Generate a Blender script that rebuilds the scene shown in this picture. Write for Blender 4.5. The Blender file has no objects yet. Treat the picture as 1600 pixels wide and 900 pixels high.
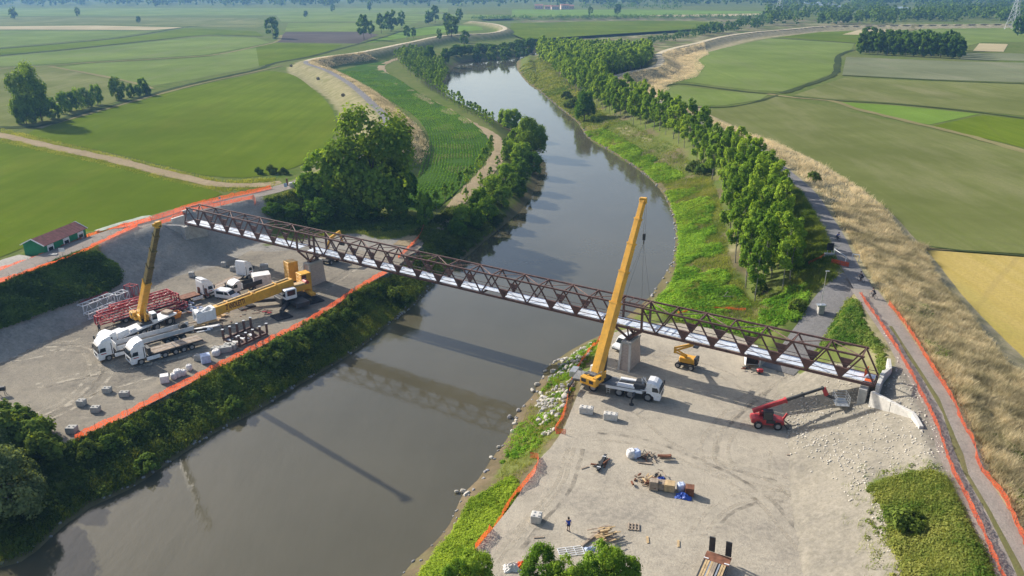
import bpy, bmesh, math, random
import numpy as np
from mathutils import Vector, Matrix
from mathutils.geometry import tessellate_polygon
R = math.radians
random.seed(7)
rng = np.random.default_rng(7)
sc = bpy.context.scene
col = sc.collection

# ------------------------------------------------------------------ camera
CAM_H, CAM_F, PITCH = 56.0, 1244.0, R(21.0)
cam = bpy.data.cameras.new('camera')
cam.sensor_width = 36.0
cam.lens = CAM_F / 1600 * 36.0
cam.clip_start, cam.clip_end = 0.5, 20000
cam_o = bpy.data.objects.new('camera', cam)
cam_o.location = (0, 0, CAM_H)
cam_o.rotation_euler = (R(90) - PITCH, 0, 0)
col.objects.link(cam_o)
sc.camera = cam_o
# ------------------------------------------------------------------ light
SUN_EL, SHADOW_AZ = R(29), R(-37)          # shadows run towards +x, -y
w = bpy.data.worlds.new('World'); sc.world = w; w.use_nodes = True
nt = w.node_tree; nt.nodes.clear()
sky = nt.nodes.new('ShaderNodeTexSky'); sky.sky_type = 'NISHITA'; sky.sun_disc = False
sun_dir = Vector((-math.cos(SHADOW_AZ) * math.cos(SUN_EL), -math.sin(SHADOW_AZ) * math.cos(SUN_EL), math.sin(SUN_EL)))
sky.sun_elevation = SUN_EL
sky.sun_rotation = math.atan2(sun_dir.x, sun_dir.y)
sky.air_density = 1.0; sky.dust_density = 2.2; sky.ozone_density = 1.0
bg = nt.nodes.new('ShaderNodeBackground'); bg.inputs[1].default_value = 0.095
wo = nt.nodes.new('ShaderNodeOutputWorld')
nt.links.new(sky.outputs[0], bg.inputs[0]); nt.links.new(bg.outputs[0], wo.inputs[0])
sl = bpy.data.lights.new('sun', 'SUN'); sl.energy = 3.9; sl.angle = R(0.6); sl.color = (1.0, 0.93, 0.82)
so = bpy.data.objects.new('sun', sl); col.objects.link(so)
so.rotation_euler = sun_dir.to_track_quat('Z', 'Y').to_euler()
so.location = (-100, 100, 150)
sc.view_settings.view_transform = 'Standard'; sc.view_settings.look = 'None'
sc.view_settings.exposure = 0.94; sc.view_settings.gamma = 1.0
try:
    sc.cycles.use_denoising = True
    sc.cycles.max_bounces = 6; sc.cycles.transparent_max_bounces = 12
    sc.cycles.volume_bounces = 0
except Exception: pass

# ------------------------------------------------------------------ surveying helpers
def P(u, v, z=0.0):
    """ground point at height z seen at pixel (u, v) of the survey photo"""
    dx = (u - 800) / CAM_F; dy = (v - 450) / CAM_F
    Y = math.cos(PITCH) - dy * math.sin(PITCH); Z = -math.sin(PITCH) - dy * math.cos(PITCH)
    t = (z - CAM_H) / Z
    return (dx * t, Y * t)
def PL(pts, z=0.0):
    return [P(p[0], p[1], p[2] if len(p) > 2 else z) for p in pts]
def smooth(pts, step, closed=False):
    """Catmull-Rom through the points (any dimension), resampled at about `step`"""
    pts = [np.array(p, float) for p in pts]; n = len(pts); out = []
    rngk = range(n if closed else n - 1)
    for i in rngk:
        if closed: p0, p1, p2, p3 = pts[i-1], pts[i], pts[(i+1) % n], pts[(i+2) % n]
        else: p0, p1, p2, p3 = pts[max(i-1, 0)], pts[i], pts[i+1], pts[min(i+2, n-1)]
        d = np.linalg.norm(p2 - p1); k = max(1, int(d / step))
        for j in range(k):
            t = j / k
            a = np.linalg.norm(p1-p0) ** .5 + 1e-6; b = d ** .5 + 1e-6; c = np.linalg.norm(p3-p2) ** .5 + 1e-6
            m1 = (p2-p1) + b * ((p1-p0) / a - (p2-p0) / (a+b)) if np.linalg.norm(p1-p0) > 1e-6 else (p2-p1)
            m2 = (p2-p1) + b * ((p3-p2) / c - (p3-p1) / (b+c)) if np.linalg.norm(p3-p2) > 1e-6 else (p2-p1)
            out.append((2*t**3-3*t**2+1)*p1 + (t**3-2*t**2+t)*m1 + (-2*t**3+3*t**2)*p2 + (t**3-t**2)*m2)
    if not closed: out.append(pts[-1])
    return np.array(out)
def seg_dist(xy, line, closed=False):
    """distance from points (N,2) to a polyline, and the z of the nearest point if the line has one"""
    line = np.asarray(line, float); N = len(xy)
    best = np.full(N, 1e9); zz = np.zeros(N)
    n = len(line)
    for i in range(n if closed else n - 1):
        a = line[i]; b = line[(i+1) % n]
        ab = b[:2] - a[:2]; L2 = max(ab @ ab, 1e-9)
        t = np.clip(((xy - a[:2]) @ ab) / L2, 0, 1)
        dd = np.hypot(xy[:, 0] - a[0] - t*ab[0], xy[:, 1] - a[1] - t*ab[1])
        m = dd < best; best[m] = dd[m]
        if line.shape[1] > 2: zz[m] = (a[2] + t*(b[2]-a[2]))[m]
    return best, zz
def inside(xy, poly):
    poly = np.asarray(poly, float)[:, :2]; x, y = xy[:, 0], xy[:, 1]
    r = np.zeros(len(xy), bool); n = len(poly); j = n - 1
    for i in range(n):
        xi, yi = poly[i]; xj, yj = poly[j]
        c = ((yi > y) != (yj > y)) & (x < (xj-xi) * (y-yi) / ((yj-yi) if abs(yj-yi) > 1e-12 else 1e-12) + xi)
        r ^= c; j = i
    return r
def vnoise(x, y, s, seed=0):
    """value noise, vectorised"""
    x = np.asarray(x) / s; y = np.asarray(y) / s
    xi = np.floor(x).astype(np.int64); yi = np.floor(y).astype(np.int64); fx = x - xi; fy = y - yi
    def h(a, b):
        k = (a * 374761393 + b * 668265263 + seed * 974711) & 0x7fffffff
        k = ((k ^ (k >> 13)) * 1274126177) & 0x7fffffff
        return ((k ^ (k >> 16)) & 0xffff) / 65535.0
    fx = fx*fx*(3-2*fx); fy = fy*fy*(3-2*fy)
    return (h(xi, yi)*(1-fx)+h(xi+1, yi)*fx)*(1-fy) + (h(xi, yi+1)*(1-fx)+h(xi+1, yi+1)*fx)*fy - 0.5
def sstep(a, b, x):
    t = np.clip((x-a)/(b-a), 0, 1); return t*t*(3-2*t)

# ------------------------------------------------------------------ the lie of the land
ZW, ZC, ZF = -4.0, 7.0, 3.0        # water, levee crest, fields beyond the levees
water_px = [(-60, 905), (33, 878), (100, 822), (143, 792), (200, 766), (283, 711), (333, 678), (400, 643), (460, 606), (505, 580), (560, 546),
            (600, 514), (640, 483), (677, 446), (700, 425), (727, 403), (760, 375), (790, 350), (820, 322), (838, 290), (838, 262), (825, 232),
            (800, 206), (765, 183), (720, 161), (690, 143), (696, 128), (703, 113), (722, 98), (760, 92), (800, 89), (835, 82), (870, 77), (880, 80), (848, 86),
            (815, 92), (807, 103), (825, 130), (842, 142), (865, 162), (900, 190), (919, 216), (947, 233), (979, 253), (1015, 280), (1036, 304),
            (1050, 336), (1055, 365), (1054, 390), (1048, 412), (1033, 437), (1015, 463), (985, 490), (952, 517), (920, 532), (887, 550), (870, 562),
            (852, 577), (846, 592), (840, 600), (835, 615), (818, 633), (804, 651), (800, 673), (778, 704), (767, 718), (747, 749), (724, 771),
            (702, 820), (671, 855), (645, 878), (610, 925), (580, 990), (500, 1200), (-500, 1200)]
WATER = smooth(PL(water_px, ZW), 2.0, closed=True)
lev_l_px = [(-260, 530), (-120, 478), (0, 432), (100, 391), (200, 357), (300, 325), (400, 304), (445, 292), (520, 265), (580, 240), (607, 212), (603, 185), (580, 160),
            (545, 130), (510, 110), (478, 97), (500, 90), (560, 82), (640, 66), (700, 55), (760, 52), (788, 46), (775, 38), (735, 33)]
LEV_L = smooth(PL(lev_l_px, ZC), 4.0)
lev_r_px = [(1700, 1100), (1610, 930), (1585, 880), (1545, 800), (1510, 740), (1486, 675), (1462, 622), (1424, 560), (1392, 510), (1362, 470), (1340, 436), (1324, 408), (1306, 368),
            (1285, 333), (1264, 301), (1228, 269), (1178, 230), (1130, 207), (1080, 183), (1030, 160), (990, 142), (962, 128), (962, 120), (985, 113), (1025, 104),
            (1033, 95), (1031, 84), (1050, 76), (1090, 67), (1130, 57), (1180, 50), (1230, 46), (1290, 41), (1400, 39), (1600, 37)]
LEV_R = smooth(PL(lev_r_px, ZC), 4.0)
FLOOD = np.array(list(LEV_L) + [P(760, 29, 3), P(1190, 27, 3)] + list(LEV_R[::-1]) + [(60, -300), (-300, -300)])
# ramps and pads cut into the slopes: centre line with its own height, half width, blend width
ramp_px = [(1338, 432, 6.9), (1318, 447, 6.2), (1300, 465, 5.0), (1285, 488, 3.6), (1270, 512, 2.2), (1255, 535, 1.0), (1240, 556, .2), (1215, 580, 0)]
RAMP = smooth([P(u, v, z) + (z,) for u, v, z in ramp_px], 1.5)
pad_px = [(-60, 432, 6.2), (40, 408, 6.2), (85, 388, 6.2), (135, 370, 6.2)]
PAD = np.array([P(u, v, z) + (z,) for u, v, z in pad_px])
bank_tip = np.array(P(1470, 716, 6.5))
YARD_L_px = [(100, 694), (150, 673), (200, 650), (250, 623), (290, 603), (330, 581), (370, 561), (400, 546), (440, 526), (480, 506), (520, 481), (555, 456), (595, 433), (606, 427), (640, 400),
             (662, 380), (650, 370), (600, 376), (560, 368), (500, 372), (440, 384), (400, 388), (372, 402), (345, 414), (300, 425), (250, 438), (195, 446), (120, 470), (60, 492), (0, 515),
             (-120, 560), (-160, 660), (0, 645), (45, 652), (85, 680)]
YARD_R_px = [(935, 530), (955, 540), (935, 560), (915, 585), (905, 610), (893, 640), (880, 672), (860, 700), (842, 718), (825, 750), (795, 795), (760, 838), (735, 868), (700, 930), (760, 1000), (1060, 1040),
             (1390, 1000), (1385, 900), (1372, 850), (1345, 800), (1320, 765), (1290, 735), (1255, 700), (1245, 670), (1262, 640), (1290, 612), (1262, 592), (1210, 560), (1165, 530), (1060, 505), (1000, 510)]
YARD_L = smooth(PL(YARD_L_px, 0), 3.0, closed=True)
YARD_R = smooth(PL(YARD_R_px, 0), 3.0, closed=True)

def H(x, y):
    x = np.atleast_1d(np.asarray(x, float)); y = np.atleast_1d(np.asarray(y, float))
    shp = x.shape; xy = np.stack([x.ravel(), y.ravel()], 1)
    near = (np.abs(xy[:, 0]) < 900) & (xy[:, 1] < 2200) & (xy[:, 1] > -350)
    h = np.full(len(xy), ZF - 0.06)
    q = xy[near]
    if len(q):
        fl = inside(q, FLOOD); wat = inside(q, WATER)
        dl, _ = seg_dist(q, LEV_L); dr, _ = seg_dist(q, LEV_R)
        base = np.where(fl, -0.08, ZF - 0.06)
        base = base + np.where(fl, 0.6 * sstep(160, 190, q[:, 1]) * (1 + vnoise(q[:, 0], q[:, 1], 9.0)), 0)
        sl_l = np.where(fl, 0.56, 0.45); sl_r = np.where(fl, 0.5, 0.24 + 0.2 * sstep(250, 400, q[:, 1]))
        hl = ZC - np.maximum(0, dl - 3.6) * sl_l; hr = ZC - np.maximum(0, dr - 3.2) * sl_r
        bump = vnoise(q[:, 0], q[:, 1], 3.0, 3) * 0.35 + vnoise(q[:, 0], q[:, 1], 0.9, 5) * 0.12
        top = np.maximum(hl, hr)
        g = np.maximum(base, np.where(top < ZC - 0.05, top + bump * sstep(0, 1, ZC - top) * sstep(0, 0.6, top - base), top))
        dz, zz = seg_dist(q, RAMP); k = 1 - sstep(2.6, 5.5, dz); g = g*(1-k) + zz*k
        dz, zz = seg_dist(q, PAD); k = 1 - sstep(4.5, 7.5, dz); g = g*(1-k) + zz*k
        dw, _ = seg_dist(q, WATER, closed=True)
        s = np.where(q[:, 0] < 0 * q[:, 1], 0.42, 0.46)
        s = np.where((q[:, 1] > 150) & (q[:, 0] > 15), 0.26, s)
        yard = inside(q, YARD_L) | inside(q, YARD_R)
        bank = ZW + dw * s + np.maximum(0, dw - 17) * 2.0 + np.where(dw > 0.5, bump * 0.7, 0) * sstep(0.5, 2.5, dw)
        bed = ZW - np.minimum(2.5, dw * 0.5)
        g = np.where(wat, bed, np.minimum(g, bank))
        g = np.where(yard & (g < 0.07), -0.08, g)
        h[near] = g
    return h.reshape(shp)
def H1(x, y): return float(H(x, y)[0])
def G(u, v):
    """point of the land seen at pixel (u, v): march along the sight line"""
    dx = (u - 800) / CAM_F; dy = (v - 450) / CAM_F
    D = np.array([dx, math.cos(PITCH) - dy * math.sin(PITCH), -math.sin(PITCH) - dy * math.cos(PITCH)])
    z0, z1 = 9.0, -4.5
    ts = np.linspace((z0 - CAM_H) / D[2], (z1 - CAM_H) / D[2], 90)
    pts = np.outer(ts, D); pts[:, 2] += CAM_H
    hh = H(pts[:, 0], pts[:, 1]); below = np.nonzero(pts[:, 2] <= hh)[0]
    i = below[0] if len(below) else len(ts) - 1
    return (pts[i, 0], pts[i, 1], float(hh[i]))

# ------------------------------------------------------------------ materials
MATS = {}
def new_mat(name):
    m = bpy.data.materials.new(name); m.use_nodes = True
    t = m.node_tree; b = t.nodes['Principled BSDF']; return m, t, b
def _n(t, typ, **kw):
    n = t.nodes.new(typ)
    for k, v in kw.items(): setattr(n, k, v)
    return n
def ramp(t, fac, stops):
    r = _n(t, 'ShaderNodeValToRGB'); e = r.color_ramp.elements
    while len(e) < len(stops): e.new(0.5)
    for k, (p, c) in enumerate(stops): e[k].position = p; e[k].color = (*c, 1)
    t.links.new(fac, r.inputs[0]); return r.outputs[0]
def noise(t, vec, scale, detail=4.0, rough=0.55):
    n = _n(t, 'ShaderNodeTexNoise'); n.inputs['Scale'].default_value = scale
    n.inputs['Detail'].default_value = detail; n.inputs['Roughness'].default_value = rough
    if vec is not None: t.links.new(vec, n.inputs['Vector'])
    return n.outputs['Fac']
def mixc(t, fac, a, b, mode='MIX'):
    n = _n(t, 'ShaderNodeMix', data_type='RGBA', blend_type=mode)
    for s, v in ((0, fac), (6, a), (7, b)):
        if isinstance(v, (int, float)): n.inputs[s].default_value = v
        elif isinstance(v, tuple): n.inputs[s].default_value = (*v, 1)
        else: t.links.new(v, n.inputs[s])
    return n.outputs[2]
def mrange(t, v, a, b, c=0.0, d=1.0):
    n = _n(t, 'ShaderNodeMapRange'); t.links.new(v, n.inputs[0])
    for i, k in enumerate((a, b, c, d)): n.inputs[i+1].default_value = k
    return n.outputs[0]
def geo_pos(t): return _n(t, 'ShaderNodeNewGeometry').outputs['Position']
def mapping(t, vec, rot=0.0, scale=(1, 1, 1)):
    m = _n(t, 'ShaderNodeMapping'); m.inputs['Rotation'].default_value = (0, 0, rot); m.inputs['Scale'].default_value = scale
    t.links.new(vec, m.inputs['Vector']); return m.outputs[0]
def bump(t, b, h, dist, strength=1.0):
    n = _n(t, 'ShaderNodeBump'); n.inputs['Distance'].default_value = dist; n.inputs['Strength'].default_value = strength
    t.links.new(h, n.inputs['Height']); t.links.new(n.outputs[0], b.inputs['Normal'])
def M(name, c, rough=0.5, metal=0.0, var=0.15, scale=1.5, spec=0.5, dirt=None):
    """painted or plain material with grain and a bit of wear"""
    if name in MATS: return MATS[name]
    m, t, b = new_mat(name); tc = _n(t, 'ShaderNodeTexCoord').outputs['Object']
    f = noise(t, tc, scale, 5)
    d = tuple(max(0, k * (1 - var*1.6)) for k in c); l = tuple(min(1, k * (1 + var)) for k in c)
    cc = ramp(t, f, [(0.3, d), (0.7, l)])
    if dirt:
        f2 = noise(t, tc, scale * 2.7, 6, 0.7); cc = mixc(t, mrange(t, f2, 0.5, 0.72), cc, dirt)
    t.links.new(cc, b.inputs['Base Color'])
    b.inputs['Roughness'].default_value = rough; b.inputs['Metallic'].default_value = metal
    b.inputs['Specular IOR Level'].default_value = spec
    MATS[name] = m; return m
def M_glass(name='cab_glass'):
    if name in MATS: return MATS[name]
    m, t, b = new_mat(name); b.inputs['Base Color'].default_value = (0.02, 0.026, 0.03, 1); b.inputs['Roughness'].default_value = 0.08
    MATS[name] = m; return m
def M_leaf(name, dark, light, trans=0.35, objvar=0.3, tcol=(1.3, 1.15, 0.4)):
    if name in MATS: return MATS[name]
    m, t, b = new_mat(name); t.nodes.remove(b); out = t.nodes['Material Output']
    at = _n(t, 'ShaderNodeAttribute', attribute_name='tint').outputs['Fac']
    oi = _n(t, 'ShaderNodeObjectInfo').outputs['Random']
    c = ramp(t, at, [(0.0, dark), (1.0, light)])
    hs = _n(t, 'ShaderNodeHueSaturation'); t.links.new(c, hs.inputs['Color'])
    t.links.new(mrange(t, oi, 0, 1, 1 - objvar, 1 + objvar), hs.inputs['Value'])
    t.links.new(mrange(t, oi, 0, 1, 0.515, 0.485), hs.inputs['Hue'])
    d = _n(t, 'ShaderNodeBsdfDiffuse'); tr = _n(t, 'ShaderNodeBsdfTranslucent'); mx = _n(t, 'ShaderNodeMixShader'); mx.inputs[0].default_value = trans
    t.links.new(hs.outputs[0], d.inputs[0])
    g = mixc(t, 1.0, hs.outputs[0], tcol, 'MULTIPLY'); t.links.new(g, tr.inputs[0])
    t.links.new(d.outputs[0], mx.inputs[1]); t.links.new(tr.outputs[0], mx.inputs[2]); t.links.new(mx.outputs[0], out.inputs[0])
    MATS[name] = m; return m
def M_field(name, c1, c2, rot, rows=0.35, patch=0.012, bare=None, bare_amt=0.5):
    """crop sheet: long soft streaks along the drilling direction plus patches"""
    if name in MATS: return MATS[name]
    m, t, b = new_mat(name); p = geo_pos(t)
    mp = mapping(t, p, rot, (rows, rows * 0.03, 1)); st = noise(t, mp, 1.0, 4, 0.6)
    sx = _n(t, 'ShaderNodeSeparateXYZ'); t.links.new(mapping(t, p, rot, (1, 1, 1)), sx.inputs[0])
    wob = _n(t, 'ShaderNodeMath', operation='MULTIPLY_ADD'); t.links.new(noise(t, p, .01, 2), wob.inputs[0]); wob.inputs[1].default_value = 6.0; t.links.new(sx.outputs[0], wob.inputs[2])
    md = _n(t, 'ShaderNodeMath', operation='PINGPONG'); t.links.new(wob.outputs[0], md.inputs[0]); md.inputs[1].default_value = 9.0
    tram = mrange(t, md.outputs[0], 0.35, 0.75, 0.45, 0.0)
    pa = noise(t, p, patch, 6, 0.68); fine = noise(t, p, 1.7, 3, 0.7)
    a = mixc(t, mrange(t, st, 0.3, 0.7), c1, c2)
    a = mixc(t, tram, a, tuple(k * 0.7 + .012 for k in c2))
    dk = tuple(k * 0.72 for k in c1); c = mixc(t, mrange(t, pa, 0.38, 0.62, 0.0, 0.9), a, dk)
    if bare: c = mixc(t, mrange(t, noise(t, mapping(t, p, rot, (0.5, 0.12, 1)), 0.09, 5, 0.65), 0.5, 0.72, 0, bare_amt), c, bare)
    c = mixc(t, mrange(t, fine, 0.36, 0.66, 0, 0.5), c, tuple(k * 0.6 for k in c2))
    t.links.new(c, b.inputs['Base Color']); b.inputs['Roughness'].default_value = 1.0; b.inputs['Specular IOR Level'].default_value = 0.0
    bump(t, b, fine, 0.15, 0.6)
    MATS[name] = m; return m
def gravel_col(t, p, c1, c2, c3, dark=None):
    n1 = noise(t, p, 0.055, 5, 0.6); n2 = noise(t, p, 0.55, 6, 0.7); n3 = noise(t, p, 4.0, 4, 0.8)
    tr = noise(t, mapping(t, p, R(35), (0.9, 0.035, 1)), 1.0, 4, 0.6)
    c = mixc(t, mrange(t, n1, 0.40, 0.60), c1, c2)
    c = mixc(t, mrange(t, n2, 0.40, 0.64, 0, 0.65), c, c3)
    c = mixc(t, mrange(t, noise(t, p, 0.2, 7, 0.7), 0.47, 0.62, 0, 0.55), c, tuple(k * .74 for k in c2))
    c = mixc(t, mrange(t, tr, 0.52, 0.7, 0, 0.35), c, tuple(k * 1.2 for k in c1))
    if dark: c = mixc(t, mrange(t, noise(t, p, 0.075, 7, 0.72), 0.50, 0.64, 0, 0.8), c, dark)
    c = mixc(t, mrange(t, n3, 0.40, 0.66, 0, 0.55), c, tuple(k * 0.6 for k in c2))
    c = mixc(t, mrange(t, noise(t, p, 1.6, 4, 0.7), 0.40, 0.62, 0, 0.4), c, tuple(min(1, k * 1.22) for k in c1))
    return c, n3
PALE = ((0.42, 0.375, 0.30), (0.33, 0.297, 0.243), (0.44, 0.39, 0.305), (0.235, 0.215, 0.185))
GREY = ((0.285, 0.255, 0.205), (0.20, 0.182, 0.153), (0.32, 0.285, 0.22), (0.13, 0.12, 0.105))
def M_gravel(name, c1, c2, c3, dark=None):
    if name in MATS: return MATS[name]
    m, t, b = new_mat(name); p = geo_pos(t)
    c, n3 = gravel_col(t, p, c1, c2, c3, dark)
    t.links.new(c, b.inputs['Base Color']); b.inputs['Roughness'].default_value = 0.95; b.inputs['Specular IOR Level'].default_value = 0.0
    bump(t, b, n3, 0.12, 0.7)
    MATS[name] = m; return m

m, t, b = new_mat('muddy_water'); p = geo_pos(t)
big = noise(t, p, 0.03, 4, 0.6)
cc = mixc(t, mrange(t, big, 0.35, 0.65), (0.074, 0.068, 0.044), (0.092, 0.084, 0.056))
t.links.new(cc, b.inputs['Base Color']); b.inputs['IOR'].default_value = 1.42
t.links.new(mrange(t, noise(t, mapping(t, p, R(25), (1.0, .18, 1)), 0.06, 5, 0.65), 0.35, 0.7, 0.02, 0.09), b.inputs['Roughness'])
r1 = noise(t, mapping(t, p, R(28), (1.0, 0.45, 1)), 1.3, 3, 0.6); r2 = noise(t, mapping(t, p, R(20), (1.0, 0.3, 1)), 0.22, 3, 0.5)
sm = _n(t, 'ShaderNodeMath', operation='MULTIPLY_ADD'); t.links.new(r2, sm.inputs[0]); sm.inputs[1].default_value = 4.5; t.links.new(r1, sm.inputs[2])
bump(t, b, sm.outputs[0], 0.05, 0.24)
MATS['water'] = m

# terrain: painted by ground kind (straw, gravel, bare soil) over grass
m, t, b = new_mat('ground_cover'); p = geo_pos(t)
zn = _n(t, 'ShaderNodeAttribute', attribute_name='zone'); sp = _n(t, 'ShaderNodeSeparateColor'); t.links.new(zn.outputs['Color'], sp.inputs[0])
n1 = noise(t, p, 0.25, 6, 0.65); n2 = noise(t, p, 2.2, 5, 0.7); n0 = noise(t, p, 0.02, 4, 0.6)
gr = mixc(t, mrange(t, n1, 0.35, 0.65), (0.075, 0.125, 0.022), (0.14, 0.165, 0.045))
gr = mixc(t, mrange(t, n0, 0.4, 0.62, 0, 0.6), gr, (0.15, 0.16, 0.06))
stw = mixc(t, mrange(t, n1, 0.35, 0.68), (0.40, 0.34, 0.22), (0.21, 0.20, 0.10))
gxs = _n(t, 'ShaderNodeSeparateXYZ'); t.links.new(p, gxs.inputs[0])
grv = mixc(t, mrange(t, gxs.outputs[0], -16, -14), gravel_col(t, p, *[tuple(k * f_ for k, f_ in zip(c_, (1.3, 1.36, 1.5))) for c_ in GREY])[0], gravel_col(t, p, *[tuple(k * f_ for k, f_ in zip(c_, (.76, .775, .80))) for c_ in PALE])[0])
soil = mixc(t, mrange(t, n1, 0.35, 0.65), (0.20, 0.155, 0.10), (0.11, 0.09, 0.055))
c = mixc(t, sp.outputs[0], gr, stw); c = mixc(t, sp.outputs[1], c, grv); c = mixc(t, sp.outputs[2], c, soil)
c = mixc(t, mrange(t, n2, 0.3, 0.8, 0, 0.4), c, (0.06, 0.06, 0.03))
t.links.new(c, b.inputs['Base Color']); b.inputs['Roughness'].default_value = 1.0; b.inputs['Specular IOR Level'].default_value = 0.0
bump(t, b, n2, 0.12, 0.5)
MATS['ground'] = m

# ------------------------------------------------------------------ mesh building
class MB:
    def __init__(s): s.v = []; s.f = []; s.mi = []; s.cur = 0
    def add(s, vs, fs):
        o = len(s.v); s.v += [tuple(k) for k in vs]; s.f += [tuple(o + i for i in q) for q in fs]; s.mi += [s.cur] * len(fs); return s
    def box(s, c, d, rot=None, taper=1.0):
        x, y, z = d[0]/2, d[1]/2, d[2]/2
        vs = [Vector((sx*x*(taper if sz > 0 else 1), sy*y*(taper if sz > 0 else 1), sz*z)) for sz in (-1, 1) for sy in (-1, 1) for sx in (-1, 1)]
        if rot is not None: vs = [rot @ q for q in vs]
        c = Vector(c)
        return s.add([c + q for q in vs], [(0, 2, 3, 1), (4, 5, 7, 6), (0, 1, 5, 4), (2, 6, 7, 3), (0, 4, 6, 2), (1, 3, 7, 5)])
    def bar(s, a, b, w, h=None, w2=None, h2=None):
        """rectangular bar from a to b"""
        a = Vector(a); b = Vector(b); h = h or w; w2 = w2 or w; h2 = h2 or h
        d = (b - a).normalized(); up = Vector((0, 0, 1)) if abs(d.z) < 0.95 else Vector((1, 0, 0))
        sx = d.cross(up).normalized(); sz = sx.cross(d).normalized(); vs = []
        for p_, ww, hh in ((a, w, h), (b, w2, h2)):
            vs += [p_ + sx*ww/2*i + sz*hh/2*j for i, j in ((-1, -1), (1, -1), (1, 1), (-1, 1))]
        return s.add(vs, [(3, 2, 1, 0), (4, 5, 6, 7), (0, 1, 5, 4), (1, 2, 6, 5), (2, 3, 7, 6), (3, 0, 4, 7)])
    def tube(s, a, b, r, r2=None, n=8, cap=True):
        a = Vector(a); b = Vector(b); r2 = r if r2 is None else r2
        d = (b - a).normalized(); up = Vector((0, 0, 1)) if abs(d.z) < 0.95 else Vector((1, 0, 0))
        sx = d.cross(up).normalized(); sy = d.cross(sx).normalized()
        vs = [q + (sx*math.cos(k*2*math.pi/n) + sy*math.sin(k*2*math.pi/n))*rr for q, rr in ((a, r), (b, r2)) for k in range(n)]
        fs = [(k, (k+1) % n, n + (k+1) % n, n + k) for k in range(n)]
        if cap: fs += [tuple(range(n-1, -1, -1)), tuple(range(n, 2*n))]
        return s.add(vs, fs)
    def prism(s, prof, y0, y1, axis='y', shrink=1.0):
        """profile (x,z) extruded in y; shrink pulls the last ring in about its middle"""
        n = len(prof)
        vs = [(x, y0, z) for x, z in prof] + [(x, y1, z) for x, z in prof]
        return s.add(vs, [tuple(range(n)), tuple(range(2*n-1, n-1, -1))] + [(i, n + i, n + (i+1) % n, (i+1) % n) for i in range(n)])
    def build(s, name, mats, parent=None, loc=None, rotz=0.0, bevel=0.0, smoothf=False):
        me = bpy.data.meshes.new(name); me.from_pydata([tuple(k) for k in s.v], [], s.f); me.validate(); 
        for mm in (mats if isinstance(mats, (list, tuple)) else [mats]): me.materials.append(MATS[mm] if isinstance(mm, str) else mm)
        if any(s.mi) and len(me.polygons) == len(s.mi): me.polygons.foreach_set('material_index', s.mi)
        bm = bmesh.new(); bm.from_mesh(me); bmesh.ops.recalc_face_normals(bm, faces=bm.faces)
        if bevel: bmesh.ops.bevel(bm, geom=[e for e in bm.edges if len(e.link_faces) == 2 and e.calc_face_angle(0) > 0.5], offset=bevel, segments=1, affect='EDGES', clamp_overlap=True)
        bm.to_mesh(me); bm.free()
        if smoothf: me.polygons.foreach_set('use_smooth', [True] * len(me.polygons))
        o = bpy.data.objects.new(name, me); col.objects.link(o)
        if parent is not None: o.parent = parent
        if loc is not None: o.location = loc
        o.rotation_euler.z = rotz
        return o
def np_mesh(name, v, f, mats, tint=None, parent=None, smoothf=False):
    """mesh from numpy arrays; f is (N,3) or (N,4)"""
    me = bpy.data.meshes.new(name); v = np.ascontiguousarray(v, np.float32); f = np.ascontiguousarray(f, np.int32)
    me.vertices.add(len(v)); me.vertices.foreach_set('co', v.ravel())
    k = f.shape[1]; me.loops.add(f.size); me.loops.foreach_set('vertex_index', f.ravel())
    me.polygons.add(len(f)); me.polygons.foreach_set('loop_start', np.arange(0, f.size, k, dtype=np.int32))
    try: me.polygons.foreach_set('loop_total', np.full(len(f), k, np.int32))
    except Exception: pass
    me.update(calc_edges=True)
    if tint is not None:
        a = me.attributes.new('tint', 'FLOAT', 'FACE'); a.data.foreach_set('value', np.ascontiguousarray(tint, np.float32))
    for mm in (mats if isinstance(mats, (list, tuple)) else [mats]): me.materials.append(MATS[mm] if isinstance(mm, str) else mm)
    if smoothf: me.polygons.foreach_set('use_smooth', np.ones(len(f), bool))
    o = bpy.data.objects.new(name, me); col.objects.link(o)
    if parent is not None: o.parent = parent
    return o
def tag(o, label=None, cat=None, group=None, kind=None):
    if label: o['label'] = label
    if cat: o['category'] = cat
    if group: o['group'] = group
    if kind: o['kind'] = kind
    return o
def empty(name, loc, rz=0.0, label=None, cat=None, group=None):
    o = bpy.data.objects.new(name, None); col.objects.link(o); o.location = loc; o.rotation_euler = (0, 0, rz); o.empty_display_size = 0.5
    return tag(o, label, cat, group)
def copy_tree(o, parent=None):
    c = o.copy(); col.objects.link(c)
    if parent is not None: c.parent = parent
    for ch in list(o.children): copy_tree(ch, c)
    return c
def structure(o): o['kind'] = 'structure'; return o
def sheet(name, poly, z, mat, drape=False):
    """flat (or draped) polygon sheet"""
    poly = [(p_[0], p_[1]) for p_ in poly]
    tri = tessellate_polygon([[Vector((x, y, 0)) for x, y in poly]])
    v = np.array([(x, y, z) for x, y in poly], float)
    f = np.array([t_ for t_ in tri], int)
    a, b_, c_ = v[f[:, 0]], v[f[:, 1]], v[f[:, 2]]
    nz = (b_[:, 0]-a[:, 0])*(c_[:, 1]-a[:, 1]) - (b_[:, 1]-a[:, 1])*(c_[:, 0]-a[:, 0])
    f[nz < 0] = f[nz < 0][:, ::-1]
    return np_mesh(name, v, f, mat)
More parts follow.
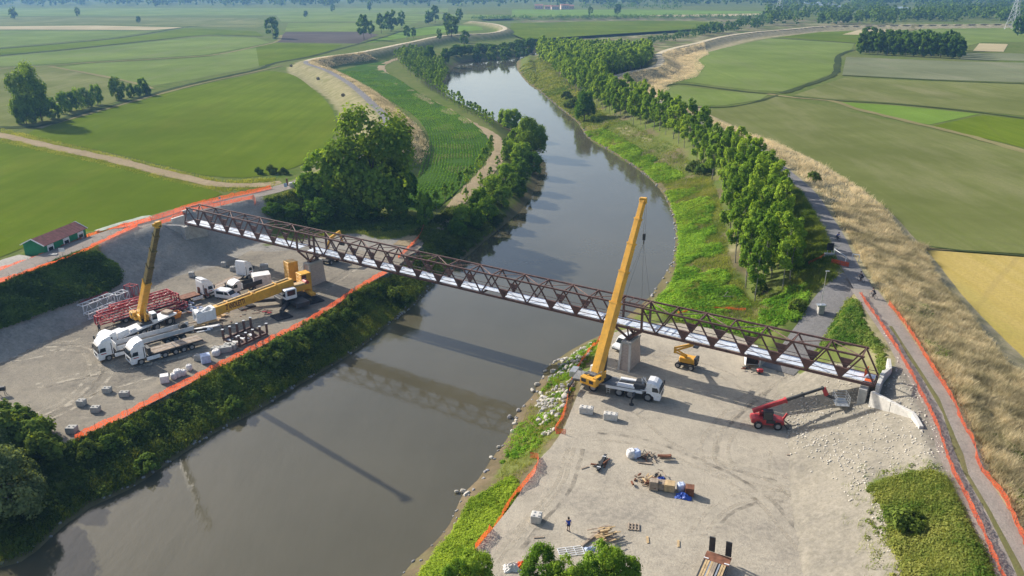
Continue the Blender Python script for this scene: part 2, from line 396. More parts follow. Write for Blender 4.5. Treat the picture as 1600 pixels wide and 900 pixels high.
def ribbon(name, line, half, mat, dz=0.05, cols=5, jitter=0.0, z=None):
    """strip along a world polyline, resting on the land (or on the line's own heights)"""
    L = np.asarray(line, float); d = np.gradient(L[:, :2], axis=0); d /= np.linalg.norm(d, axis=1)[:, None] + 1e-9
    nx = np.stack([-d[:, 1], d[:, 0]], 1); n = len(L); ws = np.linspace(-1, 1, cols); v = []
    jl = 1 + jitter * (vnoise(L[:, 0], L[:, 1], 6, 11) + vnoise(L[:, 0], L[:, 1], 2, 12)); jr = 1 + jitter * (vnoise(L[:, 0], L[:, 1], 6, 21) + vnoise(L[:, 0], L[:, 1], 2, 22))
    for k in ws:
        off = nx * (half * k * (jl if k < 0 else jr))[:, None] if jitter else nx * half * k
        q = L[:, :2] + off
        zz = (L[:, 2] if L.shape[1] > 2 else (H(q[:, 0], q[:, 1]) if z is None else np.full(n, z))) + dz - (0.03 if abs(k) == 1 else 0)
        v.append(np.column_stack([q, zz]))
    v = np.concatenate(v); f = []
    for c in range(cols - 1):
        i = np.arange(n - 1); f.append(np.stack([c*n+i, (c)*n+i+1, (c+1)*n+i+1, (c+1)*n+i], 1)[:, ::-1])
    return np_mesh(name, v, np.concatenate(f), mat)

# ------------------------------------------------------------------ terrain
ang = np.concatenate([np.arange(-180, -44, 4.0), np.arange(-44, 44.01, 0.26), np.arange(48, 180, 4.0)])
rad = [4.0, 12, 22, 32]
while rad[-1] < 48: rad.append(rad[-1] + 2)
while rad[-1] < 900: rad.append(rad[-1] * 1.0075)
while rad[-1] < 1700: rad.append(rad[-1] * 1.0095)
while rad[-1] < 9000: rad.append(rad[-1] * 1.08)
rad = np.array(rad); A, RR = np.meshgrid(np.radians(ang), rad)
gx = (np.sin(A) * RR).ravel(); gy = (np.cos(A) * RR).ravel(); gz = H(gx, gy)
na, nr = len(ang), len(rad)
ii = np.arange(nr - 1)[:, None] * na; jj = np.arange(na)[None, :]; j2 = (jj + 1) % na
F = np.stack([ii + jj, ii + j2, ii + na + j2, ii + na + jj], -1).reshape(-1, 4)[:, ::-1]
ground = structure(np_mesh('ground', np.column_stack([gx, gy, gz]), F, 'ground', smoothf=True))
xy = np.stack([gx, gy], 1); zone = np.zeros((len(gx), 4), np.float32); zone[:, 3] = 1
dR, _ = seg_dist(xy, LEV_R); dL, _ = seg_dist(xy, LEV_L); dW, _ = seg_dist(xy, WATER, closed=True); flood = inside(xy, FLOOD)
straw = np.where(~flood, (1 - sstep(22, 28, dR)), (1 - sstep(4, 8, dR)) * 0.8)
straw = np.maximum(straw, (1 - sstep(6, 10, dL)) * sstep(200, 230, gy) * 0.8)
hay = smooth(PL([(478, 92), (450, 105), (455, 118), (495, 140), (520, 162), (533, 190), (528, 215), (505, 245), (470, 268), (520, 262), (560, 245), (600, 225), (612, 205), (600, 175), (560, 140), (520, 112)], 3.5), 8, closed=True)
straw = np.maximum(straw, inside(xy, hay) * 0.72)
straw = np.maximum(straw, sstep(-0.1, 0.3, vnoise(gx, gy, 11, 8)) * flood * (gy > 170) * (gx > 20) * (dR > 18) * (dW > 12) * 0.9)
gl = smooth([P(*q) for q in ((150, 372, 7), (215, 350, 7), (290, 330, 7), (330, 322, 7), (405, 305, 7), (420, 320, 6.5), (412, 350, 5), (400, 385, 1), (380, 402, 0), (300, 432, 0), (250, 444, 0), (188, 458, 0), (170, 420, 3))], 4, closed=True)
glr = smooth([P(*q) for q in ((1255, 625, 0), (1285, 598, 0), (1320, 595, 2), (1372, 605, 6), (1400, 560, 6.5), (1362, 500, 6.5), (1400, 555, 6.8), (1440, 625, 6.8), (1474, 700, 6.8), (1484, 765, 6.2), (1430, 765, 4.5), (1360, 795, 0), (1335, 805, 0), (1250, 705, 0), (1235, 665, 0))], 4, closed=True)
gravel = np.maximum(inside(xy, gl), inside(xy, glr)).astype(float)
gravel = np.maximum(gravel, inside(xy, YARD_L) | inside(xy, YARD_R))
ry, _ = seg_dist(xy, YARD_R, closed=True)
soil = (dW < 2.2) * 0.8 + ((gy < 115) & (gx > -12) & flood & (dW < 11) & ~inside(xy, YARD_R)) * (0.9 * sstep(-0.25, 0.1, vnoise(gx, gy, 3, 4)))
soil = np.maximum(soil, sstep(0.0, 0.25, vnoise(gx, gy, 7, 31)) * flood * (gy > 130) * (gx > 15) * (dR > 14) * 0.8)
zone[:, 0] = straw; zone[:, 1] = gravel; zone[:, 2] = np.clip(soil, 0, 1) * (1 - gravel)
ca = ground.data.color_attributes.new('zone', 'FLOAT_COLOR', 'POINT'); ca.data.foreach_set('color', zone.ravel())

wp = [P(-300, 1100, ZW), P(-60, 870, ZW), P(250, 690, ZW), P(560, 500, ZW), P(700, 380, ZW), P(760, 330, ZW), P(770, 250, ZW), P(700, 170, ZW), P(650, 130, ZW), P(690, 85, ZW), P(900, 70, ZW), P(930, 85, ZW),
      P(860, 110, ZW), P(960, 190, ZW), P(1080, 270, ZW), P(1110, 400, ZW), P(1000, 530, ZW), P(900, 620, ZW), P(800, 830, ZW), P(650, 1100, ZW), (-20, -280), (-150, -280)]
structure(sheet('river', wp, ZW, 'water'))

# ------------------------------------------------------------------ fields, paths, roads
M_field('crop_green', (0.098, 0.150, 0.010), (0.145, 0.190, 0.020), R(20), bare=(0.13, 0.14, 0.02), bare_amt=0.5)
M_field('crop_pale', (0.140, 0.168, 0.044), (0.205, 0.215, 0.086), R(-52), bare=(0.235, 0.225, 0.12), bare_amt=0.65)
M_field('crop_mid', (0.150, 0.210, 0.045), (0.19, 0.24, 0.068), R(75), bare=(0.18, 0.19, 0.10), bare_amt=0.5)
M_field('crop_bright', (0.15, 0.24, 0.035), (0.17, 0.26, 0.05), R(80))
M_field('crop_grey', (0.18, 0.205, 0.11), (0.20, 0.215, 0.125), R(85), bare=(0.25, 0.24, 0.16), bare_amt=0.6)
M_field('wheat', (0.40, 0.31, 0.085), (0.47, 0.36, 0.13), R(40), bare=(0.27, 0.27, 0.06), bare_amt=0.8)
M_field('stubble', (0.42, 0.36, 0.21), (0.48, 0.41, 0.25), R(80))
M_field('ploughed', (0.11, 0.095, 0.08), (0.13, 0.11, 0.095), R(80))
M_field('corn_ground', (0.07, 0.13, 0.025), (0.055, 0.11, 0.02), R(10))
M_field('verge', (0.22, 0.21, 0.09), (0.28, 0.24, 0.12), R(0))
M_field('ditch', (0.055, 0.08, 0.03), (0.08, 0.095, 0.04), R(0))
FIELDS = [
 ('crop_green', [(-300, 200), (-100, 210), (0, 221), (60, 228), (130, 245), (200, 262), (280, 284), (330, 296), (348, 303), (290, 322), (220, 345), (150, 362), (60, 378), (0, 402), (-150, 450), (-400, 480)]),
 ('crop_green', [(45, 210), (100, 186), (160, 173), (240, 150), (300, 136), (380, 119), (420, 111), (450, 115), (490, 140), (515, 165), (525, 190), (518, 218), (498, 240), (460, 262), (420, 274), (380, 278), (320, 274), (250, 257), (150, 234), (80, 220)]),
 ('crop_pale', [(-400, 108), (0, 107), (72, 103), (213, 132), (236, 140), (205, 152), (160, 166), (110, 180), (60, 196), (0, 198), (-400, 195)]),
 ('crop_mid', [(88, 106), (140, 99), (250, 94), (325, 89), (400, 74), (424, 68), (432, 95), (400, 105), (300, 124), (237, 134)]),
 ('crop_mid', [(-400, 110), (0, 89), (110, 79), (232, 66), (325, 57), (400, 59), (422, 66), (400, 71), (325, 85), (250, 90), (140, 96), (75, 100), (0, 104), (-400, 104)]),
 ('crop_green', [(-400, 92), (0, 77), (172, 62), (240, 53), (290, 44), (320, 45), (400, 49), (410, 56), (325, 54), (232, 63), (110, 76), (0, 86), (-400, 106)]),
 ('stubble', [(-300, 42), (0, 41), (150, 40), (290, 43), (240, 47), (0, 46), (-300, 50)]),
 ('crop_mid', [(-400, 52), (0, 48), (240, 49), (172, 59), (0, 74), (-400, 88)]),
 ('crop_pale', [(-300, 28), (0, 27), (400, 28), (425, 36), (400, 44), (300, 41), (150, 38), (0, 39), (-300, 40)]),
 ('crop_mid', [(-400, 11), (0, 13), (400, 13), (700, 13), (700, 19), (430, 24), (0, 25), (-400, 26)]),
 ('ploughed', [(446, 50), (565, 50), (592, 54), (560, 68), (430, 66)]),
 ('crop_green', [(400, 74), (427, 67), (535, 70), (520, 78), (482, 88), (430, 98), (405, 104)]),
 ('crop_mid', [(450, 36), (565, 36), (655, 34), (620, 46), (570, 49), (445, 49)]),
 ('crop_bright', [(640, 45), (700, 39), (752, 41), (755, 47), (700, 50), (640, 58), (570, 68)]),
 ('crop_mid', [(430, 22), (640, 21), (800, 24), (800, 29), (660, 33), (440, 34)]),
 ('crop_green', [(798, 36), (1010, 32), (1130, 34), (1090, 45), (1010, 50), (850, 60), (822, 62), (797, 52)]),
 ('crop_bright', [(800, 15), (1000, 15), (1190, 18), (1190, 24), (800, 26)]),
 ('stubble', [(1010, 24), (1190, 21), (1190, 25), (1050, 26)]),
 ('crop_mid', [(1086, 97), (1090, 88), (1105, 82), (1135, 74), (1203, 60), (1335, 68), (1330, 78), (1310, 85), (1300, 115), (1225, 143), (1180, 141), (1120, 134), (1068, 127), (1084, 112)]),
 ('crop_mid', [(1028, 150), (1035, 139), (1060, 134), (1120, 141), (1200, 148), (1188, 156), (1130, 165), (1075, 166), (1048, 163)]),
 ('crop_pale', [(1212, 151), (1290, 166), (1380, 187), (1480, 208), (1600, 238), (1900, 320), (1900, 440), (1600, 397), (1430, 386), (1407, 373), (1378, 330), (1355, 302), (1303, 272), (1253, 245), (1193, 218), (1133, 190), (1093, 172), (1140, 169), (1195, 158)]),
 ('wheat', [(1440, 390), (1600, 402), (1900, 450), (1900, 800), (1640, 640), (1603, 600), (1572, 578), (1533, 532), (1503, 490), (1465, 448)]),
 ('crop_pale', [(1240, 149), (1320, 121), (1450, 127), (1600, 132), (1900, 140), (1900, 215), (1600, 181), (1530, 174), (1400, 161), (1290, 154)]),
 ('crop_grey', [(1322, 89), (1345, 90), (1500, 96), (1600, 98), (1900, 102), (1900, 138), (1600, 129), (1450, 124), (1316, 117)]),
 ('crop_bright', [(1294, 158), (1400, 165), (1530, 178), (1452, 195), (1380, 182)]),
 ('crop_green', [(1456, 197), (1535, 180), (1600, 187), (1900, 222), (1900, 310), (1600, 231), (1550, 219)]),
 ('crop_green', [(1282, 50), (1420, 47), (1400, 57), (1337, 67), (1215, 58)]),
 ('stubble', [(1316, 54), (1345, 46), (1402, 47), (1365, 55)]),
 ('stubble', [(1530, 68), (1575, 69), (1568, 81), (1520, 80)]),
 ('crop_mid', [(1421, 50), (1450, 43), (1600, 43), (1800, 43), (1800, 66), (1535, 66), (1500, 75), (1440, 58), (1402, 57)]),
 ('crop_grey', [(1506, 83), (1570, 83), (1600, 84), (1800, 88), (1800, 98), (1600, 95), (1500, 93)]),
]
for k, (mt, px) in enumerate(FIELDS):
    zz = ZF + 0.03 + 0.02 * (k % 3)
    if mt == 'stubble': zz += 0.08
    structure(sheet('field', smooth(PL(px, ZF), 6.0, closed=True) if k < 2 else PL(px, ZF), zz, mt))
CORN_px = [(517, 104), (560, 95), (613, 83), (604, 98), (597, 108), (622, 123), (658, 147), (692, 165), (728, 185), (756, 207), (765, 228), (759, 249), (736, 278), (702, 308), (676, 328), (640, 335), (616, 333), (640, 296), (655, 266), (669, 232), (668, 208), (648, 181), (625, 166), (575, 138), (545, 121)]
CORN = smooth(PL(CORN_px, 0.7), 4.0, closed=True)
structure(ribbon('field_path', smooth(PL([(640, 86), (600, 100), (598, 112), (640, 141), (700, 174), (748, 200), (776, 218), (780, 238), (762, 268), (722, 308), (692, 343), (655, 366), (630, 382)], 0.6), 3), 2.4, M_gravel('path_soil', (0.34, 0.27, 0.18), (0.28, 0.22, 0.14), (0.22, 0.20, 0.10)), 0.14, jitter=0.5))
M_gravel('yard_gravel', *GREY)
M_gravel('road_asphalt', (0.21, 0.205, 0.205), (0.175, 0.17, 0.17), (0.245, 0.235, 0.22))
M_gravel('road_gravel', (0.29, 0.255, 0.225), (0.24, 0.215, 0.19), (0.33, 0.29, 0.24))
M_gravel('verge_straw', (0.56, 0.49, 0.36), (0.46, 0.40, 0.28), (0.30, 0.27, 0.15))
M_field('mown_strip', (0.15, 0.16, 0.06), (0.24, 0.20, 0.11), R(0))
structure(sheet('gravel_yard', YARD_L, 0.0, 'yard_gravel'))
M_gravel('yard_gravel_pale', *PALE)
structure(sheet('gravel_yard', YARD_R, 0.0, 'yard_gravel_pale'))
ll = np.column_stack([LEV_L, np.full(len(LEV_L), ZC)]); lr = np.column_stack([LEV_R, np.full(len(LEV_R), ZC)])
iL = int(np.argmin(np.hypot(*(LEV_L - np.array(P(470, 283, ZC))).T))); iL2 = int(np.argmin(np.hypot(*(LEV_L - np.array(P(478, 97, ZC))).T)))
structure(ribbon('levee_track', ll[:iL+1], 2.6, 'road_gravel', 0.05, jitter=0.2))
structure(ribbon('levee_road', ll[iL:iL2+3], 1.7, 'road_asphalt', 0.06))
structure(ribbon('levee_track', ll[iL2+2:], 2.4, 'verge_straw', 0.05, jitter=0.2))
iR = int(np.argmin(np.hypot(*(LEV_R - np.array(P(1352, 455, ZC))).T))); iR2 = int(np.argmin(np.hypot(*(LEV_R - np.array(P(1178, 230, ZC))).T)))
structure(ribbon('levee_track', lr[:iR+1], 2.1, 'road_gravel', 0.05, jitter=0.15))
structure(ribbon('mown_grass_strip', lr[:iR-2], 0.35, 'mown_strip', 0.075, 3, jitter=0.9))
structure(ribbon('levee_road', lr[iR:iR2+1], 1.65, 'road_asphalt', 0.06))
structure(ribbon('levee_track', lr[iR2:], 2.6, 'verge_straw', 0.05, jitter=0.2))
structure(ribbon('ramp_road', RAMP, 2.6, 'road_asphalt', 0.09, jitter=0.1))
structure(ribbon('dirt_track', smooth(PL([(-120, 190), (0, 211), (50, 222), (130, 240), (200, 255), (280, 276), (350, 289), (410, 289), (440, 286)], ZF), 4), 2.6, 'path_soil', 0.16, jitter=0.4))
for nm, mt, px, hw in [
    ('ditch', 'ditch', [(-50, 199), (60, 198), (110, 183), (160, 170), (240, 147), (300, 131), (400, 109), (432, 98), (478, 90), (540, 74), (600, 58), (640, 46), (700, 38)], 1.8),
    ('field_verge', 'verge', [(60, 201), (110, 186), (160, 172), (240, 150), (300, 134), (400, 112), (440, 103)], 1.3),
    ('field_verge', 'verge', [(-100, 109), (0, 107), (75, 103), (140, 98), (250, 92), (325, 87), (400, 73), (430, 66), (440, 55)], 1.6),
    ('field_verge', 'verge', [(78, 104), (150, 117), (214, 131), (238, 139)], 1.6),
    ('ditch', 'ditch', [(-100, 83), (0, 76), (172, 61), (240, 51), (295, 42), (340, 39), (400, 38)], 2.0),
    ('ditch', 'ditch', [(0, 87), (110, 77), (232, 64), (325, 55), (410, 57)], 1.5),
    ('ditch', 'ditch', [(1222, 146), (1250, 137), (1302, 117), (1308, 100), (1312, 86), (1333, 78)], 2.0),
    ('field_verge', 'verge', [(1200, 147), (1245, 153), (1295, 157), (1345, 172), (1420, 190), (1500, 209), (1600, 237), (1700, 265)], 1.8),
    ('ditch', 'ditch', [(1240, 151), (1290, 156), (1400, 163), (1530, 176), (1600, 185)], 1.2),
    ('ditch', 'ditch', [(1316, 118), (1450, 125), (1600, 131), (1750, 136)], 1.2),
    ('ditch', 'ditch', [(1028, 137), (1060, 131), (1120, 138), (1180, 145), (1215, 147)], 1.4),
    ('ditch', 'ditch', [(1075, 168), (1140, 167), (1190, 157), (1215, 149)], 0.9),
    ('ditch', 'ditch', [(1205, 59), (1337, 68), (1345, 72)], 1.0),
    ('ditch', 'ditch', [(1434, 387), (1500, 392), (1600, 400), (1750, 420)], 0.5),
    ('field_verge', 'verge', [(400, 18), (620, 18), (800, 22), (1000, 29)], 3.0),
    ('field_verge', 'verge', [(1420, 48), (1450, 42), (1600, 42), (1750, 42)], 3.0)]:
    structure(ribbon(nm, smooth(PL(px, ZF), 6), hw, mt, 0.24 if nm == 'ditch' else 0.22, 3, jitter=0.6))
M_gravel('pad_concrete', (0.42, 0.40, 0.36), (0.36, 0.34, 0.31), (0.46, 0.43, 0.38))
padc = [P(u, v, 6.3) for u, v in ((-40, 425), (5, 405), (30, 398), (58, 402), (62, 408), (30, 420), (10, 424), (-30, 436))]
structure(sheet('concrete_apron', padc, 6.32, 'pad_concrete'))
M('distant_water', (0.30, 0.34, 0.36), 0.15)
for px in ([(1395, 11), (1410, 10), (1424, 13), (1420, 20), (1400, 17)], [(1247, 3), (1280, 3), (1322, 9), (1320, 11), (1270, 8)]):
    structure(sheet('distant_river', PL(px, ZF), ZF + 0.3, 'distant_water'))

# ------------------------------------------------------------------ the truss bridge
M('weathering_steel', (0.115, 0.062, 0.050), 0.6, 0.0, 0.3, 1.2, 0.35, dirt=(0.17, 0.075, 0.045))
M('weathering_steel_light', (0.20, 0.125, 0.10), 0.55, 0.0, 0.25, 1.2, 0.4)
M('deck_steel', (0.70, 0.75, 0.82), 0.34, 0.1, 0.10, 0.5, 0.7, dirt=(0.50, 0.52, 0.55))
M('concrete_pale', (0.55, 0.53, 0.49), 0.85, 0, 0.12, 0.9, 0.2, dirt=(0.36, 0.35, 0.32))
M('concrete', (0.40, 0.39, 0.36), 0.9, 0, 0.15, 0.9, 0.2, dirt=(0.26, 0.25, 0.23))
m, t, b = new_mat('pier_masonry'); tc = _n(t, 'ShaderNodeTexCoord').outputs['Object']
cx = _n(t, 'ShaderNodeSeparateXYZ'); t.links.new(tc, cx.inputs[0]); cb = _n(t, 'ShaderNodeCombineXYZ')
ad = _n(t, 'ShaderNodeMath', operation='ADD'); t.links.new(cx.outputs[0], ad.inputs[0]); t.links.new(cx.outputs[1], ad.inputs[1])
t.links.new(ad.outputs[0], cb.inputs[0]); t.links.new(cx.outputs[2], cb.inputs[1])
br = _n(t, 'ShaderNodeTexBrick'); t.links.new(cb.outputs[0], br.inputs['Vector'])
for k, v in (('Color1', (0.46, 0.35, 0.28, 1)), ('Color2', (0.33, 0.25, 0.21, 1)), ('Mortar', (0.42, 0.39, 0.35, 1))): br.inputs[k].default_value = v
br.inputs['Scale'].default_value = 1.0; br.inputs['Mortar Size'].default_value = 0.03; br.inputs['Brick Width'].default_value = 0.5; br.inputs['Row Height'].default_value = 0.24
t.links.new(mixc(t, mrange(t, noise(t, tc, 1.5, 5), 0.4, 0.7, 0, 0.5), br.outputs[0], (0.40, 0.34, 0.29)), b.inputs['Base Color']); b.inputs['Roughness'].default_value = 0.9
MATS['pier_masonry'] = m

BA, BB = P(289, 349, 7), P(1366, 603, 7)
BL = math.dist(BA, BB); BROT = math.atan2(BB[1]-BA[1], BB[0]-BA[0])
BW, TH = 3.2, 3.7
def bw(x, y, z=0.0):
    return (BA[0] + math.cos(BROT)*x - math.sin(BROT)*y, BA[1] + math.sin(BROT)*x + math.cos(BROT)*y, 7 + z)
bridge = empty('truss_bridge', (BA[0], BA[1], 7), BROT, 'long brown steel truss footbridge crossing the river on two masonry piers', 'bridge')
spans = [
 dict(bot=[4.5, 9.15, 13.8, 18.45, 23.1, 27.75, 32.4], top=[1.5, 6.8, 11.5, 16.1, 20.8, 25.4, 30.1, 34.5], x0=0, x1=34.5, start='end', nog={32.4}),
 dict(bot=[41.5] + [46.4 + 4.525*k for k in range(13)], top=[39.2, 43.9] + [48.65 + 4.525*k for k in range(12)] + [102.85], x0=39.2, x1=102.85, start='post', nog={41.5, 46.4+4.525*7, 46.4+4.525*9, 46.4+4.525*12}),
 dict(bot=[109.6, 113.9, 118.25, 122.65, 127.05, 131.4, 135.75], top=[107.3, 111.7, 116.05, 120.45, 124.85, 129.2, 133.6, 138.0], x0=107.3, x1=140.0, start='post', nog={109.6})]
S_ = 'weathering_steel'
for y in (0.0, BW):
    MB().bar((0, y, 0), (140, y, 0), 0.26, 0.34).build('bottom_chord', S_, bridge)
    MB().bar((1.2, y, TH), (138.3, y, TH), 0.24, 0.24).build('top_chord', S_, bridge)
    MB().bar((0.3, y + (0.2 if y == 0 else -0.2), 0.75), (34.5, y + (0.2 if y == 0 else -0.2), 0.75), 0.06, 0.08).bar((39.2, y + (0.2 if y == 0 else -0.2), 0.75), (102.8, y + (0.2 if y == 0 else -0.2), 0.75), 0.06, 0.08).bar((107.3, y + (0.2 if y == 0 else -0.2), 0.75), (139.7, y + (0.2 if y == 0 else -0.2), 0.75), 0.06, 0.08).build('guard_rail', 'weathering_steel_light', bridge)
for sp_ in spans:
    for y in (0.0, BW):
        b_, tp = sp_['bot'], sp_['top']
        web = []
        for k, x in enumerate(b_):
            web += [(tp[k], x), (tp[k+1], x)]
        if sp_ is spans[0]: web.append((1.5, 0.0))
        if sp_ is spans[2]: web.append((138.0, 140.0))
        for xt, xb in web:
            MB().bar((xt, y, TH - 0.1), (xb, y, 0.1), 0.17, 0.20).build('diagonal', S_, bridge)
        for x in b_:
            if x in sp_['nog']: continue
            mb = MB(); g0 = 1.55
            mb.prism([(x - 0.16, 0.12), (x + 0.16, 0.12), (x + 0.92, g0), (x - 0.92, g0)], y - 0.1, y + 0.1)
            mb.build('gusset_plate', S_, bridge)
    for k, x in enumerate(sp_['top']):
        MB().bar((x, 0.12, TH), (x, BW - 0.12, TH), 0.17, 0.17).build('top_strut', S_, bridge)
        if k + 1 < len(sp_['top']):
            x2 = sp_['top'][k+1]; ya, yb = (0.1, BW - 0.1) if k % 2 else (BW - 0.1, 0.1)
            MB().bar((x + 0.1, ya, TH - 0.02), (x2 - 0.1, yb, TH - 0.02), 0.11, 0.10).build('top_brace', 'weathering_steel_light', bridge)
    for x in sp_['bot']:
        MB().bar((x, 0.13, -0.05), (x, BW - 0.13, -0.05), 0.2, 0.24).build('cross_beam', S_, bridge)
edges_ = [0.25] + spans[0]['bot'] + [34.5, 39.2] + spans[1]['bot'] + [102.85, 107.3] + spans[2]['bot'] + [139.8]
proto_deck = {}
for k in range(len(edges_) - 1):
    x0, x1 = edges_[k] + 0.02, edges_[k+1] - 0.02
    y0 = 0.32
    if 34 < x0 < 35: x0 = 36.8
    if abs(x0 - 78.1) < 0.4: y0 = 1.35
    mb = MB(); n = max(2, int((x1 - x0) / 1.1))
    for i in range(n):
        a_, c_ = x0 + (x1-x0)*i/n, x0 + (x1-x0)*(i+1)/n
        mb.box(((a_+c_)/2, (y0 + BW - 0.32)/2, 0.2 + random.uniform(-.012, .012)), (c_-a_-0.03, BW - 0.32 - y0, 0.05))
    mb.build('deck_panel', 'deck_steel', bridge)
for xp in (34.5, 39.2, 102.85, 107.3):
    for y in (0.0, BW): MB().box((xp, y, TH/2), (0.3, 0.28, TH - 0.26)).build('portal_post', S_, bridge)
for xa, xb in ((34.5, 39.2), (102.85, 107.3)):
    xm = (xa + xb)/2
    for y in (0.0, BW):
        for zz in (1.3, 2.6): MB().bar((xa + .16, y, zz), (xb - .16, y, zz), 0.12).build('portal_rail', S_, bridge)
        for x in (xa, xb): MB().bar((x, y, -0.2), (xm, y*0.6 + 0.64, -2.05), 0.26, 0.3).build('bracket_leg', S_, bridge)
        MB().bar((xm, y, -0.2), (xm, y*0.6 + 0.64, -2.05), 0.18).build('bracket_leg', S_, bridge)
    for k in range(4):
        x = xa + (xb-xa)*(k+0.5)/4
        MB().bar((x, 1.0, TH + .02), (x, BW - .13, TH + .02), 0.1).build('portal_rung', S_, bridge)
    MB().bar((xa + .1, 1.0, TH + .03), (xb - .1, 1.0, TH + .03), 0.1).build('portal_rail', S_, bridge)
    MB().box((xm, BW/2, -2.14), (0.7, 2.5, 0.16)).build('bearing_plate', S_, bridge)
M('net_orange', (0.72, 0.13, 0.035), 0.8, 0, 0.25, 1.0, 0.2)
MB().box((138.6, BW/2 + .3, 0.9), (1.3, 0.04, 1.1), Matrix.Rotation(R(80), 3, 'Z')).box((139.2, 0.9, 0.26), (1.0, 1.1, 0.03)).build('orange_netting', 'net_orange', bridge)
MB().bar((139.95, 0, 0.0), (139.95, BW, 0.0), 0.24, 0.5).build('end_beam', S_, bridge)
MB().bar((0.05, 0, 0.0), (0.05, BW, 0.0), 0.24, 0.5).build('end_beam', S_, bridge)
# a workman's bundle and loose plates lying on the deck
M('tarp_dark', (0.06, 0.06, 0.06), 0.8)
for xm, lab in ((36.85, 'tapered masonry bridge pier standing in the yard with yellow counterweights'), (105.07, 'tapered masonry bridge pier beside the tall raised yellow crane')):
    c = bw(xm, BW/2, 0); pr = empty('bridge_pier', (c[0], c[1], 0), BROT, lab, 'pier', 'masonry bridge piers')
    zt = 7 - 2.27
    def wall(sx, sy, z0, z1, tp):
        vs = []
        for z, s_ in ((z0, 1.0), (z1, tp)):
            # long sides with rounded upstream nose
            for x, y in ((-sx, -sy), (sx, -sy), (sx*1.0, sy), (-sx*1.0, sy)): vs.append((x*s_, y*s_, z))
        return MB().add(vs, [(3, 2, 1, 0), (4, 5, 6, 7), (0, 1, 5, 4), (1, 2, 6, 5), (2, 3, 7, 6), (3, 0, 4, 7)])
    wall(0.85, 2.2, -0.6, zt - 0.35, 0.84).build('shaft', 'pier_masonry', pr)
    wall(0.80, 1.95, zt - 0.349, zt, 1.0).build('cap', 'concrete', pr, bevel=0.04)
    MB().bar((-0.86, -2.21, 0), (-0.70, -1.86, zt-.36), 0.3).bar((0.86, -2.21, 0), (0.70, -1.86, zt-.36), 0.3).build('corner_stone', 'concrete_pale', pr)

# abutments
ab = empty('bridge_abutment', bw(139.2, BW/2, -7.0 + 5.4), BROT, 'pale concrete abutment with splayed wing walls at the right end of the bridge', 'abutment')
def loc_of(root, x, y, z):
    return root.matrix_basis.inverted() @ Vector((x, y, z))
def wall_between(a, b, z0a, z1a, z0b, z1b, th, name, mat, root, n=1):
    a = Vector(a); b = Vector(b); d = (b - a).normalized(); nn = Vector((-d.y, d.x)) * th/2; out = []
    for k in range(n):
        t0 = k/n + (0.004 if k else 0); t1 = (k+1)/n - (0.004 if k < n-1 else 0)
        p_, q_ = a.lerp(b, t0), a.lerp(b, t1); vs = []
        for pt, tt in ((p_, t0), (q_, t1)):
            lo = z0a + (z0b - z0a)*tt; hi = z1a + (z1b - z1a)*tt
            for s_, z in ((-1, lo), (1, lo), (1, hi), (-1, hi)): vs.append(loc_of(root, pt.x + nn.x*s_, pt.y + nn.y*s_, z))
        o = MB().add(vs, [(0, 1, 2, 3), (7, 6, 5, 4), (0, 4, 5, 1), (1, 5, 6, 2), (2, 6, 7, 3), (3, 7, 4, 0)]).build(name, mat, root, bevel=0.03)
        out.append(o)
    return out
wall_between(bw(138.9, -1.0)[:2], bw(138.9, BW + 1.0)[:2], 2.5, 6.6, 2.5, 6.6, 1.0, 'bearing_wall', 'concrete', ab)
wall_between(bw(140.5, -0.6)[:2], bw(140.5, BW + 1.2)[:2], 4, 7.5, 4, 7.5, 0.5, 'back_wall', 'concrete_pale', ab, 2)
p1, p2, p3 = P(1363, 611, 7.0), P(1428, 645, 7.4), P(1440, 666, 7.3)
wall_between(p1, p2, 3.5, 7.0, 4.5, 7.4, 0.5, 'wing_wall', 'concrete_pale', ab, 2)
wall_between(p2, p3, 4.5, 7.38, 4.5, 7.3, 0.5, 'wing_wall', 'concrete_pale', ab)
p4, p5, p6 = bw(140.6, BW + 0.8)[:2], P(1386, 580, 7.6), P(1391, 561, 7.8)
wall_between(P(1377, 586, 7.5), P(1392, 573, 7.7), 4.5, 7.6, 4.5, 7.7, 0.45, 'wing_wall', 'concrete_pale', ab)
wall_between(P(1391, 573, 7.7), P(1389, 560, 8.0), 4.5, 7.72, 4.5, 8.0, 0.45, 'wing_wall', 'concrete_pale', ab)
ab2 = empty('bridge_abutment', bw(1.0, BW/2, -7.0 + 5.0), BROT, 'grey concrete abutment with stepped wing wall at the left end of the bridge', 'abutment')
wall_between(bw(0.7, -1.2)[:2], bw(0.7, BW + 1.2)[:2], 2.5, 6.6, 2.5, 6.6, 1.2, 'bearing_wall', 'concrete', ab2)
wall_between(P(288, 352, 6.7), P(250, 351, 6.7), 3.0, 6.7, 3.5, 6.7, 0.5, 'wing_wall', 'concrete', ab2)
wall_between(P(251, 351, 6.7), P(219, 362, 6.6), 3.5, 6.7, 4.5, 6.5, 0.5, 'wing_wall', 'concrete', ab2)
wall_between(P(268, 344, 7.3), P(287, 338, 7.6), 5.5, 7.6, 5.5, 7.9, 0.6, 'wing_wall', 'concrete_pale', ab2)
wall_between(P(284, 331, 7.6), P(300, 327, 7.6), 5.5, 7.8, 5.5, 7.9, 0.6, 'wing_wall', 'concrete_pale', ab2)

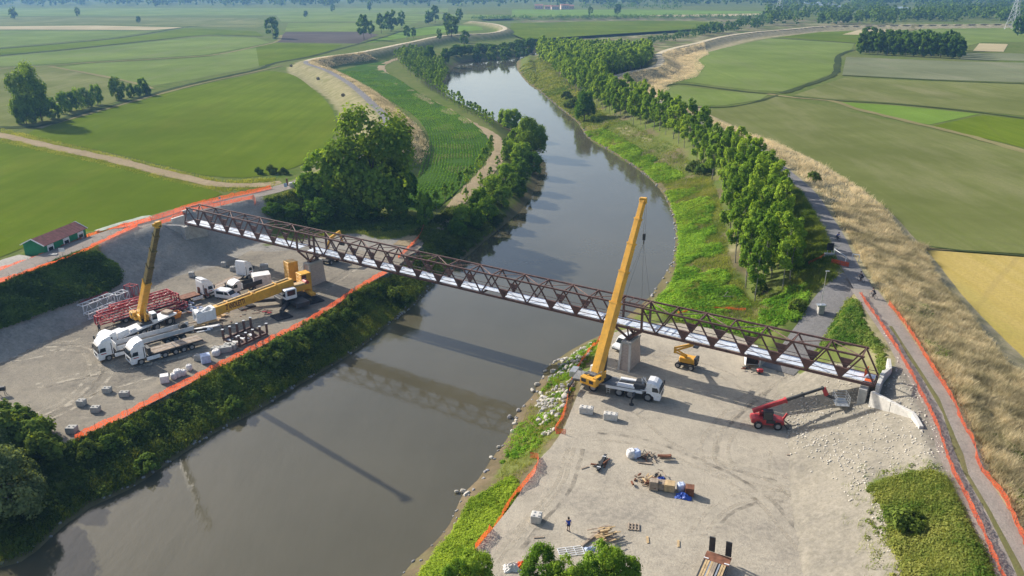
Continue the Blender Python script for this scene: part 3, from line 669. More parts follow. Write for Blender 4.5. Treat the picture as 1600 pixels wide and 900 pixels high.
# ------------------------------------------------------------------ vegetation
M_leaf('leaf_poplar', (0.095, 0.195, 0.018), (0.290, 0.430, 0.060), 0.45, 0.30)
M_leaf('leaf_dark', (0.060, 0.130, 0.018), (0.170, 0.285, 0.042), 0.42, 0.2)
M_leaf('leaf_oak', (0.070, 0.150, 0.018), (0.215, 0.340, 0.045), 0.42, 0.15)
M_leaf('leaf_willow', (0.085, 0.125, 0.045), (0.220, 0.270, 0.115), 0.38, 0.2)
M_leaf('leaf_bank', (0.050, 0.085, 0.022), (0.190, 0.270, 0.050), 0.35, 0.0)
M_leaf('leaf_vine', (0.100, 0.215, 0.018), (0.330, 0.480, 0.060), 0.45, 0.0)
M_leaf('leaf_weed', (0.075, 0.150, 0.022), (0.310, 0.340, 0.090), 0.4, 0.0)
M_leaf('leaf_straw', (0.210, 0.190, 0.100), (0.800, 0.670, 0.450), 0.35, 0.0, (1.05, 0.98, 0.8))
M_leaf('leaf_corn', (0.070, 0.190, 0.022), (0.150, 0.310, 0.045), 0.4, 0.0)
M('bark', (0.13, 0.105, 0.08), 0.95, 0, 0.3, 2.0, 0.1)
M('bark_pale', (0.26, 0.24, 0.20), 0.95, 0, 0.25, 2.0, 0.1)

def leaf_quads(c, nrm, size, asp=1.0):
    """one quad per centre, facing nrm"""
    n = len(c); nrm = nrm / (np.linalg.norm(nrm, axis=1)[:, None] + 1e-9)
    r = rng.normal(size=(n, 3)); t1 = np.cross(nrm, r); t1 /= np.linalg.norm(t1, axis=1)[:, None] + 1e-9
    t2 = np.cross(nrm, t1); s = np.asarray(size).reshape(-1, 1) * np.ones((n, 1)) / 2
    v = np.stack([c - t1*s*asp, c - t2*s + nrm*s*.25, c + t1*s*asp, c + t2*s + nrm*s*.25], 1).reshape(-1, 3)
    return v, np.arange(4*n).reshape(-1, 4)
def unit(n):
    d = rng.normal(size=(n, 3)); return d / np.linalg.norm(d, axis=1)[:, None]
def crown_cloud(kind, h, r, clumps, per, leaf, low=0.25):
    """leaf clumps through the crown volume, returns verts, faces, tint"""
    t_ = rng.random(clumps) ** (0.8 if kind != 'round' else 1.0); a = rng.random(clumps) * 2*math.pi
    if kind == 'poplar': prof = np.sin(np.pi * np.clip(t_ * 0.82 + 0.14, 0, 1)) ** 0.7
    elif kind == 'sapling': prof = np.sin(np.pi * np.clip(t_ * 0.8 + 0.16, 0, 1))
    elif kind == 'bush': prof = np.sqrt(np.clip(1 - t_ ** 2, 0.03, 1))
    else: prof = np.sqrt(np.clip(1 - (2*t_ - 0.9) ** 2 / 1.25, 0.02, 1))
    lob = 0.8 + 0.28*np.sin(a*3 + t_*5 + rng.random()*6) + 0.16*np.sin(a*5 - t_*9)
    if kind in ('round', 'bush', 'poplar'):
        nl = {'round': 20, 'bush': 10, 'poplar': 20}[kind]; lt = (np.arange(nl) + rng.random(nl)*.8) / nl; la = rng.permutation(nl) * 2.399 + rng.random(nl)
        if kind == 'poplar': lp = np.sin(np.pi * np.clip(lt * 0.82 + 0.14, 0, 1)) ** 0.7
        elif kind == 'bush': lp = np.sqrt(np.clip(1 - lt ** 2, 0.03, 1))
        else: lp = np.sqrt(np.clip(1 - (2*lt - 0.9) ** 2 / 1.25, 0.02, 1))
        lr_ = r * (.30 + .16*rng.random(nl)) * (.82 if kind == 'poplar' else 1.0); lc_r = r*lp*(.52 + .26*rng.random(nl))
        LC = np.column_stack([np.cos(la)*lc_r, np.sin(la)*lc_r, h*(low + (1-low)*(.08 + .86*lt))])
        pick = rng.integers(0, nl, clumps); dv = unit(clumps); dv[:, 2] = dv[:, 2]*.8 + .25; dv += .55 * np.column_stack([np.cos(la[pick]), np.sin(la[pick]), 0*la[pick]]); dv /= np.linalg.norm(dv, axis=1)[:, None]
        c_l = LC[pick] + dv * (lr_[pick] * (.75 + .35*rng.random(clumps)))[:, None]; ltint = rng.normal(0, .1, nl)[pick]
    rad_ = r * prof * lob * (0.45 + 0.6 * np.sqrt(rng.random(clumps)))
    c = np.column_stack([np.cos(a)*rad_, np.sin(a)*rad_, h*(low + (1-low)*t_)])
    if kind in ('round', 'bush', 'poplar'): c = c_l
    mid = np.array([0, 0, h*(low + (1-low)*0.45)])
    rc = r * (0.19 if kind in ('round', 'bush', 'poplar') else .22) * (0.7 + 0.7*rng.random(clumps)) * (0.9 if kind in ('round', 'bush') else 1.0)
    d = unit(clumps * per).reshape(clumps, per, 3)
    off = d * rc[:, None, None] * (0.55 + 0.6*rng.random((clumps, per, 1)))
    pos = (c[:, None, :] + off).reshape(-1, 3)
    outw = (c - mid); outw /= np.linalg.norm(outw, axis=1)[:, None] + 1e-6
    nrm = (d*0.9 + outw[:, None, :]*0.5 + np.array([0, 0, 0.35])).reshape(-1, 3) + rng.normal(size=(clumps*per, 3))*0.35
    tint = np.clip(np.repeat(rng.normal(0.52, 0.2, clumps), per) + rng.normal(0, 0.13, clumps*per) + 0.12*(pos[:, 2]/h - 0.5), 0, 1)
    if kind in ('round', 'bush', 'poplar'): tint = np.clip(tint + np.repeat(ltint, per), 0, 1)
    pos[:, 2] = np.maximum(pos[:, 2], 0.1)
    v, f = leaf_quads(pos, nrm, leaf*(0.6 + 0.8*rng.random(len(pos))))
    return v, f, tint
def trunk_mb(h, r0, kind, r):
    mb = MB(); z = -0.3; x = y = 0.0; n = 5; top = h * (0.85 if kind in ('poplar', 'sapling') else 0.55); pts = [(0, 0, -0.3)]
    for k in range(1, n+1):
        x += random.uniform(-.02, .02)*h*0.5; y += random.uniform(-.02, .02)*h*0.5; pts.append((x, y, top*k/n))
    for k in range(n): mb.tube(pts[k], pts[k+1], r0*(1 - 0.85*k/n), r0*(1 - 0.85*(k+1)/n), 6, cap=False)
    for k in range(7 if kind == 'round' else 5):
        q = pts[random.randint(2, n-1)]; a = random.random()*6.28; L = r*random.uniform(.5, .85)
        e = (q[0]+math.cos(a)*L, q[1]+math.sin(a)*L, q[2] + h*random.uniform(.1, .25)); mb.tube(q, e, r0*.4, r0*.08, 5, cap=False)
    return mb
PROTO = {}
def tree_proto(key, kind, h, r, clumps, per, leaf, mat, bark='bark', r0=0.2, low=0.25, nvar=3):
    PROTO[key] = []
    for k in range(nvar):
        v, f, ti = crown_cloud(kind, h, r, clumps, per, leaf, low)
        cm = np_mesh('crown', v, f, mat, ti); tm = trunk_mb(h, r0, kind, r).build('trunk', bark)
        me_c, me_t = cm.data, tm.data
        bpy.data.objects.remove(cm); bpy.data.objects.remove(tm); PROTO[key].append((me_c, me_t, h))
def plant(key, x, y, h, label, group=None, name='tree', z=None, var=None, sq=1.0, cat='tree'):
    me_c, me_t, hp = PROTO[key][random.randrange(len(PROTO[key])) if var is None else var]
    if z is None: z = H1(x, y)
    o = empty(name, (x, y, z - 0.05), random.random()*6.28, label, cat, group); s_ = h / hp
    o.scale = (s_*sq, s_*sq, s_)
    for nm, me in (('trunk', me_t), ('crown', me_c)):
        c = bpy.data.objects.new(nm, me); col.objects.link(c); c.parent = o
    return o
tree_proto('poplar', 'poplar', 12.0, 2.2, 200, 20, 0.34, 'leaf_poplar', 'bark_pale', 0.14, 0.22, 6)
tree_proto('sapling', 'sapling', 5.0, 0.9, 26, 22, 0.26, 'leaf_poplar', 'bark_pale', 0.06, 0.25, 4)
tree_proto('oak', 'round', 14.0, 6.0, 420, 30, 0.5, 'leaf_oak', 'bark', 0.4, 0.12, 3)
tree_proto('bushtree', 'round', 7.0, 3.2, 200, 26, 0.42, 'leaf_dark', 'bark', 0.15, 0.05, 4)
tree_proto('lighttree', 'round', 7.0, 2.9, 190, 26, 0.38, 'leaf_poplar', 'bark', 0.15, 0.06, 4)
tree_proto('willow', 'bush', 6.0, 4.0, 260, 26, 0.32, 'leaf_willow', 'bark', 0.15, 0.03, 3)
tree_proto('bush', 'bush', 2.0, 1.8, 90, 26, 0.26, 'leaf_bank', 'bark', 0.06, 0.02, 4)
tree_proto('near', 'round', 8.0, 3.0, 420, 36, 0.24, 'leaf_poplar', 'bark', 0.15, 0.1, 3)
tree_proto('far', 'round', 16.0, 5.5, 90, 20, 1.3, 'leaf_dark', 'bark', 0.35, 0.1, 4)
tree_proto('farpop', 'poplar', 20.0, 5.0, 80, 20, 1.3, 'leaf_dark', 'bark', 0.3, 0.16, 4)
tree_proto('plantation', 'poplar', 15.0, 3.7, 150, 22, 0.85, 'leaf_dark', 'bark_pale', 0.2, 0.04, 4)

# poplar plantation between the right bank and the levee (rows follow the levee)
strip = np.array(smooth(PL([(852, 88), (864, 112), (902, 146), (968, 186), (1010, 206), (1061, 235), (1111, 279), (1132, 320), (1138, 360), (1142, 400), (1152, 440), (1168, 468), (1186, 478), (1215, 474), (1234, 462), (1230, 430), (1214, 375), (1190, 322), (1150, 288), (1112, 260), (1065, 224), (1015, 196), (975, 174), (945, 152), (965, 138), (1000, 120), (1020, 108), (1015, 98), (940, 92)], 0.6), 3, closed=True))
G_POP = 'young poplars of the right bank plantation'
cand = []
for i in range(0, len(LEV_R)):
    pass
lv = smooth([tuple(p_) for p_ in LEV_R[(LEV_R[:, 1] > 100) & (LEV_R[:, 1] < 900)]], 3.0)
dd = np.gradient(lv, axis=0); dd /= np.linalg.norm(dd, axis=1)[:, None]; nn_ = np.stack([-dd[:, 1], dd[:, 0]], 1)
acc = 0
xs0 = np.arange(-60, 330, 4.4); ys0 = np.arange(130, 760, 4.0)
gxx, gyy = np.meshgrid(xs0, ys0); gxx = gxx + (gyy*0.55) % 5.4
cx_ = gxx.ravel() + rng.normal(0, 0.35, gxx.size); cy_ = gyy.ravel() + rng.normal(0, 0.35, gxx.size)
ok = inside(np.stack([cx_, cy_], 1), strip)
dLR, _ = seg_dist(np.stack([cx_, cy_], 1), LEV_R); ok &= dLR > 7.5
cx_, cy_ = cx_[ok], cy_[ok]; hz_ = H(cx_, cy_); order = np.argsort(cy_)
far_pop = []
for n_, i in enumerate(order):
    hh = (14.2 if cy_[i] < 420 else 14.5) * random.uniform(0.74, 1.14)
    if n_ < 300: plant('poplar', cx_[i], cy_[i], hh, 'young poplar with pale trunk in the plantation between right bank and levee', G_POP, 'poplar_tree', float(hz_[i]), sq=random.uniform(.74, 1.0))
    else: far_pop.append((cx_[i], cy_[i], float(hz_[i]), hh))
print('poplars', len(order))
def forest(name, trees, label, mat='leaf_dark', kind='round', leaf=1.3, clumps=26, per=14, rr=0.32, low=0.08):
    """far trees that read as one mass, joined into one object"""
    V, F_, T_ = [], [], []; o = 0; protos = [crown_cloud(kind, 1.0*10, rr*10, clumps, per, leaf*0.8, low) for _ in range(5)]
    for (x, y, z, h) in trees:
        v, f, ti = protos[random.randrange(5)]; a = random.random()*6.28; c_, s_ = math.cos(a), math.sin(a); k = h/10.0
        q = np.column_stack([(v[:, 0]*c_ - v[:, 1]*s_)*k + x, (v[:, 0]*s_ + v[:, 1]*c_)*k + y, v[:, 2]*k + z])
        V.append(q); F_.append(f + o); T_.append(np.clip(ti + random.uniform(-.18, .18), 0, 1)); o += len(v)
    ob = np_mesh(name, np.concatenate(V), np.concatenate(F_), mat, np.concatenate(T_))
    return tag(ob, label, 'woodland', kind='stuff')
if far_pop: forest('poplar_plantation', far_pop, 'far part of the dense poplar plantation inside the river bend', 'leaf_poplar', 'poplar', 0.9, 30, 22, 0.2, 0.15)

# second, younger strip running away along the levee
tr = []
for k in range(60):
    t_ = k/59; u = 1012 + (1200-1012)*t_ + random.uniform(-4, 4); v = 68 - 30*t_ + random.uniform(-4, 3)
    x, y = P(u, v, 1); tr.append((x, y, 1.0, random.uniform(7, 12) * (1.1 if t_ > .4 else .6)))
forest('tree_belt', tr, 'hazy belt of trees along the foot of the far right levee', 'leaf_dark', 'round', 1.2, 30, 16, 0.38)

# block plantation among the right fields
pa, pb, pc = P(1345, 84, 3), P(1500, 92, 3), P(1350, 72, 3)
n1_, n2_ = 12, 6
for i in range(n1_):
    for j in range(n2_):
        x = pa[0] + (pb[0]-pa[0])*i/(n1_-1) + (pc[0]-pa[0])*j/(n2_-1) + random.uniform(-.6, .6); y = pa[1] + (pb[1]-pa[1])*i/(n1_-1) + (pc[1]-pa[1])*j/(n2_-1)
        plant('plantation', x, y, random.uniform(13, 16.5), (['first', 'second', 'third', 'fourth', 'fifth', 'sixth', 'seventh', 'eighth', 'ninth', 'tenth', 'eleventh', 'twelfth'][i] + ' poplar from the left in the front row of the rectangular grove') if j == 0 else 'poplar standing behind the front row of the rectangular grove', 'poplars of the rectangular grove', 'poplar_tree', 3.0, sq=1.05)

# single trees across the left-hand fields
for key, u, v, h, lab in [
    ('far', 427, 60, 20, 'lone round tree at the corner of the dark ploughed field'),
    ('far', 22, 30, 17, 'hazy round tree leftmost on the far field edge'), ('farpop', 122, 27, 16, 'slim hazy tree alone on the far left field'),
    ('far', 217, 36, 9, 'low round bush tree alone beside the pale strip'), ('farpop', 569, 62, 24, 'tall slim tree nearest the ploughed field of its row'),
    ('farpop', 580, 57, 16, 'smaller slim tree right beside the tall slim one'), ('farpop', 596, 52, 21, 'slim tree second in the row behind the ploughed field'),
    ('far', 611, 49, 22, 'broad tree in the row along the ditch by the levee'), ('farpop', 628, 44, 20, 'slim tree at the far end of the ditch row'),
    ('farpop', 578, 18, 18, 'slim hazy tree standing far behind the ditch row'), ('far', 520, 18, 13, 'small hazy pair-like tree at the far left field'), ('far', 478, 27, 10, 'small bush tree in the middle of the far left field'),
    ('far', 670, 38, 17, 'tree at the left of the clump inside the far levee bend'), ('farpop', 680, 36, 24, 'tall tree in the clump inside the far levee bend'), ('far', 697, 38, 15, 'low broad tree of the clump inside the levee bend'),
    ('farpop', 718, 37, 20, 'right-hand tall tree of the clump inside the levee bend'), ('far', 706, 62, 20, 'large round tree on the inner edge of the far left levee'), ('far', 726, 66, 13, 'smaller round tree beside the large one on the far levee edge'),
    ('far', 672, 96, 13, 'bushy tree on the bank above the far river bend'), ('far', 696, 90, 11, 'grey-green shrub tree on the bank of the far river bend'),
    ('far', 745, 81, 11, 'bushy tree left of the trees on the far shore'), ('far', 768, 80, 12, 'bushy tree second on the far shore'), ('far', 790, 79, 13, 'bushy tree third on the far shore'), ('farpop', 826, 75, 17, 'tallest pointed tree on the far shore of the bend'), ('far', 812, 76, 13, 'broad tree beside the pointed one on the far shore'),
    ('far', 922, 23, 13, 'leaning round tree behind the far hedge line'), ('far', 965, 23, 18, 'big round tree alone behind the far hedge line'), ('far', 1590, 56, 19, 'dark tree by the lattice pylon at the right edge'),
    ('farpop', 636, 62, 14, 'slim tree standing on the far levee slope'), ('farpop', 646, 60, 11, 'short slim tree on the far levee slope'), ('farpop', 686, 66, 11, 'thin tree left of the large round levee tree')]:
    x, y = P(u, v, 3); plant(key, x, y, h, lab, None, 'tree', None, sq=0.95)
for k in range(26):
    t_ = k/25; u = 706 + 132*t_ + random.uniform(-3, 3); v = 90 - 14*t_ + random.uniform(-3.5, 0); x, y, z = G(u, v)
    if z > -3: plant('far', x, y, random.uniform(5, 9), 'low dark shrub in the thicket lining the far shore of the bend', 'shrubs along the far shore', 'shrub', z, sq=1.5, cat='shrub')
# hedge row on the left
for key, u, v, h, lab in [
    ('oak', 52, 192, 21, 'tallest dark tree at the left end of the hedge row'), ('oak', 66, 190, 12, 'broad tree at the right foot of the tallest hedge tree'), ('bushtree', 42, 194, 11, 'bushy tree at the left foot of the tallest hedge tree'),
    ('bushtree', 84, 186, 8, 'dark bush tree filling the hedge row near its tall end'), ('lighttree', 102, 178, 9, 'light green tree in the left part of the hedge row'), ('bushtree', 112, 174, 8, 'dark narrow tree third from the tall hedge tree'),
    ('lighttree', 124, 171, 9, 'thin light tree in the middle of the hedge row'), ('bushtree', 137, 168, 8, 'bushy tree just right of the hedge middle'), ('lighttree', 153, 164, 9, 'upright leafy tree in the right part of the hedge'),
    ('bushtree', 186, 156, 10, 'rounded dark tree standing apart in the hedge row'), ('bushtree', 205, 152, 6, 'low bush between rounded tree and hedge end'), ('lighttree', 224, 148, 8, 'grey-green tree at the right end of the hedge row'), ('bushtree', 216, 150, 5, 'lowest dark bush close to the hedge end'), ('bushtree', 231, 148, 5, 'last small bush of the hedge by the ditch')]:
    x, y = P(u, v, 3); plant(key, x, y, h, lab, 'trees of the left hedge row', 'tree', 2.9, sq=.72)
# big group beside the left end of the bridge
for key, u, v, h, sq, lab in [
    ('oak', 586, 334, 24, 1.0, 'largest broad tree beside the left part of the bridge'), ('lighttree', 530, 334, 9, 1.0, 'light leafy tree touching the largest one on its left'), ('lighttree', 508, 322, 13, 1.1, 'lighter green tree at the left edge of the big group'), ('lighttree', 548, 342, 7, 1.0, 'light tree below the big tree behind the bridge'),
    ('bushtree', 486, 322, 6, 1.0, 'small dark tree at the end of the levee road'), ('bushtree', 632, 316, 8, .9, 'rounded tree at the right foot of the big group'), ('bushtree', 575, 344, 5, 1.2, 'dark undergrowth tree in front of the big group'), ('bushtree', 545, 344, 4.5, 1.3, 'dark undergrowth tree left of the bridge hollow'), ('bushtree', 622, 344, 4.5, 1.1, 'dark undergrowth tree right of the bridge hollow'),
    ('lighttree', 664, 352, 8, .6, 'slim light tree by the end of the field path'), ('bushtree', 500, 350, 6, 1.4, 'dark bush on the levee slope above the bridge'), ('bushtree', 455, 340, 2.8, 1.8, 'dark bush on the slope behind the first bridge span'), ('bushtree', 425, 336, 2.6, 1.8, 'dark bush lowest on the slope by the bridge end')]:
    x, y, z = G(u, v); plant(key, x, y, h, lab, None, 'tree', z, sq=sq)
# trees on the left river edge
RIV = ['tallest dark riverside tree leaning over the left bank', 'leafy tree just upstream of the tallest riverside tree', 'leafy tree second upstream of the tallest riverside tree', 'leafy tree in front of the tallest riverside tree', 'leafy tree overhanging the water before the tallest riverside tree', 'dark round tree by the widest river shadow', 'leafy tree beside the path end of the riverside belt', 'dark low tree over the water edge in the middle of the belt', 'leafy tree in the middle of the riverside belt by the saplings', 'leafy tree over the water in the nearer part of the belt', 'light tree beside the saplings in the nearer belt', 'light low tree at the water in the nearer belt', 'dark tree third from the bridge on the left bank', 'light tree second from the bridge on the left bank', 'dark tree touching the far side of the tallest riverside tree', 'light tree on the land side of the tallest riverside tree', 'low dark tree nearest the bridge on the left bank', 'light tree filling the belt below the tallest riverside tree']
for k, (key, u, v, h) in enumerate([('oak', 829, 243, 13), ('lighttree', 800, 205, 9), ('lighttree', 788, 196, 7), ('lighttree', 816, 262, 8), ('lighttree', 832, 272, 7), ('bushtree', 810, 285, 7), ('lighttree', 790, 292, 6.5), ('bushtree', 806, 306, 6),
    ('lighttree', 770, 312, 6.5), ('lighttree', 784, 325, 6), ('lighttree', 748, 330, 6), ('lighttree', 762, 345, 6), ('bushtree', 740, 356, 5.5), ('lighttree', 722, 352, 5), ('bushtree', 825, 222, 8), ('lighttree', 806, 232, 7), ('bushtree', 715, 372, 4.5), ('lighttree', 798, 250, 6)]):
    x, y, z = G(u, v); plant(key, x, y, h, RIV[k], 'riverside trees on the left bank', 'tree', z, sq=1.05)
# saplings along the path and in rows by the bend
pth = smooth(PL([(697, 338), (712, 322), (735, 302), (757, 278), (772, 258), (780, 235)], 0.6), 5.5)
for k, p_ in enumerate(pth):
    for s_ in (-2.6, 2.8) if k % 2 else (-2.6,):
        plant('sapling', p_[0] + s_ + random.uniform(-.3, .3), p_[1], random.uniform(5.0, 6.8), 'thin sapling with bare stem beside the field path', 'saplings along the field path', 'sapling')
row = smooth(PL([(689, 152), (715, 168), (742, 184), (768, 200)], 0.6), 4.2)
for k, p_ in enumerate(row):
    plant('sapling', p_[0] + random.uniform(-.5, .5), p_[1], random.uniform(5.5, 8), 'sapling in the single row at the water edge of the bend', 'saplings along the water edge', 'sapling')
blk = np.array(PL([(616, 92), (640, 82), (668, 90), (690, 108), (702, 122), (688, 148), (650, 128)], 0.6)); cnt = 0
for yy in np.arange(blk[:, 1].min(), blk[:, 1].max(), 9.0):
    for xx in np.arange(blk[:, 0].min(), blk[:, 0].max(), 3.4):
        if inside(np.array([[xx, yy]]), blk)[0]:
            plant('sapling', xx + random.uniform(-.5, .5), yy + random.uniform(-1, 1), random.uniform(6, 9), 'sapling in the dense young block by the river bend', 'saplings of the young block', 'sapling', 0.6, sq=1.25); cnt += 1
print('block saplings', cnt)
x, y, z = G(913, 190); plant('oak', x, y, 13, 'lone dark tree standing on the right river bank', None, 'tree', z, sq=0.8)
for u, v, h in ((893, 168, 4), (886, 155, 3.5), (1085, 268, 3), (1098, 272, 3), (930, 192, 3)):
    x, y, z = G(u, v); plant('bush', x, y, h, 'small green bush on the grassy right bank', 'bushes on the right bank', 'bush', z, cat='bush')
# foreground crowns at the bottom edge, growing on a low strip of the yard
for u, v, zz, h, lab in ((742, 866, 5.5, 5.5, 'bright leafy tree leftmost along the bottom edge'), (715, 885, 5, 5, 'leafy shrub tree at the bottom edge by the netting end'), (848, 862, 6, 6, 'bright leafy tree in the middle of the bottom edge row'), (886, 880, 5.5, 5.5, 'leafy tree between two larger ones at the bottom edge'), (945, 858, 6.2, 6.2, 'broadest leafy tree of the bottom edge row'), (978, 874, 5, 5, 'leafy tree at the right end of the bottom row'), (915, 884, 5, 5, 'low leafy tree half cut by the bottom edge')):
    x, y = P(u, v, zz); plant('near', x, y, h, lab, 'leafy trees along the bottom edge', 'tree', 0.0, sq=0.85)
for u, v, h, key, lab in ((4, 770, 5.5, 'willow', 'grey-green willow bush nearest the lower left corner'), (22, 806, 5.5, 'willow', 'grey-green willow bush by the water at lower left'), (-16, 705, 4, 'willow', 'willow bush cut by the left edge of the picture'), (20, 690, 3.5, 'bush', 'bright green bush at the yard corner on the left'), (52, 690, 3, 'bush', 'leafy bush right of the yard corner on the left'), (5, 665, 2.6, 'bush', 'leafy bush behind the yard corner on the left'), (30, 668, 2.6, 'bush', 'bush nearest the gravel at the yard corner'), (70, 712, 2.6, 'bush', 'dark leafy bush below the yard corner')):
    x, y, z = G(u, v); plant(key, x, y, h, lab, None, 'bush', z, cat='bush')
for u, v, h, lab in ((405, 272, 1.6, 'low dark bush at the pointed end of the rounded field'), (425, 271, 2.0, 'round dark bush at the rounded field end'), (443, 272, 1.6, 'dark bush closest to the levee road by the field end'), (1415, 828, 2.0, 'dark green bush in the weedy patch at lower right'), (1270, 283, 2.2, 'green bush by the levee road amid dry grass'), (622, 470, 2.4, 'bright yellow-green bush alone on the dark left bank'), (1186, 458, 1.8, 'bush under the last poplar by the ramp road'), (1246, 484, 1.6, 'bush at the verge beside the lamp post'), (140, 455, 1.0, 'small light bush at the foot of the thicket')):
    x, y, z = G(u, v); plant('bush', x, y, h, lab, None, 'bush', z, cat='bush')

ORD = 'first second third fourth fifth sixth seventh eighth ninth tenth eleventh twelfth thirteenth fourteenth fifteenth sixteenth seventeenth eighteenth nineteenth twentieth'.split()
BUSHU = [575, 552, 540, 520, 503, 488, 470, 455, 440, 500, 470, 415, 395, 372, 350, 430, 590, 300, 270, 235, 205, 170, 140, 365, 230]
BUSHL = {9: 'bush low on the left bank face, nearest the bridge', 10: 'bush low on the left bank face below the outrigger mats', 15: 'bush low on the left bank face below the post rack', 23: 'bush halfway down the left bank face, alone near the water', 24: 'bush low on the left bank face nearest the lower left corner'}
for k, (u, v, h) in enumerate([(575, 452, 1.8), (552, 468, 2.2), (540, 488, 1.6), (520, 492, 2.4), (503, 505, 2.0), (488, 512, 2.6), (470, 524, 2.2), (455, 530, 2.0), (440, 540, 2.4), (500, 530, 1.8), (470, 548, 1.8), (415, 552, 1.8), (395, 563, 2.2), (372, 575, 1.8), (350, 590, 1.6), (430, 570, 1.6), (590, 445, 1.6), (300, 615, 1.4), (270, 632, 1.5), (235, 650, 1.4), (205, 668, 1.6), (170, 690, 1.7), (140, 700, 1.8), (365, 640, 1.5), (230, 735, 1.7)]):
    x, y, z = G(u, v if k in BUSHL else v + 9); h *= 1.0 if k in BUSHL else .8; plant('bush', x, y, h, BUSHL.get(k) or (ORD[sorted([kk for kk in range(25) if kk not in BUSHL], key=lambda kk: -BUSHU[kk]).index(k)] + ' bush counted from the bridge along the top edge of the left bank'), 'bushes on the left bank', 'bush', z, sq=1.1, cat='bush')
# far woods, hedges and the hazy horizon belt
tr = []
for k in range(900):
    u = random.uniform(-500, 2100); v = random.uniform(1, 11) if u < 900 else random.uniform(0, 9)
    if u < 900 and v > 10: continue
    x, y = P(u, v, 3); tr.append((x, y, 3, random.uniform(14, 26)))
for k in range(700):
    a = random.uniform(-50, 50); d = random.uniform(2300, 3600); tr.append((math.sin(R(a))*d, math.cos(R(a))*d, 3, random.uniform(16, 30)))
forest('distant_wood', tr, 'hazy blue wood closing the view along the horizon', 'leaf_dark', 'round', 2.6, 14, 12, 0.5)
tr = []
for k in range(520):
    u = random.uniform(1195, 1760); v = random.uniform(9, 38) if u < 1400 else random.uniform(12, 34)
    if 1240 < u < 1330 and v < 16: continue
    if 1385 < u < 1432 and v < 24: continue
    x, y = P(u, v, 3); tr.append((x, y, 3, random.uniform(12, 18)))
forest('river_wood', tr, 'broad dark wood beyond the right-hand fields by the far river', 'leaf_dark', 'round', 1.7, 20, 14, 0.42)
tr = []
for k in range(230):
    t_ = random.random(); u = 740 + 460*t_; v = 29.5 - 3*t_ + random.uniform(-.6, .6); x, y = P(u, v, 3); tr.append((x, y, 3, random.uniform(3.5, 5)))
for k in range(30):
    u = random.uniform(905, 1060); v = random.uniform(11, 14); x, y = P(u, v, 3); tr.append((x, y, 3, random.uniform(6, 11)))
forest('far_hedge', tr, 'dark hedge line across the far fields above the river bend', 'leaf_dark', 'bush', 1.6, 14, 12, 0.9)

# ground cover that nobody could count
def scatter(n, poly_or_box, cond=None):
    q = np.asarray(poly_or_box, float)
    out = []; tot = 0
    while tot < n:
        p_ = np.column_stack([rng.uniform(q[:, 0].min(), q[:, 0].max(), n*2), rng.uniform(q[:, 1].min(), q[:, 1].max(), n*2)])
        if len(q) > 2: p_ = p_[inside(p_, q)]
        if cond is not None: p_ = p_[cond(p_)]
        out.append(p_); tot += len(p_)
        if len(out) > 40: break
    return np.concatenate(out)[:n]
def blanket(name, label, cat, pts, rad_, per, leaf, mat, flat=0.7, tbase=0.45, patch=6.0, zoff=0.0, seed=1):
    n = len(pts); z = H(pts[:, 0], pts[:, 1]); r_ = rng.uniform(rad_[0], rad_[1], n) * (1 + 0.9*vnoise(pts[:, 0], pts[:, 1], patch, seed))
    d = unit(n*per).reshape(n, per, 3); d[:, :, 2] = np.abs(d[:, :, 2])
    off = d * r_[:, None, None] * (0.5 + 0.55*rng.random((n, per, 1))); off[:, :, 2] *= flat
    pos = (np.column_stack([pts, z + zoff])[:, None, :] + off).reshape(-1, 3)
    nrm = (d + np.array([0, 0, 0.5])).reshape(-1, 3) + rng.normal(size=(n*per, 3))*0.4
    ti = tbase + 0.95*vnoise(pts[:, 0], pts[:, 1], patch, seed+7) + 0.55*vnoise(pts[:, 0], pts[:, 1], patch*.3, seed+9) + rng.normal(0, 0.12, n)
    ti = np.clip(np.repeat(ti, per) + rng.normal(0, 0.1, n*per), 0, 1)
    v, f = leaf_quads(pos, nrm, leaf*(0.6 + 0.8*rng.random(n*per)))
    return tag(np_mesh(name, v, f, mat, ti), label, cat, kind='stuff')
def blades(name, label, cat, pts, per, h, wd, spread, mat, lean=0.35, tbase=0.5, patch=5.0, seed=1, wind=(0.25, -0.1)):
    n = len(pts); base = np.repeat(pts, per, 0) + rng.normal(0, spread, (n*per, 2)); z = np.repeat(H(pts[:, 0], pts[:, 1]), per)
    hh = np.repeat(rng.uniform(h[0], h[1], n) * (1 + 0.8*vnoise(pts[:, 0], pts[:, 1], patch, seed)), per) * rng.uniform(.6, 1.1, n*per)
    a = rng.random(n*per)*math.pi; wx, wy = np.cos(a)*wd, np.sin(a)*wd; lx, ly = rng.normal(wind[0], lean, n*per)*hh, rng.normal(wind[1], lean, n*per)*hh
    v = np.stack([np.column_stack([base[:, 0]-wx, base[:, 1]-wy, z-.05]), np.column_stack([base[:, 0]+wx, base[:, 1]+wy, z-.05]), np.column_stack([base[:, 0]+lx, base[:, 1]+ly, z+hh])], 1).reshape(-1, 3)
    ti = np.clip(np.repeat(tbase + 0.8*vnoise(pts[:, 0], pts[:, 1], patch, seed+3), per) + rng.normal(0, 0.15, n*per), 0, 1)
    return tag(np_mesh(name, v, np.arange(3*n*per).reshape(-1, 3), mat, ti), label, cat, kind='stuff')
D2W = lambda q: seg_dist(q, WATER, closed=True)[0]
D2R = lambda q: seg_dist(q, LEV_R)[0]
D2L = lambda q: seg_dist(q, LEV_L)[0]
INW = lambda q: inside(q, WATER)
INY = lambda q: inside(q, YARD_L) | inside(q, YARD_R)
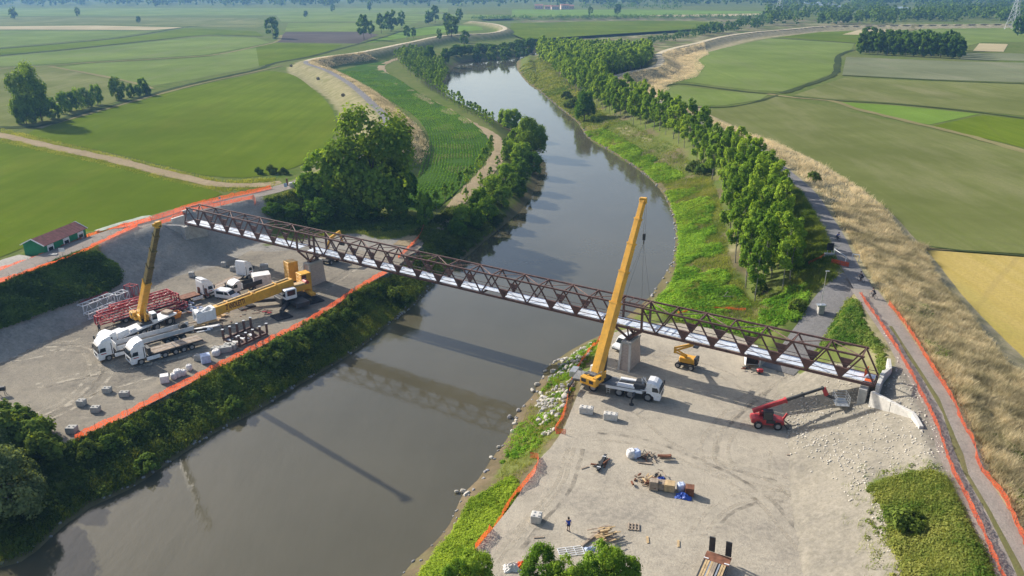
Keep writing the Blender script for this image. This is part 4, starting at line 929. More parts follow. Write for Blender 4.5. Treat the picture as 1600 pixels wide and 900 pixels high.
# left bank below the yard and on past the bridge
lb = lambda q: (~INW(q)) & (~INY(q)) & (D2W(q) < 13.5) & (D2W(q) > 0.9)
pts = scatter(5200, PL([(-60, 660), (0, 650), (110, 690), (250, 622), (440, 524), (600, 428), (650, 375), (700, 340), (790, 330), (700, 440), (600, 520), (450, 620), (200, 790), (60, 870), (-120, 930)], -2), lb)
blanket('bank_scrub', 'dark scrub and weeds covering the steep left river bank', 'scrub', pts, (0.4, 1.1), 30, 0.26, 'leaf_bank', 0.9, 0.30, 5.0)
pts = scatter(5000, PL([(-40, 880), (200, 720), (450, 590), (640, 450), (660, 480), (470, 620), (220, 770), (0, 900)], -3), lambda q: (~INW(q)) & (~INY(q)) & (D2W(q) > 0.6) & (D2W(q) < 9))
blades('bank_grass', 'tall dull grass on the lower left river bank', 'grass', pts, 7, (0.5, 1.0), 0.03, 0.3, 'leaf_weed', 0.3, 0.35)
pts = scatter(3400, PL([(100, 688), (300, 596), (480, 503), (600, 428), (612, 440), (490, 525), (310, 615), (130, 705)], 0), lambda q: ~INY(q))
blades('bank_edge_grass', 'bright fringe of grass along the top of the left bank below the orange net', 'grass', pts, 8, (0.4, 0.9), 0.03, 0.25, 'leaf_vine', 0.3, 0.5)
# corn rows
dirc = np.array(P(690, 190, .7)) - np.array(P(600, 118, .7)); cpts = []
cl = smooth(PL([(540, 112), (575, 128), (622, 152), (650, 172), (672, 195), (680, 220), (678, 250), (665, 285), (640, 322)], .7), 1.0)
dt = np.gradient(cl, axis=0); dt /= np.linalg.norm(dt, axis=1)[:, None]; nc = np.stack([-dt[:, 1], dt[:, 0]], 1)
for k in np.arange(-40, 60, 1.0):
    q = cl + nc*k + rng.normal(0, 0.06, cl.shape); cpts.append(q[inside(q, CORN)])
cpts = np.concatenate(cpts)
blanket('maize_crop', 'rows of young maize in the curved field beside the river', 'crop', cpts, (0.3, 0.45), 6, 0.42, 'leaf_corn', 1.3, 0.6, 40.0)
structure(sheet('field', CORN, 0.62, 'corn_ground'))
# right bank: vines and weeds beyond the bridge
rb = lambda q: (~INW(q)) & (~INY(q)) & (D2W(q) > 1.0) & (vnoise(q[:, 0], q[:, 1], 7, 31) + .35*vnoise(q[:, 0], q[:, 1], 1.6, 33) < 0.13) & (seg_dist(q, RAMP)[0] > 3.0)
pts = scatter(6500, PL([(1012, 475), (1050, 430), (1062, 390), (1056, 340), (1110, 330), (1130, 380), (1140, 440), (1180, 480), (1270, 470), (1250, 520), (1180, 525), (1060, 500)], 0), rb)
blanket('bank_vines', 'bright green creepers spreading over the right bank beyond the bridge', 'creeper', pts, (0.3, 1.0), 24, 0.28, 'leaf_vine', 0.75, 0.52, 3.5)
pts = scatter(6500, PL([(1056, 345), (1035, 300), (1000, 268), (945, 230), (905, 190), (935, 190), (1000, 225), (1060, 260), (1120, 310), (1110, 340)], 0), rb)
blanket('bank_vines', 'weeds and creepers along the right bank towards the bend', 'creeper', pts, (0.3, 1.0), 14, 0.40, 'leaf_vine', 0.6, 0.52, 5.0)
pts = scatter(4200, PL([(903, 188), (865, 160), (828, 128), (812, 100), (850, 90), (880, 125), (960, 190), (935, 200)], 0), rb)
blanket('bank_vines', 'green weeds on the far right bank below the plantation', 'creeper', pts, (0.5, 1.1), 10, 0.6, 'leaf_weed', 0.5, 0.5, 12.0)
# right bank below the yard
nb = lambda q: (~INW(q)) & (~INY(q)) & (D2W(q) > 0.8)
pts = scatter(1500, PL([(735, 765), (800, 745), (812, 790), (745, 862), (700, 905), (640, 905), (700, 825)], -1.5), nb)
blanket('bank_vines', 'dense green creepers on the near right bank at the bottom edge', 'creeper', pts, (0.25, 0.75), 46, 0.17, 'leaf_vine', 0.75, 0.55, 2.5)
pts = scatter(420, PL([(800, 660), (850, 590), (900, 545), (945, 520), (940, 545), (905, 590), (885, 650), (850, 690), (800, 740), (775, 730)], -1.5), lambda q: nb(q) & (vnoise(q[:, 0], q[:, 1], 3.5, 4) > -0.02))
blanket('bank_weeds', 'patches of weeds between the boulders on the right bank', 'weeds', pts, (0.3, 0.7), 34, 0.2, 'leaf_vine', 0.7, 0.5, 4.0)
pts = scatter(900, PL([(800, 660), (850, 590), (900, 545), (945, 525), (940, 550), (905, 590), (885, 650), (860, 700), (800, 770), (775, 740)], -1.5), nb)
blades('bank_grass', 'dry grass tufts among the boulders of the right bank', 'grass', pts, 10, (0.3, 0.7), 0.025, 0.25, 'leaf_weed', 0.4, 0.7)
pts = scatter(9000, PL([(1012, 475), (1050, 430), (1062, 390), (1056, 340), (1036, 300), (1000, 265), (1110, 275), (1128, 320), (1140, 400), (1170, 470), (1270, 470), (1250, 520), (1060, 505)], 0), lambda q: (~INW(q)) & (~INY(q)) & (D2W(q) > 2.0) & (seg_dist(q, RAMP)[0] > 2.8))
blades('rough_grass', 'rough grass between the creepers on the right bank', 'grass', pts, 8, (0.25, 0.75), 0.045, 0.35, 'leaf_weed', 0.35, 0.5, 4.0)
pts = scatter(7000, PL([(1000, 265), (900, 185), (828, 120), (850, 92), (880, 125), (965, 186), (1061, 236), (1112, 280)], 0), lambda q: (~INW(q)) & (~INY(q)) & (D2W(q) > 2.0))
blades('rough_grass', 'rough grass on the right bank towards the far bend', 'grass', pts, 7, (0.3, 0.8), 0.09, 0.6, 'leaf_weed', 0.35, 0.5, 8.0)
# weedy patch and verge at lower right
WEED = PL([(1335, 785), (1355, 765), (1400, 748), (1432, 738), (1478, 745), (1495, 770), (1515, 815), (1550, 885), (1560, 930), (1400, 960), (1383, 900), (1372, 850), (1345, 800)], 3)
WEEDW = smooth([G(u, v)[:2] for u, v in ((1335, 785), (1355, 765), (1400, 748), (1432, 738), (1476, 748), (1492, 775), (1512, 820), (1546, 890), (1570, 950), (1420, 980), (1390, 900), (1374, 850), (1347, 805))], 3, closed=True)
pts = scatter(3000, WEEDW, lambda q: ~INY(q)); pts = np.concatenate([pts, pts[:500] + rng.normal(0, 1.5, (500, 2))]); pts = pts[(D2R(pts) > 2.6)]
blanket('weed_patch', 'lush green weeds on the levee slope at lower right', 'weeds', pts, (0.2, 0.9), 34, 0.17, 'leaf_weed', 0.85, 0.42, 4.0)
pts = scatter(1800, WEEDW, lambda q: ~INY(q)); pts = np.concatenate([pts, pts[:700] + rng.normal(0, 1.8, (700, 2))]); pts = pts[(D2R(pts) > 2.6)]
blades('weed_grass', 'tufts of tall grass with pale seed heads in the lower right weeds', 'grass', pts, 8, (0.5, 1.0), 0.02, 0.22, 'leaf_weed', 0.35, 0.6)
VERGE = smooth([G(u, v)[:2] for u, v in ((1325, 455), (1340, 470), (1352, 505), (1372, 535), (1385, 565), (1378, 590), (1362, 545), (1335, 538), (1290, 545), (1262, 552), (1290, 510), (1308, 478))], 2, closed=True)
pts = scatter(1700, VERGE, lambda q: seg_dist(q, RAMP)[0] > 2.6)
blanket('verge_weeds', 'fresh green weeds on the slope between ramp road and levee track', 'weeds', pts, (0.2, 0.7), 26, 0.2, 'leaf_weed', 0.8, 0.45, 3.0)
# dry grass of the right levee
FLD_A = PL([f for f in FIELDS if f[1][0] == (1212, 151)][0][1], ZF); FLD_B = PL([f for f in FIELDS if f[0] == 'wheat'][0][1], ZF)
dg = lambda q: (~inside(q, FLOOD)) & (D2R(q) > 2.6) & (D2R(q) < 28) & ~inside(q, FLD_A) & ~inside(q, FLD_B)
pts = scatter(19000, PL([(1600, 930), (1490, 700), (1380, 480), (1310, 370), (1300, 330), (1380, 310), (1460, 380), (1540, 470), (1690, 640), (1800, 850), (1900, 1300), (1700, 1150)], 5), dg)
blades('dry_grass', 'tall dry straw-coloured grass on the outer slope of the right levee', 'grass', pts, 13, (0.4, 1.25), 0.035, 0.24, 'leaf_straw', 0.38, 0.5, 2.0)
pts = scatter(9000, PL([(1320, 380), (1250, 290), (1180, 235), (1080, 185), (960, 130), (1040, 85), (1100, 70), (1110, 85), (1085, 120), (1030, 140), (1130, 190), (1220, 215), (1340, 262), (1460, 368)], 5), dg)
blades('dry_grass', 'pale dry grass on the right levee running away into the distance', 'grass', pts, 9, (0.6, 1.5), 0.07, 0.45, 'leaf_straw', 0.34, 0.8, 4.0)
pts = scatter(5200, PL([(1700, 1100), (1650, 980), (1500, 690), (1400, 500), (1440, 480), (1560, 640), (1750, 850)], 5), lambda q: dg(q) & (D2R(q) > 3.5))
blanket('dry_scrub', 'dark weeds growing through the dry grass on the right levee', 'scrub', pts[vnoise(pts[:, 0], pts[:, 1], 6, 44) > -0.04], (0.25, 0.75), 20, 0.2, 'leaf_weed', 1.0, 0.3, 4.0)
pts = scatter(6500, PL([(1240, 470), (1245, 400), (1215, 310), (1150, 240), (1060, 185), (1000, 158), (1030, 160), (1180, 232), (1265, 300), (1300, 360), (1316, 405), (1300, 455)], 4), lambda q: inside(q, FLOOD) & (D2R(q) > 2.4) & (D2R(q) < 16) & (seg_dist(q, RAMP)[0] > 3))
blades('slope_grass', 'long dull grass on the shaded levee slope behind the poplars', 'grass', pts, 9, (0.6, 1.1), 0.05, 0.4, 'leaf_weed', 0.3, 0.4, 6.0)
# left levee slopes
thick = smooth([G(u, v)[:2] for u, v in ((-80, 480), (0, 447), (60, 424), (110, 404), (150, 397), (178, 415), (188, 440), (120, 470), (60, 492), (0, 514), (-80, 545))], 2, closed=True)
pts = scatter(4800, thick)
blanket('bramble_thicket', 'dark bramble thicket on the levee slope left of the gravel', 'thicket', pts, (0.5, 1.2), 30, 0.3, 'leaf_bank', 0.9, 0.25, 6.0)
pts = scatter(7000, [(-150, 250), (5, 620)], lambda q: inside(q, FLOOD) & (D2L(q) > 2.1) & (D2L(q) < 12.5))
blades('levee_grass', 'dry grass on the inner slope of the curving left levee', 'grass', pts, 7, (0.4, 1.0), 0.1, 0.6, 'leaf_straw', 0.3, 0.45, 5.0)
pts = scatter(3000, PL([(420, 345), (470, 330), (640, 335), (690, 360), (640, 385), (560, 366), (480, 366), (440, 362), (405, 340)], 1), lambda q: (~INY(q)) & (~INW(q)) & inside(q, FLOOD) & (D2L(q) > 4))
blades('rough_grass', 'rough sunlit grass in the hollow behind the bridge', 'grass', pts, 9, (0.3, 0.8), 0.04, 0.4, 'leaf_weed', 0.3, 0.55)
pts = scatter(1500, PL([(420, 340), (470, 325), (640, 330), (670, 345), (600, 352), (480, 350), (430, 352)], 2), lambda q: (~INY(q)) & inside(q, FLOOD) & (D2L(q) > 3.2))
blanket('slope_scrub', 'shaded scrub on the levee slope under the big trees', 'scrub', pts, (0.5, 1.1), 24, 0.34, 'leaf_bank', 0.8, 0.25)
# verge grass beside dirt track and levee tracks
pts = scatter(2600, PL([(0, 200), (0, 222), (130, 250), (280, 287), (350, 300), (430, 292), (430, 278), (350, 283), (200, 248), (50, 212)], 3), lambda q: seg_dist(q, smooth(PL([(0, 211), (50, 222), (130, 240), (200, 255), (280, 276), (350, 289), (410, 289)], ZF), 6))[0] > 2.2)
blades('verge_grass', 'ragged straw grass along the dirt track between the green fields', 'grass', pts, 6, (0.25, 0.6), 0.08, 0.5, 'leaf_weed', 0.3, 0.75)

# ------------------------------------------------------------------ vehicles
M('white_paint', (0.78, 0.79, 0.80), 0.35, 0, 0.06, 1.2, 0.5, dirt=(0.60, 0.58, 0.54))
M('white_grey', (0.58, 0.59, 0.60), 0.45, 0, 0.08, 1.2, 0.5)
M('yellow_paint', (0.72, 0.37, 0.035), 0.4, 0, 0.12, 1.0, 0.5, dirt=(0.50, 0.28, 0.06))
M('boom_olive', (0.13, 0.11, 0.045), 0.5, 0, 0.3, 1.2, 0.4, dirt=(0.30, 0.19, 0.04))  # darker olive tone of the upper boom sections
M('red_paint', (0.42, 0.035, 0.04), 0.45, 0, 0.2, 1.2, 0.5, dirt=(0.30, 0.05, 0.05))
M('lattice_red', (0.36, 0.025, 0.035), 0.5, 0, 0.2, 1.2, 0.4)
M('dark_steel', (0.045, 0.048, 0.052), 0.55, 0.2, 0.25, 1.5, 0.5)
M('rubber', (0.025, 0.025, 0.027), 0.85, 0, 0.2, 2.0, 0.3, dirt=(0.10, 0.09, 0.075))
M('rim_grey', (0.32, 0.32, 0.32), 0.45, 0.4, 0.15, 2.0, 0.5)
M('rope', (0.10, 0.10, 0.10), 0.6)
M('wood_deck', (0.36, 0.29, 0.22), 0.85, 0, 0.25, 1.6, 0.2, dirt=(0.25, 0.21, 0.17))
M('wood_new', (0.52, 0.38, 0.21), 0.85, 0, 0.25, 1.6, 0.2)
M('plank_brown', (0.27, 0.205, 0.155), 0.85, 0, 0.25, 1.6, 0.2); M('plank_grey', (0.33, 0.28, 0.235), 0.85, 0, 0.25, 1.6, 0.2); M('deck_grey', (0.20, 0.21, 0.22), 0.6, 0.1, 0.2, 1.6, 0.4, dirt=(0.33, 0.32, 0.29))
M('rusty', (0.20, 0.09, 0.055), 0.8, 0, 0.3, 1.5, 0.2)
M('blue_tarp', (0.03, 0.09, 0.42), 0.5, 0, 0.2, 2.0)
M('bag_white', (0.72, 0.70, 0.68), 0.8, 0, 0.15, 2.0, 0.2, dirt=(0.50, 0.45, 0.40))
M('bag_blue', (0.48, 0.55, 0.72), 0.7, 0, 0.15, 2.0, 0.2)
M('galvanised', (0.50, 0.52, 0.54), 0.4, 0.6, 0.12, 2.0)
M('letter_dark', (0.10, 0.02, 0.015), 0.5)
M('letter_white', (0.8, 0.78, 0.75), 0.5)
M('lamp_clear', (0.75, 0.75, 0.72), 0.15)
M('orange_skip', (0.62, 0.24, 0.03), 0.5, 0, 0.15, 1.5)
M_glass()

def between(front, rear, z=0.0):
    """place a thing whose front stands at pixel `front` with its tail at pixel `rear`"""
    a = P(*front, z); b_ = P(*rear, z); return (a[0], a[1], z), math.atan2(a[1]-b_[1], a[0]-b_[0]), math.dist(a, b_)
def wheel(root, x, y, r=0.5, wd=0.32, name='wheel'):
    t_ = MB().tube((x, y - wd/2, r), (x, y + wd/2, r), r, n=16).build(name, 'rubber', root, bevel=0.03)
    MB().tube((x, y - wd/2 - .015, r), (x, y + wd/2 + .015, r), r*0.58, n=12).build('rim', 'rim_grey', t_); return t_
def text_part(name, body, size, root, origin, xdir, ydir, mat, depth=0.02, space=1.0, sx=1.0):
    c = bpy.data.curves.new(name, 'FONT'); c.body = body; c.size = size; c.extrude = depth; c.space_character = space; c.offset = size*.022
    o = bpy.data.objects.new(name, c); col.objects.link(o); bpy.context.view_layer.update()
    me = bpy.data.meshes.new_from_object(o.evaluated_get(bpy.context.evaluated_depsgraph_get())); bpy.data.objects.remove(o); bpy.data.curves.remove(c)
    x = Vector(xdir).normalized(); y = Vector(ydir).normalized(); y = (y - x*(x.dot(y))).normalized(); z = x.cross(y)
    mt = Matrix((x*sx, y, z)).transposed().to_4x4(); mt.translation = Vector(origin); me.transform(mt)
    me.materials.clear(); me.materials.append(MATS[mat]); q = bpy.data.objects.new(name, me); col.objects.link(q); q.parent = root; return q
def cab(root, xf=0.0, high=True, paint='white_paint', narrow=1.24, deflector=True, rear=2.25):
    """cab-over truck cab, front face at x = xf"""
    top = 3.55 if high else 2.95
    prof = [(0.0, 0.42), (0.09, 0.55), (0.10, 1.15), (0.05, 1.75), (-0.16, top - .75), (-0.34, top - .42), (-0.75, top - .12), (-1.2, top), (-rear, top - 0.02), (-rear, 1.05), (-1.95, 0.98), (-0.95, 0.98), (-0.80, 0.42)]
    MB().prism([(xf + x, z) for x, z in prof], -narrow, narrow).build('cab', paint, root, bevel=0.07)
    w1, w2 = (0.07, 1.78), (-0.14, top - 0.80); y = narrow - 0.1
    MB().add([(xf + w1[0], -y, w1[1]), (xf + w1[0], y, w1[1]), (xf + w2[0] + .03, y - .06, w2[1]), (xf + w2[0] + .03, -y + .06, w2[1]), (xf + w1[0] - .06, -y, w1[1]), (xf + w1[0] - .06, y, w1[1]), (xf + w2[0] - .05, y - .06, w2[1]), (xf + w2[0] - .05, -y + .06, w2[1])],
             [(0, 1, 2, 3), (7, 6, 5, 4), (0, 4, 5, 1), (1, 5, 6, 2), (2, 6, 7, 3), (3, 7, 4, 0)]).build('windscreen', 'cab_glass', root)
    for s_ in (-1, 1):
        ya, yb = sorted((s_*(narrow - .03), s_*(narrow + .015)))
        MB().prism([(xf - .18, 1.72), (xf - 1.15, 1.72), (xf - 1.15, 2.38), (xf - .42, 2.38)], ya, yb).build('side_window', 'cab_glass', root)
        if high: MB().box((xf - rear + .22, s_*(narrow + .005), 2.0), (0.12, 0.03, 1.8)).build('side_vent', 'dark_steel', root)
        mb = MB().box((xf + .02, s_*(narrow + .24), 2.15), (0.14, 0.26, 0.62)).bar((xf - .1, s_*narrow, 2.42), (xf, s_*(narrow + .2), 2.42), 0.06); mb.build('mirror', 'dark_steel', root)
        MB().box((xf + .085, s_*(narrow - .3), 0.78), (0.06, 0.42, 0.2)).build('headlight', 'lamp_clear', root)
    if high:
        for s_ in (-1, 1): MB().box((xf - .75, s_*(narrow + .004), 1.42), (.8, .02, .13)).build('door_stripe', 'red_paint', root)
    MB().box((xf + .085, 0, 1.22), (0.05, 1.5, 0.5)).build('grille', 'dark_steel', root)
    MB().box((xf - .10, 0, top - .70), (0.2, 2*narrow - .3, 0.05), Matrix.Rotation(R(12), 3, 'Y')).build('sun_visor', 'dark_steel', root)
    if deflector:
        MB().prism([(xf - .55, top - .15), (xf - 1.05, top + .22), (xf - 1.75, top + .42), (xf - rear + .05, top + .42), (xf - rear + .05, top - .1)], -narrow + .1, narrow - .1).build('air_deflector', paint, root, bevel=0.05)
def tractor(root, xf=0.0, axles=1, skirts=True):
    cab(root, xf)
    L = 6.0 if axles == 1 else 7.0
    mb = MB(); [mb.box((xf - L/2 - .3, s_*0.43, 0.85), (L - .6, 0.12, 0.28)) for s_ in (-1, 1)]; mb.box((xf - 4.6, 0, 1.08), (1.0, 0.95, 0.12)).box((xf - 3.2, 0, 0.95), (1.2, 1.9, 0.35)).build('chassis', 'dark_steel', root)
    xs = [xf - 1.42] + [xf - 5.1 - 1.35*k for k in range(axles)]
    for k, x in enumerate(xs):
        for s_ in (-1, 1): wheel(root, x, s_*(1.06 if k == 0 else 0.98), 0.52, 0.34 if k == 0 else 0.52)
    if skirts:
        for s_ in (-1, 1): MB().box((xf - 3.35, s_*1.14, 0.68), (2.1, 0.16, 0.62)).build('side_skirt', 'white_paint', root, bevel=0.04)
    return L
def trailer(root, x0, x1, z=1.25, axles=3, deck='wood_deck', wd=2.5):
    if deck == 'wood_deck':
        for k in range(6): MB().box(((x0+x1)/2, (k - 2.5)*wd/6, z - .07 + .012*(k % 2)), (x0 - x1 - .04*(k % 3), wd/6 - .03, 0.13)).build('plank', ('plank_brown', 'wood_deck', 'plank_grey')[(k*2 + int(wd*7)) % 3], root)
    else: MB().box(((x0+x1)/2, 0, z - .07), (x0 - x1, wd, 0.13)).build('trailer_deck', deck, root)
    mb = MB(); [mb.box(((x0+x1)/2, s_*0.55, z - .33), (x0 - x1 - .3, 0.14, 0.38)) for s_ in (-1, 1)]
    for s_ in (-1, 1): mb.box(((x0+x1)/2, s_*(wd/2 - .04), z - .14), (x0 - x1, 0.07, 0.26))
    mb.build('trailer_frame', 'dark_steel', root)
    for k in range(axles):
        for s_ in (-1, 1): wheel(root, x1 + 1.9 + 1.31*k, s_*1.02, 0.5, 0.42)
    for s_ in (-1, 1): MB().bar((x1 + 5.6, s_*1.14, 0.72), (x1 + 8.0, s_*1.14, 0.72), 0.04, 0.1).bar((x1 + 5.6, s_*1.14, 0.48), (x1 + 8.0, s_*1.14, 0.48), 0.04, 0.1).build('side_guard', 'galvanised', root)
    MB().box((x1 - .03, 0, z - .35), (0.05, wd - .1, 0.25)).build('tail_bar', 'red_paint', root)

# lorry with drop sides, nearer two of the three white cabs in a row
loc, rz, L = between((153, 564), (301, 523)); T1 = empty('dropside_lorry', loc, rz, 'long white lorry with pale drop-side trailer parked between crane and flatbed', 'lorry')
tractor(T1); tl = -L
trailer(T1, -2.75, tl, 1.3)
for s_ in (-1, 1):
    n = 5
    for k in range(n):
        a_, c_ = -2.85 + (tl + 2.9)*k/n, -2.85 + (tl + 2.9)*(k+1)/n
        MB().box(((a_+c_)/2, s_*1.235, 1.72), (abs(c_-a_) - .07, 0.06, 0.72)).build('side_board', 'white_grey', T1)
    for k in range(n+1): MB().box((-2.85 + (tl + 2.9)*k/n, s_*1.24, 1.72), (0.09, 0.09, 0.78)).build('stake', 'galvanised', T1)
MB().box((-2.75, 0, 1.9), (0.1, 2.4, 1.3)).build('headboard', 'white_grey', T1)
w_ = loc[0] + math.cos(rz)*(tl + 1.4), loc[1] + math.sin(rz)*(tl + 1.4)
rl = empty('bundle', (w_[0], w_[1], 1.3), rz, 'black rolled bundle standing at the tail of the drop-side trailer', 'bundle')
MB().tube((0, -.4, .65), (0, .5, .65), 0.62, n=14).tube((0, -.45, .65), (0, .55, .65), 0.25, n=10).build('roll', 'rubber', rl); MB().bar((-.7, 0, 0), (-.3, 0, 1.1), .08).bar((.7, 0, 0), (.3, 0, 1.1), .08).build('cradle', 'galvanised', rl)
# flatbed
loc, rz, L = between((203, 570.5), (314, 538)); T2 = empty('flatbed_lorry', loc, rz, 'white lorry with empty pinkish flatbed trailer, nearest of the parked row', 'lorry')
tractor(T2); tl = -L; trailer(T2, -3.3, tl, 1.35)
MB().box((-6.9, 0.3, 1.385), (0.12, 1.9, 0.06)).build('deck_strap', 'dark_steel', T2)
MB().box((-2.95, 0, 1.6), (0.5, 1.7, 1.3)).tube((-2.9, -.5, 1.2), (-2.9, -.5, 2.3), .09).build('engine_stack', 'dark_steel', T2)
# lattice carrying lorry (facing right)
loc, rz, L = between((331, 461), (176, 507)); T3 = empty('tractor_unit', loc, rz, 'white lorry with dark red low-loader under the red lattice sections', 'lorry')
tractor(T3, 0, 2); tl = -L
trailer(T3, -6.4, tl, 1.0, 3, 'dark_steel')
MB().box((-4.6, 0, 1.22), (3.6, 2.3, 0.16)).build('gooseneck', 'rusty', T3)
T3rz, T3loc = rz, loc
# empty low loader with white cab turned away
loc, rz, L = between((389, 432), (328, 462)); T4 = empty('lowloader_lorry', loc, rz, 'white and dark cab lorry with long weathered plank deck facing away', 'lorry')
tractor(T4, 0, 1, False); tl = -max(L, 13.0); trailer(T4, -3.4, tl, 1.15, 3)
for s_ in (-1, 1): MB().box((tl - .2, s_*.8, 1.5), (0.14, 0.6, 1.5)).build('ramp', 'rusty', T4)
# tipper van and small van
loc, rz, L = between((360, 463), (396, 452)); V1 = empty('tipper_truck', loc, rz, 'small white cab tipper truck with open dark body beside the plank deck', 'truck')
cab(V1, 0, False, 'white_paint', 1.05, False, 1.9)
MB().box((-3.6, 0, .75), (5.4, .9, .3)).build('chassis', 'dark_steel', V1)
for x in (-1.2, -4.6):
    for s_ in (-1, 1): wheel(V1, x, s_*.88, .42, .3)
MB().box((-4.3, 0, 1.05), (4.1, 2.1, .1)).build('tipper_floor', 'rusty', V1)
for s_ in (-1, 1): MB().box((-4.3, s_*1.05, 1.5), (4.1, .07, .85)).build('side_board', 'dark_steel', V1)
MB().box((-6.35, 0, 1.5), (.07, 2.1, .85)).build('tail_board', 'dark_steel', V1); MB().box((-2.22, 0, 1.7), (.07, 2.1, 1.2)).build('headboard', 'white_paint', V1)
def van(name, loc, rz, label, L=4.6, W=1.85, Hh=1.85, open_rear=False):
    v_ = empty(name, loc, rz, label, 'van')
    k = Hh/1.85
    prof = [(0, .35), (0.02, .75), (-.15, .95*k), (-.95, 1.1*k), (-1.55, Hh - .12), (-1.9, Hh), (-L + .12, Hh - .03), (-L, Hh - .3), (-L, .35)]
    MB().prism(prof, -W/2, W/2).build('body', 'white_paint', v_, bevel=0.06)
    MB().add([(-.93, -W/2 + .12, 1.14*k), (-.93, W/2 - .12, 1.14*k), (-1.50, W/2 - .2, Hh - .14), (-1.50, -W/2 + .2, Hh - .14), (-1.1, -W/2 + .12, 1.1*k), (-1.1, W/2 - .12, 1.1*k), (-1.65, W/2 - .2, Hh - .2), (-1.65, -W/2 + .2, Hh - .2)], [(0, 1, 2, 3), (7, 6, 5, 4), (0, 4, 5, 1), (1, 5, 6, 2), (2, 6, 7, 3), (3, 7, 4, 0)]).build('windscreen', 'cab_glass', v_)
    for s_ in (-1, 1):
        ya, yb = sorted((s_*(W/2 - .03), s_*(W/2 + .012)))
        MB().prism([(-1.2, 1.08*k), (-2.25, 1.08*k), (-2.25, Hh - .2), (-1.68, Hh - .2)], ya, yb).build('side_window', 'cab_glass', v_)
        if not open_rear: MB().prism([(-2.4, 1.08*k), (-L + .5, 1.08*k), (-L + .5, Hh - .22), (-2.4, Hh - .22)], ya, yb).build('side_window', 'cab_glass', v_)
        for x in (-.95, -L + .95): wheel(v_, x, s_*(W/2 - .12), .33*k, .22)
        MB().box((.0, s_*(W/2 - .25), .75), (.06, .3, .16)).build('headlight', 'lamp_clear', v_)
        MB().box((-L - .01, s_*(W/2 - .1), 1.0), (.03, .12, .4)).build('tail_light', 'red_paint', v_)
    MB().box((.02, 0, .45), (.1, W - .1, .18)).build('bumper', 'dark_steel', v_)
    if open_rear:
        MB().box((-L - .012, 0, Hh/2 + .18), (.03, W - .22, Hh - .62)).build('load_bay_shade', 'rubber', v_)  # dark panel on the closed body stands in for the shaded load bay
        for s_ in (-1, 1): MB().box((-L - .38, s_*(W/2 + .1), Hh/2 + .18), (.75, .05, Hh - .6), Matrix.Rotation(R(12*s_), 3, 'Z')).build('rear_door', 'white_paint', v_, bevel=.02)
    else: MB().box((-L - .012, 0, 1.3*k), (.03, W - .4, .5)).build('rear_window', 'cab_glass', v_)
    return v_
loc, rz, L = between((372, 469), (346, 468)); van('small_van', loc, rz - .25, 'small white van with side windows parked behind the long yellow boom')
loc, rz, L = between((1170, 552), (1176, 580)); van('work_van', loc, rz, 'white van under the bridge with its dark load bay open', 5.0, 2.0, 2.3, True)
loc, rz, L = between((963, 550), (978, 542)); van('pickup_van', loc, rz, 'white van half hidden behind the right bridge pier', 4.6, 1.9, 2.0)

def lattice(root, a, b_, w, h, nb, mat, name='lattice', ch=0.11, dg=0.06):
    """box lattice from a to b (root coordinates): four chords, bracing joined per side"""
    a = Vector(a); b_ = Vector(b_); d = (b_ - a).normalized(); sy = Vector((-d.y, d.x, 0)).normalized(); sz = Vector((0, 0, 1))
    cn = [sy*(w/2*i) + sz*(h*j) for i, j in ((-1, 0), (1, 0), (1, 1), (-1, 1))]
    for c in cn: MB().bar(a + c, b_ + c, ch).build('chord', mat, root)
    for k in range(4):
        c1, c2 = cn[k], cn[(k+1) % 4]; mb = MB()
        for i in range(nb):
            p_, q_ = a.lerp(b_, i/nb), a.lerp(b_, (i+1)/nb); e1, e2 = (c1, c2) if i % 2 else (c2, c1); mb.bar(p_ + e1, q_ + e2, dg)
        mb.build('bracing', mat, root)
    for q_ in (a, b_):
        mb = MB(); [mb.bar(q_ + cn[k], q_ + cn[(k+1) % 4], ch*.95) for k in range(4)]; mb.build('end_frame', mat, root)
def lattice_thing(pa, pb, z, w, h, nb, mat, label, grp=None):
    a, b_ = P(*pa, z), P(*pb, z); o = empty('lattice_section', (a[0], a[1], z), math.atan2(b_[1]-a[1], b_[0]-a[0]), label, 'crane section', grp)
    lattice(o, (0, 0, 0), (math.dist(a, b_), 0, 0), w, h, nb, mat); return o
GL_ = 'crane lattice sections laid out in the left yard'
lattice_thing((118, 488), (166, 470), 0.05, 1.9, 1.9, 6, 'lattice_red', 'dark red lattice section at the back of the white stack', GL_)
lattice_thing((128, 493), (176, 474), 0.05, 1.5, 1.9, 6, 'white_paint', 'white lattice section in front of the red one, left yard', GL_)
lattice_thing((136, 498), (181, 480), 0.05, 1.3, 0.95, 6, 'white_paint', 'low white lattice section, front of the stack left of the crane', GL_)
lattice_thing((180, 473), (198, 466), 0.05, 1.7, 1.6, 3, 'white_paint', 'short white lattice section behind the yellow boom', GL_)
lattice_thing((203, 466), (212, 462), 0.05, 2.0, 2.4, 2, 'lattice_red', 'short upright red lattice piece behind the yellow boom', GL_)
